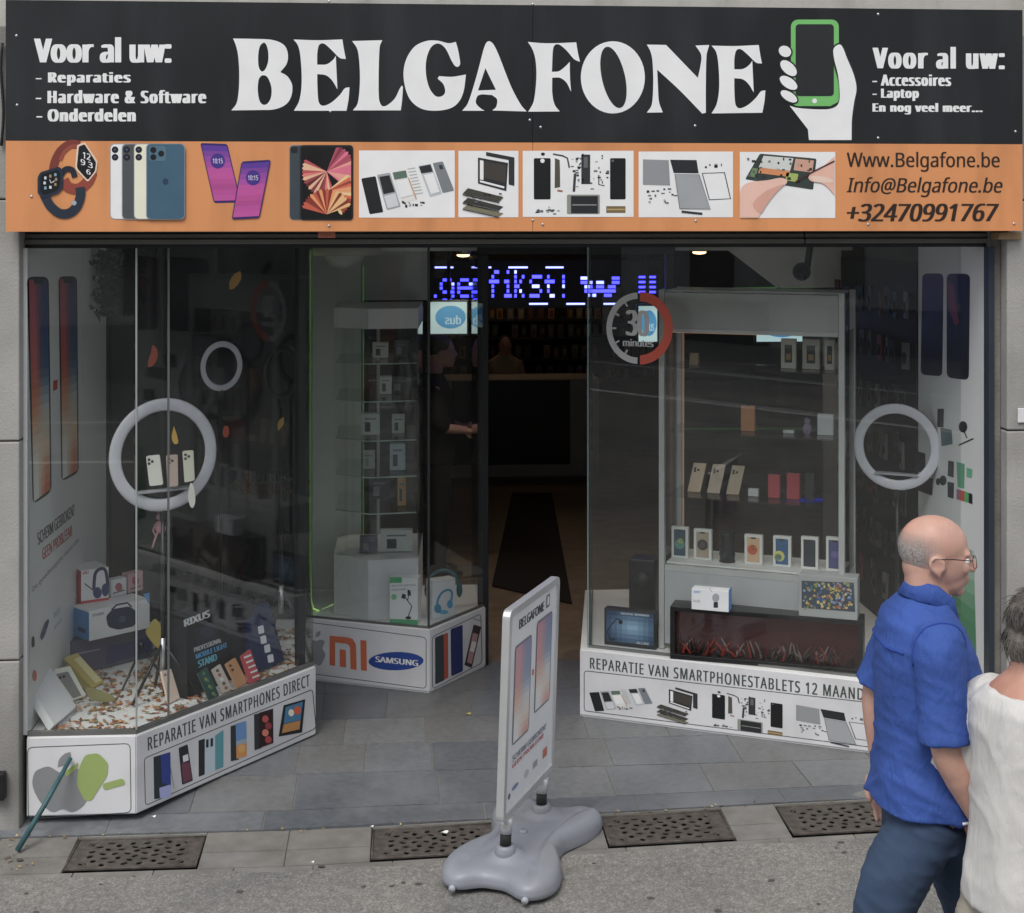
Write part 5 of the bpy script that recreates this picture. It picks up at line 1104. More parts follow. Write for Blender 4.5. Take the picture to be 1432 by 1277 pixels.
for x0, x1, y0, y1, zz, c, lb, nm in ((1046,1060,673,683,SH[2],'#b5b6b6','small white price holder beside the gold phones','price_holder'), (1074,1090,661,692,SH[2],'#a8303a','red phone box on the third cabinet shelf','phone_box'), (1100,1118,660,694,SH[2],'#a02c36','red phone box nearest the right post, third shelf','phone_box'), (1125,1138,662,697,SH[2],'#1c1d20','black phone at the right end of the third shelf','phone'), (1036,1055,566,600,SH[1],'#b0703c','orange phone standing alone on the second cabinet shelf','phone'), (1143,1165,586,614,SH[1],'#b9bbbc','square white box at the right of the second shelf','box'), (1095,1110,603,607,SH[1],'#b9bbbc','flat white price holder on the second shelf','price_holder'), (1092,1113,476,516,SH[0],'#a9a698','pale box with dark window on the top shelf','phone_box'), (1122,1146,477,517,SH[0],'#9a9486','pale box with amber window on the top shelf','phone_box'), (1153,1167,478,518,SH[0],'#a39c92','pale box at the right end of the top shelf','phone_box'), (964,976,497,513,SH[0],'#8f7c5c','small beige box at the left of the top shelf','box')):
    shelf_box(nm, lb, 'box' if 'box' in nm else nm.replace('_',' '), x0, x1, y0, y1, zz+.007, .13, .03, c, (lambda pr, w_, H, s_: (uvrect(pr, w_, H, s_, .25, .2, .75, .8, '#2b2c30'), uvrect(pr, w_, H, s_, .35, .3, .65, .5, '#8a6a3c', 2))) if nm == 'phone_box' and y1 < 530 else None)
t = thing('figurine', 'small violet figurine on the second cabinet shelf', 'figurine', hit(1129, 612, O+en*.14, en)); A = hit(1129, 610, O+en*.14, en); A.z = SH[1]+.007; mb = MB(); vm = pm('#7d6a8c'); mb.ell(A+Vector((0,0,.025)), (.022,.02,.028), vm); mb.build('body', t); mb = MB(); mb.ell(A+Vector((0,0,.062)), (.015,.014,.017), vm); mb.build('head', t)
# ---- electric fireplace and other things on the deck
fl, fr = atz(937, 921, DECK), atz(1207, 944, DECK); U = fr-fl; dn = Vector((-U.y, U.x, 0)).normalized(); H = (hit(937, 848, fl, dn)-fl).z
fp = thing('electric_fireplace', 'long low black electric fireplace with dark red ember screen', 'fireplace', fl)
mb = MB(); bz = .022
mb.obox(fl, U, dn*.13, Vector((0,0,bz)), M_blackpl, .002); mb.obox(fl+Vector((0,0,H-bz)), U, dn*.13, Vector((0,0,bz)), M_blackpl, .002); mb.obox(fl+Vector((0,0,bz)), U.normalized()*bz, dn*.13, Vector((0,0,H-2*bz)), M_blackpl); mb.obox(fl+U-U.normalized()*bz+Vector((0,0,bz)), U.normalized()*bz, dn*.13, Vector((0,0,H-2*bz)), M_blackpl); mb.build('frame', fp)
mb = MB(); mb.obox(fl+dn*.06+Vector((0,0,bz)), U, dn*.06, Vector((0,0,H-2*bz)), mat('dark_red_screen', (.03,.008,.007), .35, var=.4, vs=6, emit='#4a1512', es=.12)); mb.build('screen', fp)
mb = MB(); rn = random.Random(4); n_ = 90; ue = U.normalized(); L_ = U.length; em = [mat('ash_log', (.03,.026,.025), .8), mat('charred_log', (.012,.01,.01), .8), mat('glowing_log', (.05,.012,.008), .7, emit='#7a2418', es=.25), mat('pale_ash', (.16,.13,.125), .9)]
for i in range(n_):
    a = rn.uniform(.04, L_-.04); p = fl+ue*a+dn*rn.uniform(.012, .055)+Vector((0,0,bz+.005)); q = p+ue*rn.uniform(-.05,.05)+Vector((0,0,rn.uniform(.02,.085))); mb.tube([p, p.lerp(q,.5)+Vector((0,0,.006)), q], [.006,.005,.002], rn.choice(em), 5)
mb.build('ember_bed', fp)
ftop = DECK+H+.001
t, F, Sd, bd = pbox('bulb_box', 'white carton with a printed bulb on top of the fireplace', 'box', (967,852), (1019,856.5), ftop, 823, .07, D['white'])
goods_print(F, bd, lambda p: (p.disc(1001,836,5,6,'#8f9296',1), p.rect(998,842,1004,850,'#2a2c30',1), p.text('SMART', (970,826),(970,829),(980,829.6),'#3f86c4',.02), p.text('bulb', (970,838),(970,842),(979,842.6),'#6a6d70',0), p.line([(996,828),(992,822.5)],1,'#a5a8ac',1)))
pr = Print(Plane(F.o+(F.u*(atz(1019,856.5,ftop)-atz(967,852,ftop)).length), Sd.u, Sd.v)); pr.p.n = F.u; pr.tri([[(0,0),(.07,0),(.07,.105),(0,.105)]], '#4a8fd0', 1, True); pr.build('side_print', bd)
t, F, Sd, bd = pbox('candy_tray', 'clear tray of many coloured wrapped sweets on the fireplace right end', 'tray', (1117,861), (1199,868), ftop, 803, .1, mat('tray_plastic', (.42,.43,.43), .4))
rn = random.Random(8); pr = Print(F); pr.poly([(1121,812),(1194,815),(1196,856),(1121,850)], '#3c4652', 1)
for i in range(170): x, y = rn.uniform(1124,1192), rn.uniform(815,851); pr.disc(x, y, rn.uniform(1.2,2.8), rn.uniform(1,2.2), rn.choice(('#3f5f9a','#b08a3c','#7a8a4a','#2f4a78','#a05a4a','#c4b46a','#4a6a6a','#8a9ab8')), 2+i % 4, rot=rn.uniform(0,3), n=8)
pr.build('sweets', bd)
t, F, Sd, bd = pbox('desk_lamp_box', 'dark framed carton with a glowing blue desk lamp picture', 'box', (845,901), (917,909), DECK, 850, .05, D['black'])
def lampart(p):
    p.grid([(848,853),(914,859),(914,903),(848,896)], lambda a, b: mixh('#8fb4cc', '#1f3a5c', min(1, math.hypot((a-.55)*1.6, (b-.5)*1.7))), 9, 7, 1)
    p.line(curve2([(853,893),(850,882),(862,866),(868,868)], False), 1.6, '#15181c', 2); p.disc(868,870,3,3,'#15181c',2); p.disc(856,894,5,1.8,'#15181c',2); p.text('DIGITAL WARMER', (868,856.5),(868,859),(908,862.5),'#d0d6da',.03); p.text('ALLURE', (890,897),(890,900.5),(908,902.5),'#b0b6ba',.03)
goods_print(F, bd, lampart)
p = atz(879, 880, DECK); p = Vector((p.x, p.y, DECK+.001)); mb = MB(); t = thing('floor_speaker', 'tall black box speaker behind the blue lamp carton', 'speaker', p); mb.obox(p, e_*.14, en*.12, Vector((0,0,.36)), M_blackpl, .008); mb.build('body', t)
mb = MB(); mb.tube([p+e_*.07+Vector((0,0,.25)), p+e_*.07-en*.006+Vector((0,0,.25))], .045, mat('speaker_cone', (.03,.03,.032), .5), 20); mb.build('cone', t)
ring_light('large white ring light in the right window before the wall board', 1254, 625, 54, 60.5, .72, .12, 14, turn=-1)
# security camera
p = aty(1121, 380, 1.75); t = thing('security_camera', 'black round security camera under the right window ceiling', 'camera', p); mb = MB(); mb.ell(p, (.05,.05,.05), M_blackpl); mb.build('body', t); mb = MB(); mb.tube([p+Vector((.03,0,.02)), Vector((p.x+.05, p.y, 2.3))], .018, M_blackpl, 10); mb.build('mount', t)
mb = MB(); mb.tube([p+Vector((-.01,-.04,-.01)), p+Vector((-.016,-.075,-.018))], [.025,.022], M_screen, 14); mb.build('lens', t)
# bulkhead and light lines behind the right window
mb = MB(); A, B = aty(1020, 352, 2.22), aty(1275, 352, 2.22); mb.prism([(A.x,2.22,2.235), (B.x+.05,2.22,2.235), (B.x+.05,2.22,aty(1270,402,2.22).z), (A.x+.28,2.22,aty(1110,402,2.22).z)], (0,.04,0), mat('grey_beam', (.75,.75,.73), .7)); tag(mb.build('ceiling_beam', loc=(A.x,2.22,2.2)), 'grey slanting ceiling beam above the tall cabinet', 'beam')
mb = MB(); mb.tube([aty(905,405,4.6), aty(1400,398,4.6)], .006, M_ledg, 6); tag(mb.build('light_strip', loc=aty(905,405,4.6)), 'thin green light line running behind the tall cabinet', 'light strip')
mb = MB(); mb.tube([aty(1100,428,4.5), aty(1420,425,4.5)], .008, M_ledb, 6); tag(mb.build('light_strip', loc=aty(1100,428,4.5)), 'thin blue light line on the wall right of the cabinet', 'light strip')
# blister packs on the right wall rack
rn = random.Random(12); first = None; mb = MB(); mb.box((2.031, .92, .34), (2.044, 2.18, 2.2), mat('dark_rack_board', (.02,.02,.022), .6)); tag(mb.build('slat_wall', loc=(2.04,1.5,.34)), 'dark rack board on the right wall behind the ring light', 'rack')
def pack(c):
    mb = MB(); mb.obox((-.03,0,-.13), (.06,0,0), (0,.012,0), (0,0,.13), c, .002); return mb
cols = [mat('pack_'+n_, c_, .4, var=.15) for n_, c_ in (('dark',(.03,.03,.035)),('red',(.16,.03,.03)),('grey',(.07,.07,.07)),('white',(.16,.16,.16)),('green',(.03,.06,.045)))]
protos = {}
for r_ in range(7):
    for k in range(9):
        ci = rn.choice((0,0,0,2,2,1,4,3)); loc = Vector((2.0-rn.uniform(0,.03), .98+k*.135, .62+r_*.24+rn.uniform(-.02,.02)))
        if ci not in protos:
            t = thing('blister_pack', 'small accessory pack hanging on the dark right wall rack', 'accessory pack', (0,0,0), 'packs hanging on the right wall rack'); pack(cols[ci]).build('card', t)
            mb = MB(); mb.ell((0,-.004,-.075), (.018,.008,.03), M_blackpl, 10, 6); mb.build('blister', t); protos[ci] = t; o = t
        else: o = copy_thing(protos[ci], loc)
        o.location = loc; o.rotation_euler = (0, 0, R(-90+rn.uniform(-14,14)))

# ================================================================ INSIDE THE SHOP
# scrolling display
FNT = {'g':['.###.','#...#','#...#','.####','....#','.###.'],'e':['.###.','#...#','#####','#....','.###.'],'f':['..##.','.#...','####.','.#...','.#...','.#...'],'i':['.#.','...','##.','.#.','.#.','###'],'k':['#....','#..#.','#.#..','##...','#.#..','#..#.'],'s':['.####','#....','.###.','....#','####.'],'t':['.#...','####.','.#...','.#...','..##.'],'!':['.#.','.#.','.#.','...','.#.'],'W':['##......##','##..##..##','.##.##.##.','.########.','..##..##..'],'j':['..#','...','..#','..#','..#','##.'],'.':['.','.','.','.','#'],' ':['..']}
yD = 4.2; A, B = aty(598, 432, yD), aty(926, 432, yD); Tz = aty(700, 364, yD).z
ds = thing('scrolling_display', 'long black scrolling display with blue dot letters over the counter', 'display', ((A.x+B.x)/2, yD, A.z)); mb = MB(); mb.obox((A.x, yD, A.z), (B.x-A.x,0,0), (0,.06,0), (0,0,Tz-A.z), M_blackpl, .004); mb.build('housing', ds)
for k in (.15, .85): mb = MB(); x = A.x+(B.x-A.x)*k; mb.tube([(x,yD+.03,Tz-.005),(x,yD+.03,2.245)], .008, M_black, 8); mb.build('hanger', ds)
M_dot = mat('blue_display_light', (.1,.1,.6), .4, emit='#3c3cff', es=3.2); M_dot2 = mat('pale_display_light', (.4,.4,.8), .4, emit='#8c94ff', es=2.4); mb = MB()
def dots(word, x0, x1, ybase, hpx):
    rows = 6; W = sum(len(FNT[c][0])+1 for c in word); cw_ = (x1-x0)/W; cx = 0; rh = hpx/rows
    for ch in word:
        g = FNT[ch]; n_ = len(g)
        for r_, row in enumerate(g):
            yy = ybase-(n_-r_)*rh+(rh if ch == 'g' else 0)
            c_ = 0
            while c_ < len(row):
                if row[c_] == '#':
                    e = c_
                    while e < len(row) and row[e] == '#': e += 1
                    a, b = aty(x0+(cx+c_)*cw_, yy+rh*.16, yD), aty(x0+(cx+e)*cw_-.3, yy+rh*.86, yD); mb.obox((a.x, yD-.004, b.z), (b.x-a.x,0,0), (0,.004,0), (0,0,a.z-b.z), M_dot2 if (r_*3+c_) % 7 == 0 else M_dot); c_ = e
                else: c_ += 1
        cx += len(g[0])+1
dots('.ge', 607, 664, 417, 34); dots('fikst!', 684, 797, 417, 40); dots('W', 812, 872, 416, 36)
for x0, x1, y in ((608,634,374),(711,738,374),(763,788,374),(740,766,425),(792,818,425),(844,868,425),(682,687,374)): a, b = aty(x0, y-1.2, yD), aty(x1, y+1.2, yD); mb.obox((a.x, yD-.004, b.z), (b.x-a.x,0,0), (0,.004,0), (0,0,a.z-b.z), M_dot2)
for r_ in range(4): a, b = aty(893, 386+r_*7, yD), aty(903, 389+r_*7, yD); mb.obox((a.x, yD-.004, b.z), (b.x-a.x,0,0), (0,.004,0), (0,0,a.z-b.z), M_dot); a, b = aty(908, 386+r_*7, yD), aty(917, 389+r_*7, yD); mb.obox((a.x, yD-.004, b.z), (b.x-a.x,0,0), (0,.004,0), (0,0,a.z-b.z), M_dot)
mb.build('dot_letters', ds)
# monitors with a pale logo picture
def monitor(label, x0, x1, y0, y1, yy, es, flip):
    A, B = aty(x0, y1, yy), aty(x1, y0, yy); t = thing('monitor', label, 'screen', (A.x, yy, A.z)); mb = MB(); mb.obox((A.x-.012, yy, A.z-.012), (B.x-A.x+.024,0,0), (0,.04,0), (0,0,B.z-A.z+.024), M_blackpl, .004); mb.build('housing', t)
    P = Plane((A.x, yy, A.z), (1,0,0), (0,0,1)); pr = Print(P); W, H = B.x-A.x, B.z-A.z; ms = mat('lit_screen', (.3,.4,.42), .3, emit='#b4d2d8', es=es); mo = mat('lit_logo', (.1,.25,.4), .3, emit='#2f7ab0', es=es); mt = mat('lit_letters', (.3,.4,.42), .3, emit='#9cc4dc', es=es)
    pr.tri([[(0,0),(W,0),(W,H),(0,H)]], ms, 1, True); pr.tri([[(W*.55+W*.42*math.cos(a), H*.52+H*.36*math.sin(a)) for a in [2*math.pi*i/24 for i in range(24)]]], mo, 2, True)
    cx, cy = x0+(x1-x0)*.4, y0+(y1-y0)*.56; pr.text('dus', (cx, cy-(y1-y0)*.14), (cx, cy+(y1-y0)*.14), (x0+(x1-x0)*.84, cy+(y1-y0)*.14), mt, .03, lay=3, flip=flip); pr.build('picture', t); mb = MB(); mb.tube([((A.x+B.x)/2, yy+.02, B.z), ((A.x+B.x)/2, yy+.02, 2.245)], .012, M_black, 8); mb.build('hanger', t)
monitor('small lit monitor with a blue oval behind the middle window', 602, 653, 422, 467, 3.4, .3, True)
monitor('small lit monitor seen through the clock sticker', 893, 919, 428, 478, 3.0, .45, False)
monitor('lit monitor behind the upper shelf of the tall cabinet', 1058, 1122, 440, 478, 2.6, .55, True)
# ceiling spots that are on
for lb, x, y, yy in (('small lit ceiling spot above the doorway', 648, 357, 3.0), ('small lit ceiling spot at the left of the tall cabinet', 978, 353, 2.5)):
    p = aty(x, y, yy); t = thing('ceiling_spot', lb, 'spotlight', p); mb = MB(); mb.tube([(p.x,p.y,2.25), (p.x,p.y,p.z+.005)], [.05,.045], M_alu, 16); mb.build('housing', t); mb = MB(); mb.ell(p, (.042,.042,.012), mat('spot_lens', (.9,.8,.6), .3, emit='#ffd9a0', es=2.2), 14, 6); mb.build('lens', t)
    l = bpy.data.lights.new('spot_light', 'SPOT'); l.energy = 11; l.spot_size = R(120); l.color = (1, .86, .68); l.shadow_soft_size = .04; lo = bpy.data.objects.new('spot_light', l); COL.objects.link(lo); lo.parent = t; lo.location = (0, 0, -.03)
# counter with shelf wall behind it
A, B = aty(606, 668, 7.7), aty(838, 530, 7.7); ct = thing('sales_counter', 'black fronted counter with pale frame at the back of the shop', 'counter', ((A.x+B.x)/2, 7.7, 0)); mb = MB(); mc = mat('pale_counter', (.6,.58,.54), .5)
mb.obox((A.x,7.7,0.001), (B.x-A.x,0,0), (0,.5,0), (0,0,B.z), mc, .005); mb.build('body', ct); P0, P1 = aty(683, 650, 7.69), aty(797, 532, 7.69); mb = MB(); P0b = aty(632, 650, 7.69)
mb.box((P0b.x, 7.68, P0.z), (P1.x, 7.699, P1.z), M_blackpl); mb.build('front_panel', ct)
rk = thing('shelf_rack', 'dark wall rack with rows of small packs behind the counter', 'rack', (.3, 8.9, 0)); mb = MB(); xA, xB = aty(600, 500, 8.8).x, aty(960, 500, 8.8).x; mb.box((xA-.6, 9.1, .0), (xB, 9.15, 2.2), M_dark); mb.build('back_board', rk); rows = (446, 471, 500, 529)
proto = None; rn = random.Random(3); cols = ['#a87c4c','#b09060','#8f8f88','#7a4a38','#b5a58c','#6a5a48']
pcols = [mat('warm_pack_'+str(i), hexl(c), .5, var=.2) for i, c in enumerate(cols)]; pp_ = {}
for r_, y in enumerate(rows):
    z = aty(700, y, 8.7).z; mb = MB(); mb.box((xA-.6, 8.6, z-.022), (xB, 9.095, z-.002), M_dark); mb.build('shelf', rk)
    x = xA-.2
    while x < xB-.1:
        x += rn.uniform(.075, .115)
        if rn.random() < .15: continue
        k = rn.randrange(6); loc = (x, 8.66, z)
        if k not in pp_:
            t = thing('case_pack', 'small boxed phone case standing on the rack behind the counter', 'box', (0,0,0), 'boxed cases on the rack behind the counter'); mb = MB(); mb.obox((0,0,0), (.062,0,0), (0,.02,0), (0,0,.125), pcols[k], .002); bd = mb.build('card', t)
            mb = MB(); mb.obox((.014,-.002,.015), (.034,0,0), (0,.002,0), (0,0,.07), pcols[(k+2) % 6]); mb.build('window', t); pp_[k] = t; o = t
        else: o = copy_thing(pp_[k], loc)
        o.location = loc
# warm rack lamp: the rack glows faintly in the photograph
p = Vector((.5, 8.3, 2.2)); t = thing('rack_lamp', 'warm slim lamp above the rack behind the counter', 'lamp', p); mb = MB(); mb.box((-.3, 8.28, 2.2), (1.3, 8.32, 2.235), M_black); mb.build('housing', t); mb = MB(); mb.box((-.28, 8.285, 2.192), (1.28, 8.315, 2.1995), mat('warm_tube', (.8,.6,.4), .4, emit='#ffd3a6', es=3.5)); mb.build('tube', t)

# ================================================================ PAVEMENT SIGN
G0 = (.014, -.45); pa = Vector((-.07, -.64, 0)); pb = Vector((.098, -.264, 0)); su = (pb-pa).normalized(); sw = Vector((su.y, -su.x, 0)); sc_ = (pa+pb)/2
gz = ground(sc_.x, sc_.y)+.006
stp = thing('pavement_sign', 'grey framed pavement sign with phone poster on a wavy water filled base', 'sign', (sc_.x, sc_.y, gz))
M_base = mat('grey_moulded_plastic', (.27, .285, .325), .45, var=.06, vs=3, bump=.05, bs=200, stain=('#7d7c79', 5, .4))
def outline(a):
    """butterfly plan of the base: long along su, waisted at the sides, slightly hollow at the ends"""
    c, s = math.cos(a), math.sin(a); hl, hw = .405, .25
    r = 1/((abs(c)/hl)**4+(abs(s)/hw)**4)**.25
    r *= 1-.42*math.exp(-((abs(s)-1)/.25)**2) - .15*math.exp(-((abs(c)-1)/.03)**2)
    return r
mb = MB(); NA, NR = 128, 40; vs = []
def sst(a, b, x): t = max(0, min(1, (x-a)/(b-a))); return t*t*(3-2*t)
def base_h(u_, w_, r):
    h = .028+.04*(max(0, 1-r**16))**.5+.01*(1-r*r)
    gw = .075+.5*u_*u_+.02; g = abs(w_)-gw                      # lobes stand proud of the middle saddle along a curved step
    h += .012*sst(-.004, .012, g)*max(0, 1-r**12)-.009*math.exp(-(g/.006)**2)*max(0, 1-r**12)
    for pu in (-.206, .206): d_ = math.hypot(u_-pu, w_); h += .026*(1-sst(.035, .085, d_))
    return h
for k in range(NR+1):
    r = 1-(1-k/NR)**1.6
    for i in range(NA):
        a = 2*math.pi*i/NA; R_ = outline(a)*r; u_, w_ = R_*math.cos(a), R_*math.sin(a); vs.append((u_, w_, base_h(u_, w_, r)))
for lv, (f_, z_) in enumerate(((1.006, .02), (.985, .006))):
    for i in range(NA): a = 2*math.pi*i/NA; vs.append((outline(a)*f_*math.cos(a), outline(a)*f_*math.sin(a), z_))
fs = [(k*NA+i, (k+1)*NA+i, (k+1)*NA+(i+1) % NA, k*NA+(i+1) % NA) for k in range(NR+2) for i in range(NA)]
org = Vector((sc_.x, sc_.y, gz)); mb.add([org+su*(u_+.012)-sw*w_*-1+Vector((0,0,z_)) for u_, w_, z_ in vs], fs, M_base, True)
sb_ = mb.build('base', stp)
bm = bmesh.new(); bm.from_mesh(sb_.data); bmesh.ops.recalc_face_normals(bm, faces=bm.faces[:]); bm.to_mesh(sb_.data); bm.free()
mb = MB(); mb.tube([org+su*.02+sw*-.01+Vector((0,0,.07)), org+su*.02+sw*-.01+Vector((0,0,.084)), org+su*.02+sw*-.01+Vector((0,0,.088))], [.017,.017,.013], M_base, 16); mb.build('filler_cap', stp)
for du, dw in ((-.372, -.14), (-.372, .14), (.372, .14), (.372, -.14)):
    mb = MB(); q = org+su*du+sw*dw; mb.tube([q-su*.02+Vector((0,0,.012)), q-su*.006+Vector((0,0,.012))], .0125, pm('#8f929a'), 12); mb.build('wheel', stp)
tilt = Vector((0,0,1))+sw*.035; tilt.normalize()
PP = Plane(Vector((pa.x, pa.y, gz+.13))+sw*.016, su, tilt)
if PP.n.dot(CAM-PP.o) < 0: PP.n = -PP.n
cs = [PP.px(*q) for q in ((713,852),(785,807.5),(773,1079),(704.5,1152))]
a0 = (cs[0][0]+cs[3][0])/2; a1 = (cs[1][0]+cs[2][0])/2; b0 = (cs[2][1]+cs[3][1])/2; b1_ = (cs[0][1]+cs[1][1])/2
print('b0', b0)
M_fr = mat('silver_snap_frame', (.62, .63, .64), .35, .5, var=.05)
for p in (pa, pb):
    o = Vector((p.x, p.y, gz)); mb = MB(); mb.tube([o+Vector((0,0,.07)), o+Vector((0,0,.112)), o+Vector((0,0,.12)), o+Vector((0,0,.1201))], [.052,.034,.032,.028], M_base, 20); so_ = mb.build('socket', stp)
    mb = MB(); mb.tube([o+Vector((0,0,.118)), o+Vector((0,0,.12))+tilt*.048], .021, M_rub, 16); mb.build('spring', stp)
    mb = MB(); mb.tube([o+Vector((0,0,.12))+tilt*q for q in (.046,.0465,b0+.009,b0+.0095,b0+.0096)], [.02,.024,.024,.023,.016], M_fr, 16); mb.build('coupling', stp)
SIGNDIM = (a1-a0, b1_-b0)
PT = .03
def pp(a, b, h=0): return PP.at(a, b, h)
fw = .028
mb = MB()
def rr3(m_, r, h): return [pp(x, y, h) for x, y in rrect(a0+m_, b0+m_, a1-m_, b1_-m_, r)]
mb.prism(rr3(0, .03, 0), -PP.n*PT, M_fr, [rr3(fw, .004, 0)]); mb.build('frame', stp, bevel=.004)
mb = MB(); mb.prism(rr3(fw-.004, .004, -.006), -PP.n*(PT-.012), pm('#c9cbd2')); po = mb.build('poster', stp)
PQ = Plane(pp(0,0,-.0058), su, tilt); PQ.n = PP.n; pr = Print(PQ)
ux = lambda x: a0+fw+(a1-a0-2*fw)*x; vy = lambda y: b0+fw+(b1_-b0-2*fw)*y
class UV(Print):
    def _uv(s, q): return (ux(q[0]), vy(1-q[1]))
pr = UV(PQ)
pr.text('BELGAFONE', (.17,.045), (.17,.095), (.72,.095), '#3a3b4a', .05)
pr.poly(rquad([(.76,.025),(.85,.025),(.85,.095),(.76,.095)], .2), '#6d6f7c', 1); pr.poly([(.785,.035),(.83,.035),(.83,.08),(.785,.08)], '#c9cbd2', 2)
for x0, x1, y0, y1 in ((.1,.46,.17,.68), (.56,.92,.13,.62)):
    pr.poly(rquad([(x0,y0),(x1,y0),(x1,y1),(x0,y1)], .1), '#6a6c78', 1)
    pr.grid([(x0+.02,y0+.012),(x1-.02,y0+.012),(x1-.02,y1-.012),(x0+.02,y1-.012)], lambda a, b: mixh(screen_ink(a, b), '#c9cbd2', .5), 6, 16, 2)
pr.poly([(.49,.37),(.53,.37),(.53,.4),(.49,.4)], '#c04a4a', 1)
pr.text('SCHERM GEBROKEN?', (.12,.735), (.12,.765), (.86,.765), '#7a7c8a', .04); pr.text('GEEN PROBLEEM!', (.12,.775), (.12,.8), (.8,.8), '#b56a70', .04)
pr.disc(.2,.91,.07,.012,'#6a7aa0',1); pr.disc(.44,.905,.05,.02,'#a9abb5',1); pr.poly(rquad([(.58,.885),(.68,.885),(.68,.92),(.58,.92)],.2), '#8a8d9a', 1); pr.poly(rquad([(.8,.87),(.9,.87),(.9,.92),(.8,.92)],.2), '#b5604a', 1); pr.disc(.08,.93,.025,.015,'#5a5c68',1)
pr.build('poster_print', po)
print('panel', SIGNDIM)

# ---- a green stick leaning on the left pillar and bits of litter
sa = Vector((-2.02, -.32, ground(-2.02, -.3)+.012)); q1 = aty(24, 1172, -.25); q1.z = ground(q1.x, q1.y)+.012; q2 = aty(99, 1060, -.022)
mb = MB(); mb.tube([q1, q1.lerp(q2, .5)+Vector((.004,0,0)), q2], [.011,.0105,.009], mat('teal_painted_stick', (.035,.095,.105), .5, var=.25, vs=20), 12)
tag(mb.build('stick', loc=q1), 'dark teal stick leaning against the printed base at lower left', 'stick')
for x, y, r_, c, lb in ((520,1158,.007,'#c9cbc8','small white paper scrap at the second grating edge'), (622,1166,.014,'#cfcfcb','white paper scrap beside the sign base'), (215,1144,.008,'#d0d0d0','tiny white scrap below the left window base'), (437,1208,.006,'#d6d6d6','tiny white crumb on the paving left of the sign'), (655,1000,.013,'#a39a4a','small yellow leaf on the slabs below the middle window')):
    p = atz(x, y, ground(*atz(x,y,0)[:2]) if y > 1150 else fz(*atz(x,y,0)[:2])); p.z += .006; mb = MB(); P_ = [p+Vector((r_*math.cos(t_)*(1+.3*math.sin(3*t_)), r_*.8*math.sin(t_), .003*math.sin(2*t_))) for t_ in [2*math.pi*i/9 for i in range(9)]]
    mb.prism(P_, (0,0,.0015), pm(c)); tag(mb.build('litter_scrap', loc=p), lb, 'litter', 'scraps lying on the ground')
rn = random.Random(2); mb = MB()
for i in range(90):
    x = rn.choice((rn.gauss(-1.98,.07), rn.uniform(-2.1,2))); y = rn.gauss(-.118,.012) if x > -1.85 else rn.uniform(-.4,-.1); p = Vector((x, y, ground(x,y)+.004)); a = rn.uniform(0,6); l = rn.uniform(.004,.011)
    mb.add([p+Vector((l*math.cos(a+k*1.57)*(1 if k%2 else .5), l*math.sin(a+k*1.57)*(1 if k%2 else .5), .002*k)) for k in range(4)], [(0,1,2,3)], pm(rn.choice(('#8a7048','#6d5436','#a08a5c','#5a4a38'))))
tag(mb.build('leaf_crumbs', loc=(0,-.12,0)), 'dry leaf crumbs along the edge of the slabs', 'leaf crumbs', kind='stuff')
mb = MB()
for i in range(60):
    x, y = rn.uniform(-2,2.2), rn.uniform(-1.4,-.15); p = Vector((x, y, ground(x,y)+.0062)); r_ = rn.uniform(.006,.016)
    mb.add([p+Vector((r_*math.cos(t_)*(1+.25*math.sin(2*t_+i)), r_*.8*math.sin(t_), 0)) for t_ in [2*math.pi*k/9 for k in range(9)]], [tuple(range(9))], mat('gum_spot', (.09,.085,.08), .8) if i == 0 else mb.mats[0])
tag(mb.build('gum_spots', loc=(0,-.6,0)), 'dark trodden gum spots on the pavement', 'gum spots', kind='stuff')

# ================================================================ PEOPLE
def skin_mat(name, col, stain='#9c5f4c'):
    m = mat(name, col, .5, var=.08, vs=25, bump=.08, bs=300, stain=(stain, 9, .3)); b = m.node_tree.nodes['Principled BSDF']
    b.inputs['Subsurface Weight'].default_value = .12; b.inputs['Subsurface Radius'].default_value = (.01,.004,.002); return m
def remeshed(name, mb, parent, m, voxel, smooth=2, disp=None):
    base = wloc(parent); me = mb.mesh(name, base); o = bpy.data.objects.new(name, me); COL.objects.link(o)
    r = o.modifiers.new('remesh', 'REMESH'); r.mode = 'VOXEL'; r.voxel_size = voxel
    s_ = o.modifiers.new('smooth', 'SMOOTH'); s_.factor = .5; s_.iterations = smooth
    dg = bpy.context.evaluated_depsgraph_get(); dg.update(); n = bpy.data.meshes.new_from_object(o.evaluated_get(dg)); o.modifiers.clear(); o.data = n; bpy.data.meshes.remove(me)
    if disp:
        nv = [v.normal.copy() for v in n.vertices]
        for v, q in zip(n.vertices, nv): v.co += q*disp(v.co+base, q)
        n.update()
    n.materials.clear(); n.materials.append(m); n.name = name; o.name = name
    for p in n.polygons: p.use_smooth = True
    o.parent = parent; return o
def ellring(c, a, b, ra, rb, n=28, p=2.3):
    out = []
    for i in range(n):
        t = 2*math.pi*i/n; x, y = math.cos(t), math.sin(t); k = 1/((abs(x)**p+abs(y)**p)**(1/p)); out.append(Vector(c)+a*ra*x*k+b*rb*y*k)
    return out
def smoothpath(pts, rs, n=5):
    P = [Vector(p) for p in pts]; o, r = [], []
    for i in range(len(P)-1):
        for k in range(n):
            t = k/n; a, b = P[i], P[i+1]; ta = (P[i+1]-P[i-1])*.5 if i else b-a; tb = (P[i+2]-P[i])*.5 if i+2 < len(P) else b-a; t2, t3 = t*t, t**3
            o.append(a*(2*t3-3*t2+1)+ta*(t3-2*t2+t)+b*(-2*t3+3*t2)+tb*(t3-t2)); r.append(rs[i]+(rs[i+1]-rs[i])*t)
    o.append(P[-1]); r.append(rs[-1]); return o, r
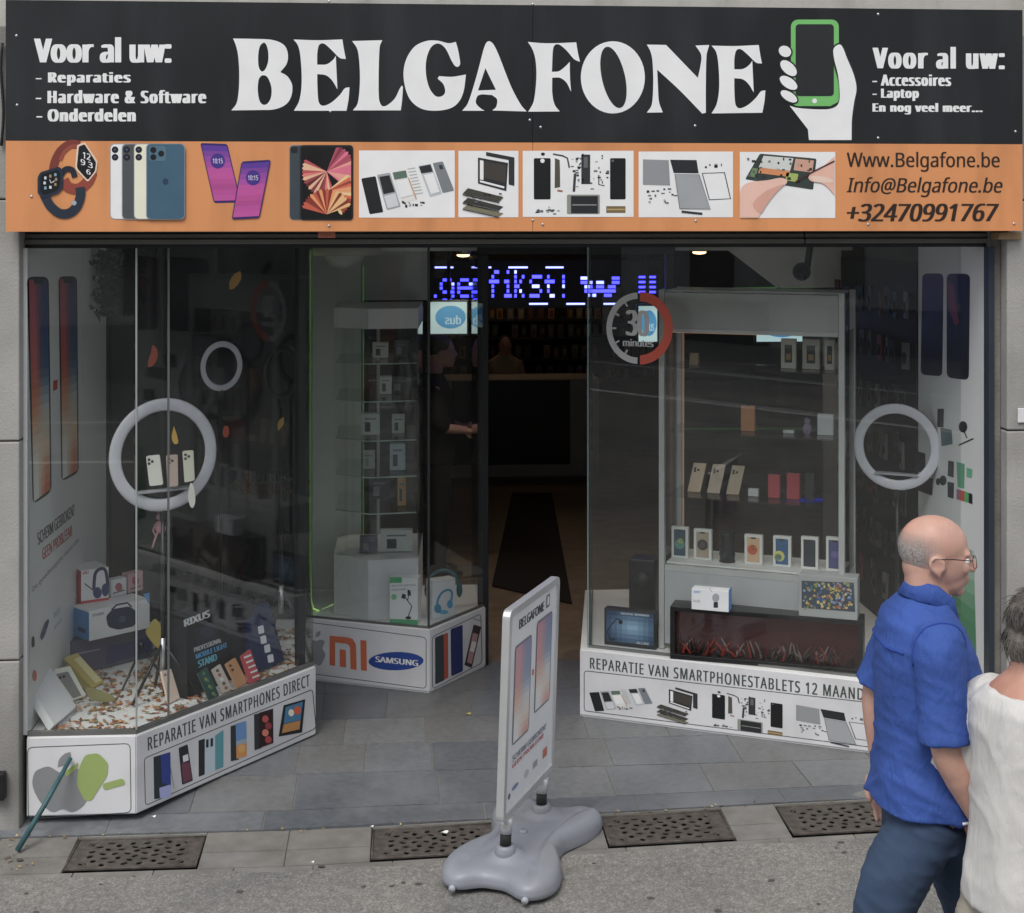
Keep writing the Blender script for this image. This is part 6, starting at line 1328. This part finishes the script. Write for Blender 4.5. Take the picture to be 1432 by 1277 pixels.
class Body:
    """local frame: f forward, l left, z up; heights for a figure of H metres"""
    def __init__(s, x, y, z, head, H): s.o = Vector((x, y, z)); s.f = Vector((math.cos(head), math.sin(head), 0)); s.l = Vector((-s.f.y, s.f.x, 0)); s.k = H/1.7
    def P(s, f, l, z): return s.o+(s.f*f+s.l*l+Vector((0,0,z)))*s.k
    def ring(s, f, l, z, rf, rl, p=2.3, n=28): return ellring(s.P(f,l,z), s.f, s.l, rf*s.k, rl*s.k, n, p)
    def limb(s, mb, pts, rs, n=14):
        p, r = smoothpath([s.P(*q) for q in pts], [q*s.k for q in rs]); mb.tube(p, r, None, n)
    def hand(s, mb, wrist, d, palm_n, side, curl=.6, sc=1.0):
        """palm, four fingers of different length and a thumb; d points along the hand, palm_n out of the palm"""
        d, nrm = Vector(d).normalized(), Vector(palm_n).normalized(); ac = d.cross(nrm).normalized()*side; k = s.k*sc
        mb.tube([wrist-d*.015*k, wrist+d*.03*k, wrist+d*.06*k, wrist+d*.092*k], [(.026*k,.02*k),(.034*k,.018*k),(.041*k,.017*k),(.04*k,.013*k)], None, 14)
        for i, (o_, L_) in enumerate(((.031,.068),(.011,.078),(-.01,.073),(-.03,.056))):
            b = wrist+d*.088*k+ac*o_*k; pts = [b]; dd = d.copy()
            for j, fr in enumerate((.45,.32,.23)):
                c_ = curl*(.5+.25*j+.06*i); dd = (dd*math.cos(c_)+nrm*math.sin(c_)).normalized(); nn_ = nrm*math.cos(c_)-d*math.sin(c_); pts.append(pts[-1]+dd*L_*fr*k)
            mb.tube(pts, [.0092*k,.0088*k,.0078*k,.0058*k], None, 8)
        b = wrist+d*.025*k+ac*.032*k; t1 = b+(d*.75+ac*.45+nrm*.3).normalized()*.03*k; mb.tube([b-d*.01*k, t1, t1+(d*.85+ac*.05+nrm*.45).normalized()*.026*k, t1+(d*.85-ac*.1+nrm*.5).normalized()*.04*k], [.016*k,.0125*k,.0105*k,.0075*k], None, 8)
    def head(s, mb, f0, l0, zc, turn=0, tilt=0, nose=.022):
        """skull, jaw, nose, brow, lips, chin, ears; zc is the height of the head's middle"""
        rot = Matrix.Rotation(turn, 3, 'Z'); F = rot @ s.f; L_ = rot @ s.l; k = s.k; c = s.P(f0, l0, zc)
        F = (F*math.cos(tilt)-Vector((0,0,1))*math.sin(tilt)); U = L_.cross(F)*-1 if L_.cross(F).z < 0 else L_.cross(F)
        Q = lambda f, l, z: c+(F*f+L_*l+U*z)*k; M3 = Matrix((F, L_, U)).transposed(); s.Q = Q; s.M3 = M3
        E = lambda f, l, z, a, b, d: mb.ell(Q(f,l,z), (a*k,b*k,d*k), None, 24, 16, M3)
        E(-.012,0,.032,.098,.077,.085); E(.02,0,-.015,.074,.066,.085); E(.036,0,-.06,.052,.05,.05); E(.066,0,-.092,.022,.026,.02)
        E(-.03,0,-.03,.066,.062,.07); E(.078,0,.02,.016,.05,.012); E(.072,.03,-.022,.02,.022,.02); E(.072,-.03,-.022,.02,.022,.02)
        mb.tube([Q(.086,0,.016), Q(.1,0,-.006), Q(.112,0,-.024)], [.008*k,.011*k,.014*k], None, 10); E(.104,.011,-.028,.01,.008,.008); E(.104,-.011,-.028,.01,.008,.008)
        mb.tube([Q(.086,-.024,-.056), Q(.094,0,-.052), Q(.086,.024,-.056)], [.005*k,.008*k,.005*k], None, 8); mb.tube([Q(.084,-.02,-.065), Q(.092,0,-.066), Q(.084,.02,-.065)], [.005*k,.0085*k,.005*k], None, 8)
        for sd_ in (-1, 1):
            mb.ring(Q(-.012, sd_*.079, -.012), (F*.9-U*.2), U+F*.15, .02*k, .006*k, None, 18, 8, .007*k); E(-.01, sd_*.074, -.012, .02, .008, .028); E(-.004, sd_*.077, -.04, .009, .006, .01)
def denim(name, c): return mat(name, c, .85, var=.22, vs=5, bump=.2, bs=350, stain=('#5a6c86', 3, .35, (1,1,.3)))
def folds(seed, amp, zs=(1, 1, 2.2), freq=7, rid=None):
    def ridge(q): return max(0, 1-abs(noise.noise(q))*3.2)**2
    def f(p, n):
        q = Vector((p.x*zs[0], p.y*zs[1], p.z*zs[2]))*freq+Vector((seed, 0, 0)); sh = Vector((q.x+q.z*.5, q.y+q.z*.5, q.z*.55)); s2 = Vector((q.x*.6, q.y*.6, q.z*1.6+q.x*.8))
        return amp*(noise.noise(q*.7)*.7+.75*ridge(sh*.85)+.55*ridge(s2*1.1+Vector((9,4,seed)))+.3*ridge(sh*2.1)-.5)
    return f
# ---- the man in the blue shirt
hx = CAM+ray(1300, 716)*(FPX/497)
MX, MY = hx.x+.02, hx.y; MG = ground(MX, MY)+.004; MH = hx.z-MG
print('man height', MH)
mh = R(-5); B = Body(MX, MY, MG, mh, MH)
man = thing('person', 'bald man in short sleeved blue shirt and dark jeans walking right', 'person', (MX, MY, MG))
skm = skin_mat('pink_skin', (.56, .335, .265), '#c98a78')
body = MB()
body.loft([B.ring(-.03,0,.84,.115,.165), B.ring(-.03,0,.95,.115,.16), B.ring(-.02,0,1.08,.125,.16), B.ring(-.03,0,1.24,.12,.175), B.ring(-.045,0,1.36,.1,.175), B.ring(-.045,0,1.42,.075,.12), B.ring(-.03,0,1.47,.062,.065), B.ring(-.03,0,1.54,.06,.058), B.ring(-.03,0,1.58,.055,.055)])
RS, LS = (-.04,-.172,1.37), (-.04,.165,1.37)
RE, RW = (-.035,-.225,1.09), (.075,-.2,.87); LE, LW = (-.13,.2,1.12), (-.12,.185,.88)
for S_, E_, W_p in ((RS,RE,RW), (LS,LE,LW)):
    B.limb(body, [S_, tuple((a+b)/2 for a, b in zip(S_, E_)), E_, tuple(a*.6+b*.4 for a, b in zip(E_, W_p)), W_p], [.056,.05,.041,.044,.028])
B.hand(body, B.P(*RW), B.f*.35-Vector((0,0,1)), B.l, -1, .5); B.hand(body, B.P(*LW), B.f*.1-Vector((0,0,1)), -B.l, 1, .5)
RL = [(-.03,-.09,.86), (-.15,-.095,.66), (-.2,-.1,.47), (-.34,-.1,.25), (-.43,-.1,.1)]; LL = [(-.02,.09,.86), (.08,.09,.66), (.14,.09,.47), (.2,.095,.27), (.25,.095,.085)]
for Lg in (RL, LL): B.limb(body, Lg, [.088,.078,.056,.052,.036])
B.head(body, .0, 0, 1.572, turn=R(-4), tilt=R(5))
remeshed('body', body, man, skm, .0058, 3)
Q = B.Q; k_ = B.k
mb = MB()
for sd_ in (-1, 1): mb.ell(Q(.078, sd_*.031, .0), (.011*k_,.013*k_,.011*k_), pm('#d8d4cc'), 12, 8, B.M3)
mb.build('eyes', man)
mb = MB()
for sd_ in (-1, 1): mb.ell(Q(.0875, sd_*.031, .0), (.003*k_,.005*k_,.005*k_), pm('#2b241e'), 10, 6, B.M3)
mb.build('irises', man)
mb = MB()
for sd_ in (-1, 1):
    mb.tube([Q(-.028, sd_*.083, -.004), Q(-.02, sd_*.083, .006), Q(.03, sd_*.078, .01), Q(.09, sd_*.06, .008)], .0015*k_, M_blackpl, 8); mb.ring(Q(.102, sd_*.032, .0), B.l, (0,0,1), .019*k_, .0009*k_, M_blackpl, 20, 6)
mb.tube([Q(.104,-.012,.006), Q(.107,0,.009), Q(.104,.012,.006)], .001*k_, M_blackpl, 6); mb.build('glasses', man)
# short grey stubble of hair round the back and sides, as a thin close shell
mb = MB(); sh_ = []
for i in range(15):
    ph_ = R(62+i*5.2)
    row = []
    for j in range(25):
        a = R(78+j*204/24); d_ = Vector((math.sin(ph_)*math.cos(a), math.sin(ph_)*math.sin(a), math.cos(ph_))); row.append(Q(-.012+d_.x*.1015, d_.y*.0805, .03+d_.z*.09 if d_.z > -.2 else .03+d_.z*.1))
    sh_.append(row)
hv = [p for r_ in sh_ for p in r_]; hf = [(i*25+j, i*25+j+1, (i+1)*25+j+1, (i+1)*25+j) for i in range(14) for j in range(24)]
hv0 = None
hm, ht, hb = newmat('grey_stubble'); tcn = ht.nodes.new('ShaderNodeTexNoise'); tcn.inputs['Scale'].default_value = 220; co_ = ht.nodes.new('ShaderNodeTexCoord'); ht.links.new(co_.outputs['Object'], tcn.inputs['Vector']); hb.inputs['Base Color'].default_value = (.4,.39,.375,1); hb.inputs['Roughness'].default_value = .8
rmp = ht.nodes.new('ShaderNodeValToRGB'); rmp.color_ramp.elements[0].position = .3; rmp.color_ramp.elements[1].position = .58; ht.links.new(tcn.outputs['Fac'], rmp.inputs[0]); mlt = ht.nodes.new('ShaderNodeMath'); mlt.operation = 'MULTIPLY'; at_ = ht.nodes.new('ShaderNodeAttribute'); at_.attribute_name = 'cover'; ht.links.new(at_.outputs['Fac'], mlt.inputs[1]); ht.links.new(rmp.outputs[0], mlt.inputs[0]); ht.links.new(mlt.outputs[0], hb.inputs['Alpha'])
mb.add(hv, hf, hm, True); ha_ = mb.build('hair', man); at = ha_.data.attributes.new('cover', 'FLOAT', 'POINT')
for i in range(15):
    for j in range(25): at.data[i*25+j].value = .95*min(1, i/6)*min(1, (14-i)/3)*min(1, min(j, 24-j)/5)
# shirt
def cloth_mat(name, c, stain, b2):
    return mat(name, c, .8, var=.12, vs=6, bump=.14, bs=520, stain=(stain, 2.5, .3), bump2=b2)
M_shirt = cloth_mat('blue_cotton', (.036, .088, .34), '#3a5aa8', (.32, 22, (1.6,1.6,.7)))
sh = MB()
sh.loft([B.ring(-.03,0,.865,.168,.2,2.5), B.ring(-.025,0,.92,.165,.197,2.5), B.ring(-.015,0,1.0,.16,.188,2.5), B.ring(-.015,0,1.1,.158,.184,2.5), B.ring(-.025,0,1.22,.152,.188,2.5), B.ring(-.04,0,1.33,.134,.194,2.4), B.ring(-.05,0,1.395,.11,.17,2.3), B.ring(-.045,0,1.435,.085,.115,2.2), B.ring(-.035,0,1.46,.073,.078,2.1)])
for S_, E_, sg_ in ((RS,RE,-1), (LS,LE,1)):
    mid = tuple(a*.25+b*.75 for a, b in zip(S_, E_)); end = tuple(a*.04+b*.96 for a, b in zip(S_, E_))
    p_, r_ = smoothpath([B.P(S_[0]+.005, S_[1]*.8, S_[2]+.005), B.P(S_[0], S_[1]+sg_*.012, S_[2]-.03), B.P(*[a*.55+b*.45 for a, b in zip(S_, E_)]), B.P(*mid), B.P(*end)], [q*B.k for q in (.07,.075,.072,.07,.074)]); sh.tube(p_, r_, None, 20)
fo = folds(3, .0085, (1,1,1.5), 6.5)
def shirt_disp(p, n):
    z = (p.z-MG)/B.k; lo = max(0, min(1, (1.15-z)/.3)); ax = (p-B.o).dot(B.f); return fo(p, n)*(.55+.6*lo)+.004*lo*math.sin(z*62+ax*14+2*noise.noise(p*6))*max(0, noise.noise(p*4+Vector((3,1,0)))+.25)
st = remeshed('shirt', sh, man, M_shirt, .0075, 3, shirt_disp)
mb = MB(); cr = []
for j in range(41):
    a = R(22+316*j/40); fr_ = max(0, math.cos(a)); dz = -.055*fr_+.012*max(0, -math.cos(a)); c, s2 = math.cos(a), math.sin(a); fl_ = 1+.12*fr_
    cr.append([B.P(-.026+.066*c, .069*s2, 1.45+dz), B.P(-.012+.064*c, .065*s2, 1.497+dz), B.P(-.013+.0665*c, .0675*s2, 1.501+dz), B.P(-.018+.071*c, .073*s2, 1.488+dz), B.P(-.028+.083*c*fl_, .09*s2, 1.452+dz*1.15)])
mb.add([p for r_ in cr for p in r_], [(i*5+j, i*5+j+1, (i+1)*5+j+1, (i+1)*5+j) for i in range(40) for j in range(4)], M_shirt, True); co_l = mb.build('collar', man); sd_m = co_l.modifiers.new('thickness', 'SOLIDIFY'); sd_m.thickness = .0022
# seams: back yoke, armhole and sleeve hem as fine cords following the shirt
def on_shirt(p):
    ok, loc, nr, ix = st.closest_point_on_mesh(Vector(p)-wloc(man)); return loc+wloc(man)+nr*.001
mb = MB(); M_seam = mat('shirt_seam', (.02, .06, .32), .8)
mb.tube([on_shirt(B.P(-.17, l_, 1.335-.3*abs(l_)*.12)) for l_ in [-.18+.36*i/24 for i in range(25)]], .0028, M_seam, 6)
mb.tube([on_shirt(B.P(-.05+.11*math.cos(a), -.178-.018*math.sin(a*.5)**2, 1.335+.085*math.sin(a))) for a in [R(15+i*9) for i in range(22)]], .0028, M_seam, 6); mb.build('seams', man)
# jeans and shoes
M_jean = denim('dark_blue_denim', (.034, .06, .115)); jn = MB()
jn.loft([B.ring(-.03,0,.76,.12,.165), B.ring(-.03,0,.84,.126,.165), B.ring(-.025,0,.97,.122,.16)])
for Lg in (RL, LL):
    p_, r_ = smoothpath([B.P(*q) for q in Lg[:-1]]+[B.P(Lg[-1][0], Lg[-1][1], Lg[-1][2]-.03)], [q*B.k for q in (.098,.094,.083,.08,.078)]); jn.tube(p_, r_, None, 22)
remeshed('jeans', jn, man, M_jean, .008, 3, folds(8, .006, (1,1,1.5), 7))
mb = MB(); p0 = [on_shirt(B.P(.02+.012*i, -.21, .872)) for i in range(4)]; mb.tube(p0, .004, pm('#c9ccd4'), 6); mb.build('shirt_label', man)
for Lg, pit in ((RL, R(38)), (LL, R(-14))):
    a = B.P(*Lg[-1]); d_ = (B.f*math.cos(pit)-Vector((0,0,1))*math.sin(pit)); u_ = B.l.cross(d_)*-1; u_ = u_ if u_.z > 0 else -u_; mb = MB(); k = B.k
    mb.loft([ellring(a+d_*f_*k+u_*z_*k, B.l, u_, w_*k, h_*k, 18, 2.4) for f_, z_, w_, h_ in ((-.075,-.055,.02,.02), (-.065,-.05,.036,.036), (0,-.038,.042,.048), (.08,-.058,.047,.03), (.15,-.066,.045,.023), (.19,-.07,.02,.014))]); mb.build('shoe', man, m=M_blackpl)

# ---- the woman in the white top at the right edge
wx = CAM+ray(1447, 832)*(FPX/540); WX, WY = wx.x, wx.y; WG = ground(WX, WY)+.004; WH = wx.z-WG+.02; print('woman height', WH)
B = Body(WX-.0, WY, WG, R(10), WH); wo = thing('person', 'grey haired woman in loose white linen top cut by the right edge', 'person', (WX, WY, WG)); skw = skin_mat('warm_skin', (.5, .27, .2)); body = MB()
body.loft([B.ring(-.03,0,.84,.12,.17), B.ring(-.03,0,.95,.12,.165), B.ring(-.02,0,1.1,.12,.15), B.ring(-.03,0,1.26,.115,.16), B.ring(-.045,0,1.36,.095,.15), B.ring(-.045,0,1.41,.07,.1), B.ring(-.02,0,1.46,.055,.055), B.ring(0,0,1.53,.05,.05), B.ring(.01,0,1.58,.05,.05)])
RS, LS, RE, RW, LE, LW = (-.05,-.165,1.35), (-.05,.165,1.35), (-.03,-.23,1.08), (.12,-.2,.9), (-.12,.23,1.1), (-.05,.22,.88)
for S_, E_, W_p in ((RS,RE,RW), (LS,LE,LW)): B.limb(body, [S_, tuple((a+b)/2 for a, b in zip(S_, E_)), E_, tuple(a*.6+b*.4 for a, b in zip(E_, W_p)), W_p], [.05,.045,.037,.038,.025])
B.hand(body, B.P(*RW), B.f*.4-Vector((0,0,1)), B.l, -1, .5, .9); B.hand(body, B.P(*LW), B.f*.2-Vector((0,0,1)), -B.l, 1, .5, .9)
RL = [(-.03,-.085,.86), (.05,-.09,.66), (.1,-.09,.47), (.14,-.09,.27), (.17,-.09,.085)]; LL = [(-.03,.085,.86), (-.1,.09,.66), (-.14,.09,.47), (-.24,.09,.27), (-.32,.09,.1)]
for Lg in (RL, LL): B.limb(body, Lg, [.085,.074,.054,.05,.035])
B.head(body, .045, 0, 1.57, turn=R(4), tilt=R(10)); remeshed('body', body, wo, skw, .0065, 3); Q = B.Q
tp = MB(); tp.loft([B.ring(-.02,0,.78,.168,.197,2.4), B.ring(-.02,0,.86,.166,.193,2.4), B.ring(-.015,0,1.0,.155,.18,2.4), B.ring(-.02,0,1.18,.145,.175,2.4), B.ring(-.035,0,1.29,.132,.18,2.3), B.ring(-.045,0,1.365,.108,.172,2.3), B.ring(-.045,0,1.405,.086,.118,2.2)])
for S_, E_, sg_ in ((RS,RE,-1), (LS,LE,1)):
    p_, r_ = smoothpath([B.P(S_[0], S_[1]*.75, S_[2]), B.P(S_[0], S_[1]+sg_*.01, S_[2]-.03), B.P(*[a*.5+b*.5 for a, b in zip(S_, E_)]), B.P(*E_)], [q*B.k for q in (.07,.075,.075,.08)]); tp.tube(p_, r_, None, 20)
remeshed('linen_top', tp, wo, cloth_mat('white_linen', (.62,.61,.59), '#b5b2ac', (.16, 26, (1.8,1.8,.6))), .008, 2, folds(21, .0055, (1.2,1.2,.8), 5.5))
tr_ = MB(); tr_.loft([B.ring(-.03,0,.6,.13,.18), B.ring(-.03,0,.8,.135,.18), B.ring(-.03,0,.9,.13,.17)])
for Lg in (RL, LL):
    p_, r_ = smoothpath([B.P(*q) for q in Lg[:-1]]+[B.P(Lg[-1][0], Lg[-1][1], Lg[-1][2]+.02)], [q*B.k for q in (.11,.1,.085,.08,.075)]); tr_.tube(p_, r_, None, 20)
remeshed('trousers', tr_, wo, mat('beige_linen', (.34,.31,.26), .85, var=.1, bump=.1, bs=300), .009, 3, folds(31, .005))
hr = MB(); hr.ell(Q(-.02,0,.035), (.108*B.k,.088*B.k,.092*B.k), None, 28, 18, B.M3); hr.ell(Q(-.06,0,-.03), (.06*B.k,.075*B.k,.085*B.k), None, 24, 14, B.M3); hr.ell(Q(.03,0,.075), (.06*B.k,.07*B.k,.05*B.k), None, 20, 12, B.M3)
hmat = mat('grey_brown_hair', (.1,.088,.08), .5, var=.5, vs=40, bump=.4, bs=140, stain=('#777068', 18, .7, (1,1,.25)))
def hair_disp(p, n): q = p*55; return .006*noise.noise(Vector((q.x, q.y, q.z*.35)))+.006*noise.noise(p*22)
ho_ = remeshed('hair', hr, wo, hmat, .006, 2, hair_disp)
rn = random.Random(6); mb = MB()
for i in range(1300):
    d_ = Vector((rn.uniform(-1,.55), rn.uniform(-1,1), rn.uniform(-.75,1))).normalized(); p = Q(-.02+d_.x*.108, d_.y*.09, .02+d_.z*.1); ok, loc, nr, ix = ho_.closest_point_on_mesh(p-wloc(wo)); p = loc+wloc(wo); t_ = (nr.cross(Vector((rn.uniform(-.4,.4), rn.uniform(-.4,.4), 1)))).cross(nr).normalized()*-1; t_ = t_ if t_.z < 0 else -t_; L_ = rn.uniform(.025,.05)
    mb.tube([p-nr*.003, p+nr*.0025+t_*L_*.5, p+nr*rn.uniform(-.003,.002)+t_*L_], [.0011,.0009,.0004], hmat, 4, cap=False)
mb.build('hair_strands', wo)
for Lg in (RL, LL):
    a = B.P(*Lg[-1]); a.z = WG+.07; mb = MB(); k = B.k; mb.loft([ellring(a+B.f*f_*k+Vector((0,0,z_*k)), B.l, Vector((0,0,1)), w_*k, h_*k, 18, 2.4) for f_, z_, w_, h_ in ((-.07,-.04,.03,.03), (0,-.03,.038,.045), (.08,-.045,.043,.028), (.15,-.052,.04,.02), (.18,-.056,.02,.012))]); mb.build('shoe', wo, m=pm('#8a8070'))

# ---- two figures inside the shop, simply clothed and in the dark
def indoor(label, x, y, z, head, H, cloth, trouser, crop=False):
    B = Body(x, y, z, head, H); t = thing('person', label, 'person', (x, y, max(z, .0))); b = MB()
    b.loft([B.ring(-.03,0,.84,.11,.16), B.ring(-.02,0,1.05,.11,.15), B.ring(-.03,0,1.26,.11,.165), B.ring(-.045,0,1.37,.09,.165), B.ring(-.04,0,1.42,.065,.1), B.ring(-.01,0,1.5,.055,.055), B.ring(0,0,1.56,.05,.05)])
    for sg_ in (-1, 1):
        S_, E_, W_p = (-.045,sg_*.18,1.36), (-.03,sg_*.23,1.1), (.17,sg_*.16,1.04); B.limb(b, [S_, E_, W_p], [.052,.042,.028]); B.hand(b, B.P(*W_p), B.f-Vector((0,0,.2)), -B.l*sg_, sg_, .6)
        B.limb(b, [(-.03,sg_*.09,.86), (0,sg_*.09,.47), (-.03,sg_*.09,.09)], [.085,.055,.036])
    B.head(b, .03, 0, 1.58); remeshed('body', b, t, skm, .009, 2)
    s_ = MB(); s_.loft([B.ring(-.025,0,.8,.14,.19), B.ring(-.02,0,1.05,.14,.18), B.ring(-.03,0,1.28,.135,.195), B.ring(-.045,0,1.38,.105,.18), B.ring(-.04,0,1.44,.075,.09)])
    for sg_ in (-1, 1): B.limb(s_, [(-.045,sg_*.16,1.36), (-.035,sg_*.225,1.12), (.02,sg_*.21,1.08)], [.07,.062,.055])
    remeshed('top', s_, t, cloth, .012, 2)
    j = MB(); j.loft([B.ring(-.03,0,.76,.115,.165), B.ring(-.03,0,.9,.12,.165)])
    for sg_ in (-1, 1): B.limb(j, [(-.03,sg_*.09,.84), (0,sg_*.09,.47), (-.03,sg_*.09,.06)], [.1,.08,.07])
    remeshed('trousers', j, t, trouser, .012, 2)
    Q = B.Q; h = MB(); h.ell(Q(-.022,0,.04), (.1*B.k,.083*B.k,.084*B.k), None, 20, 12, B.M3); remeshed('hair', h, t, M_rub, .01, 1)
    for sg_ in (-1, 1): mb = MB(); a = B.P(.0,sg_*.09,.05); mb.loft([ellring(a+B.f*f_*B.k+Vector((0,0,z_*B.k)), B.l, Vector((0,0,1)), w_, h_, 14) for f_, z_, w_, h_ in ((-.1,0,.03,.035), (0,0,.042,.045), (.1,-.02,.042,.025), (.16,-.03,.02,.014))]); mb.build('shoe', t, m=M_blackpl)
    return t
ip = aty(612, 640, 4.0); indoor('dark clothed person standing inside behind the middle window glass', ip.x, 4.0, 0.0, R(10), 1.62, mat('dark_jumper', (.006,.006,.007), .9), mat('dark_trousers', (.008,.008,.009), .9))
ip = aty(706, 500, 8.25); indoor('shop assistant in pale top behind the counter at the back', ip.x, 8.25, 0.0, R(-90), 1.28, mat('pale_jumper', (.4,.36,.3), .8), mat('grey_trousers', (.05,.05,.05), .8))
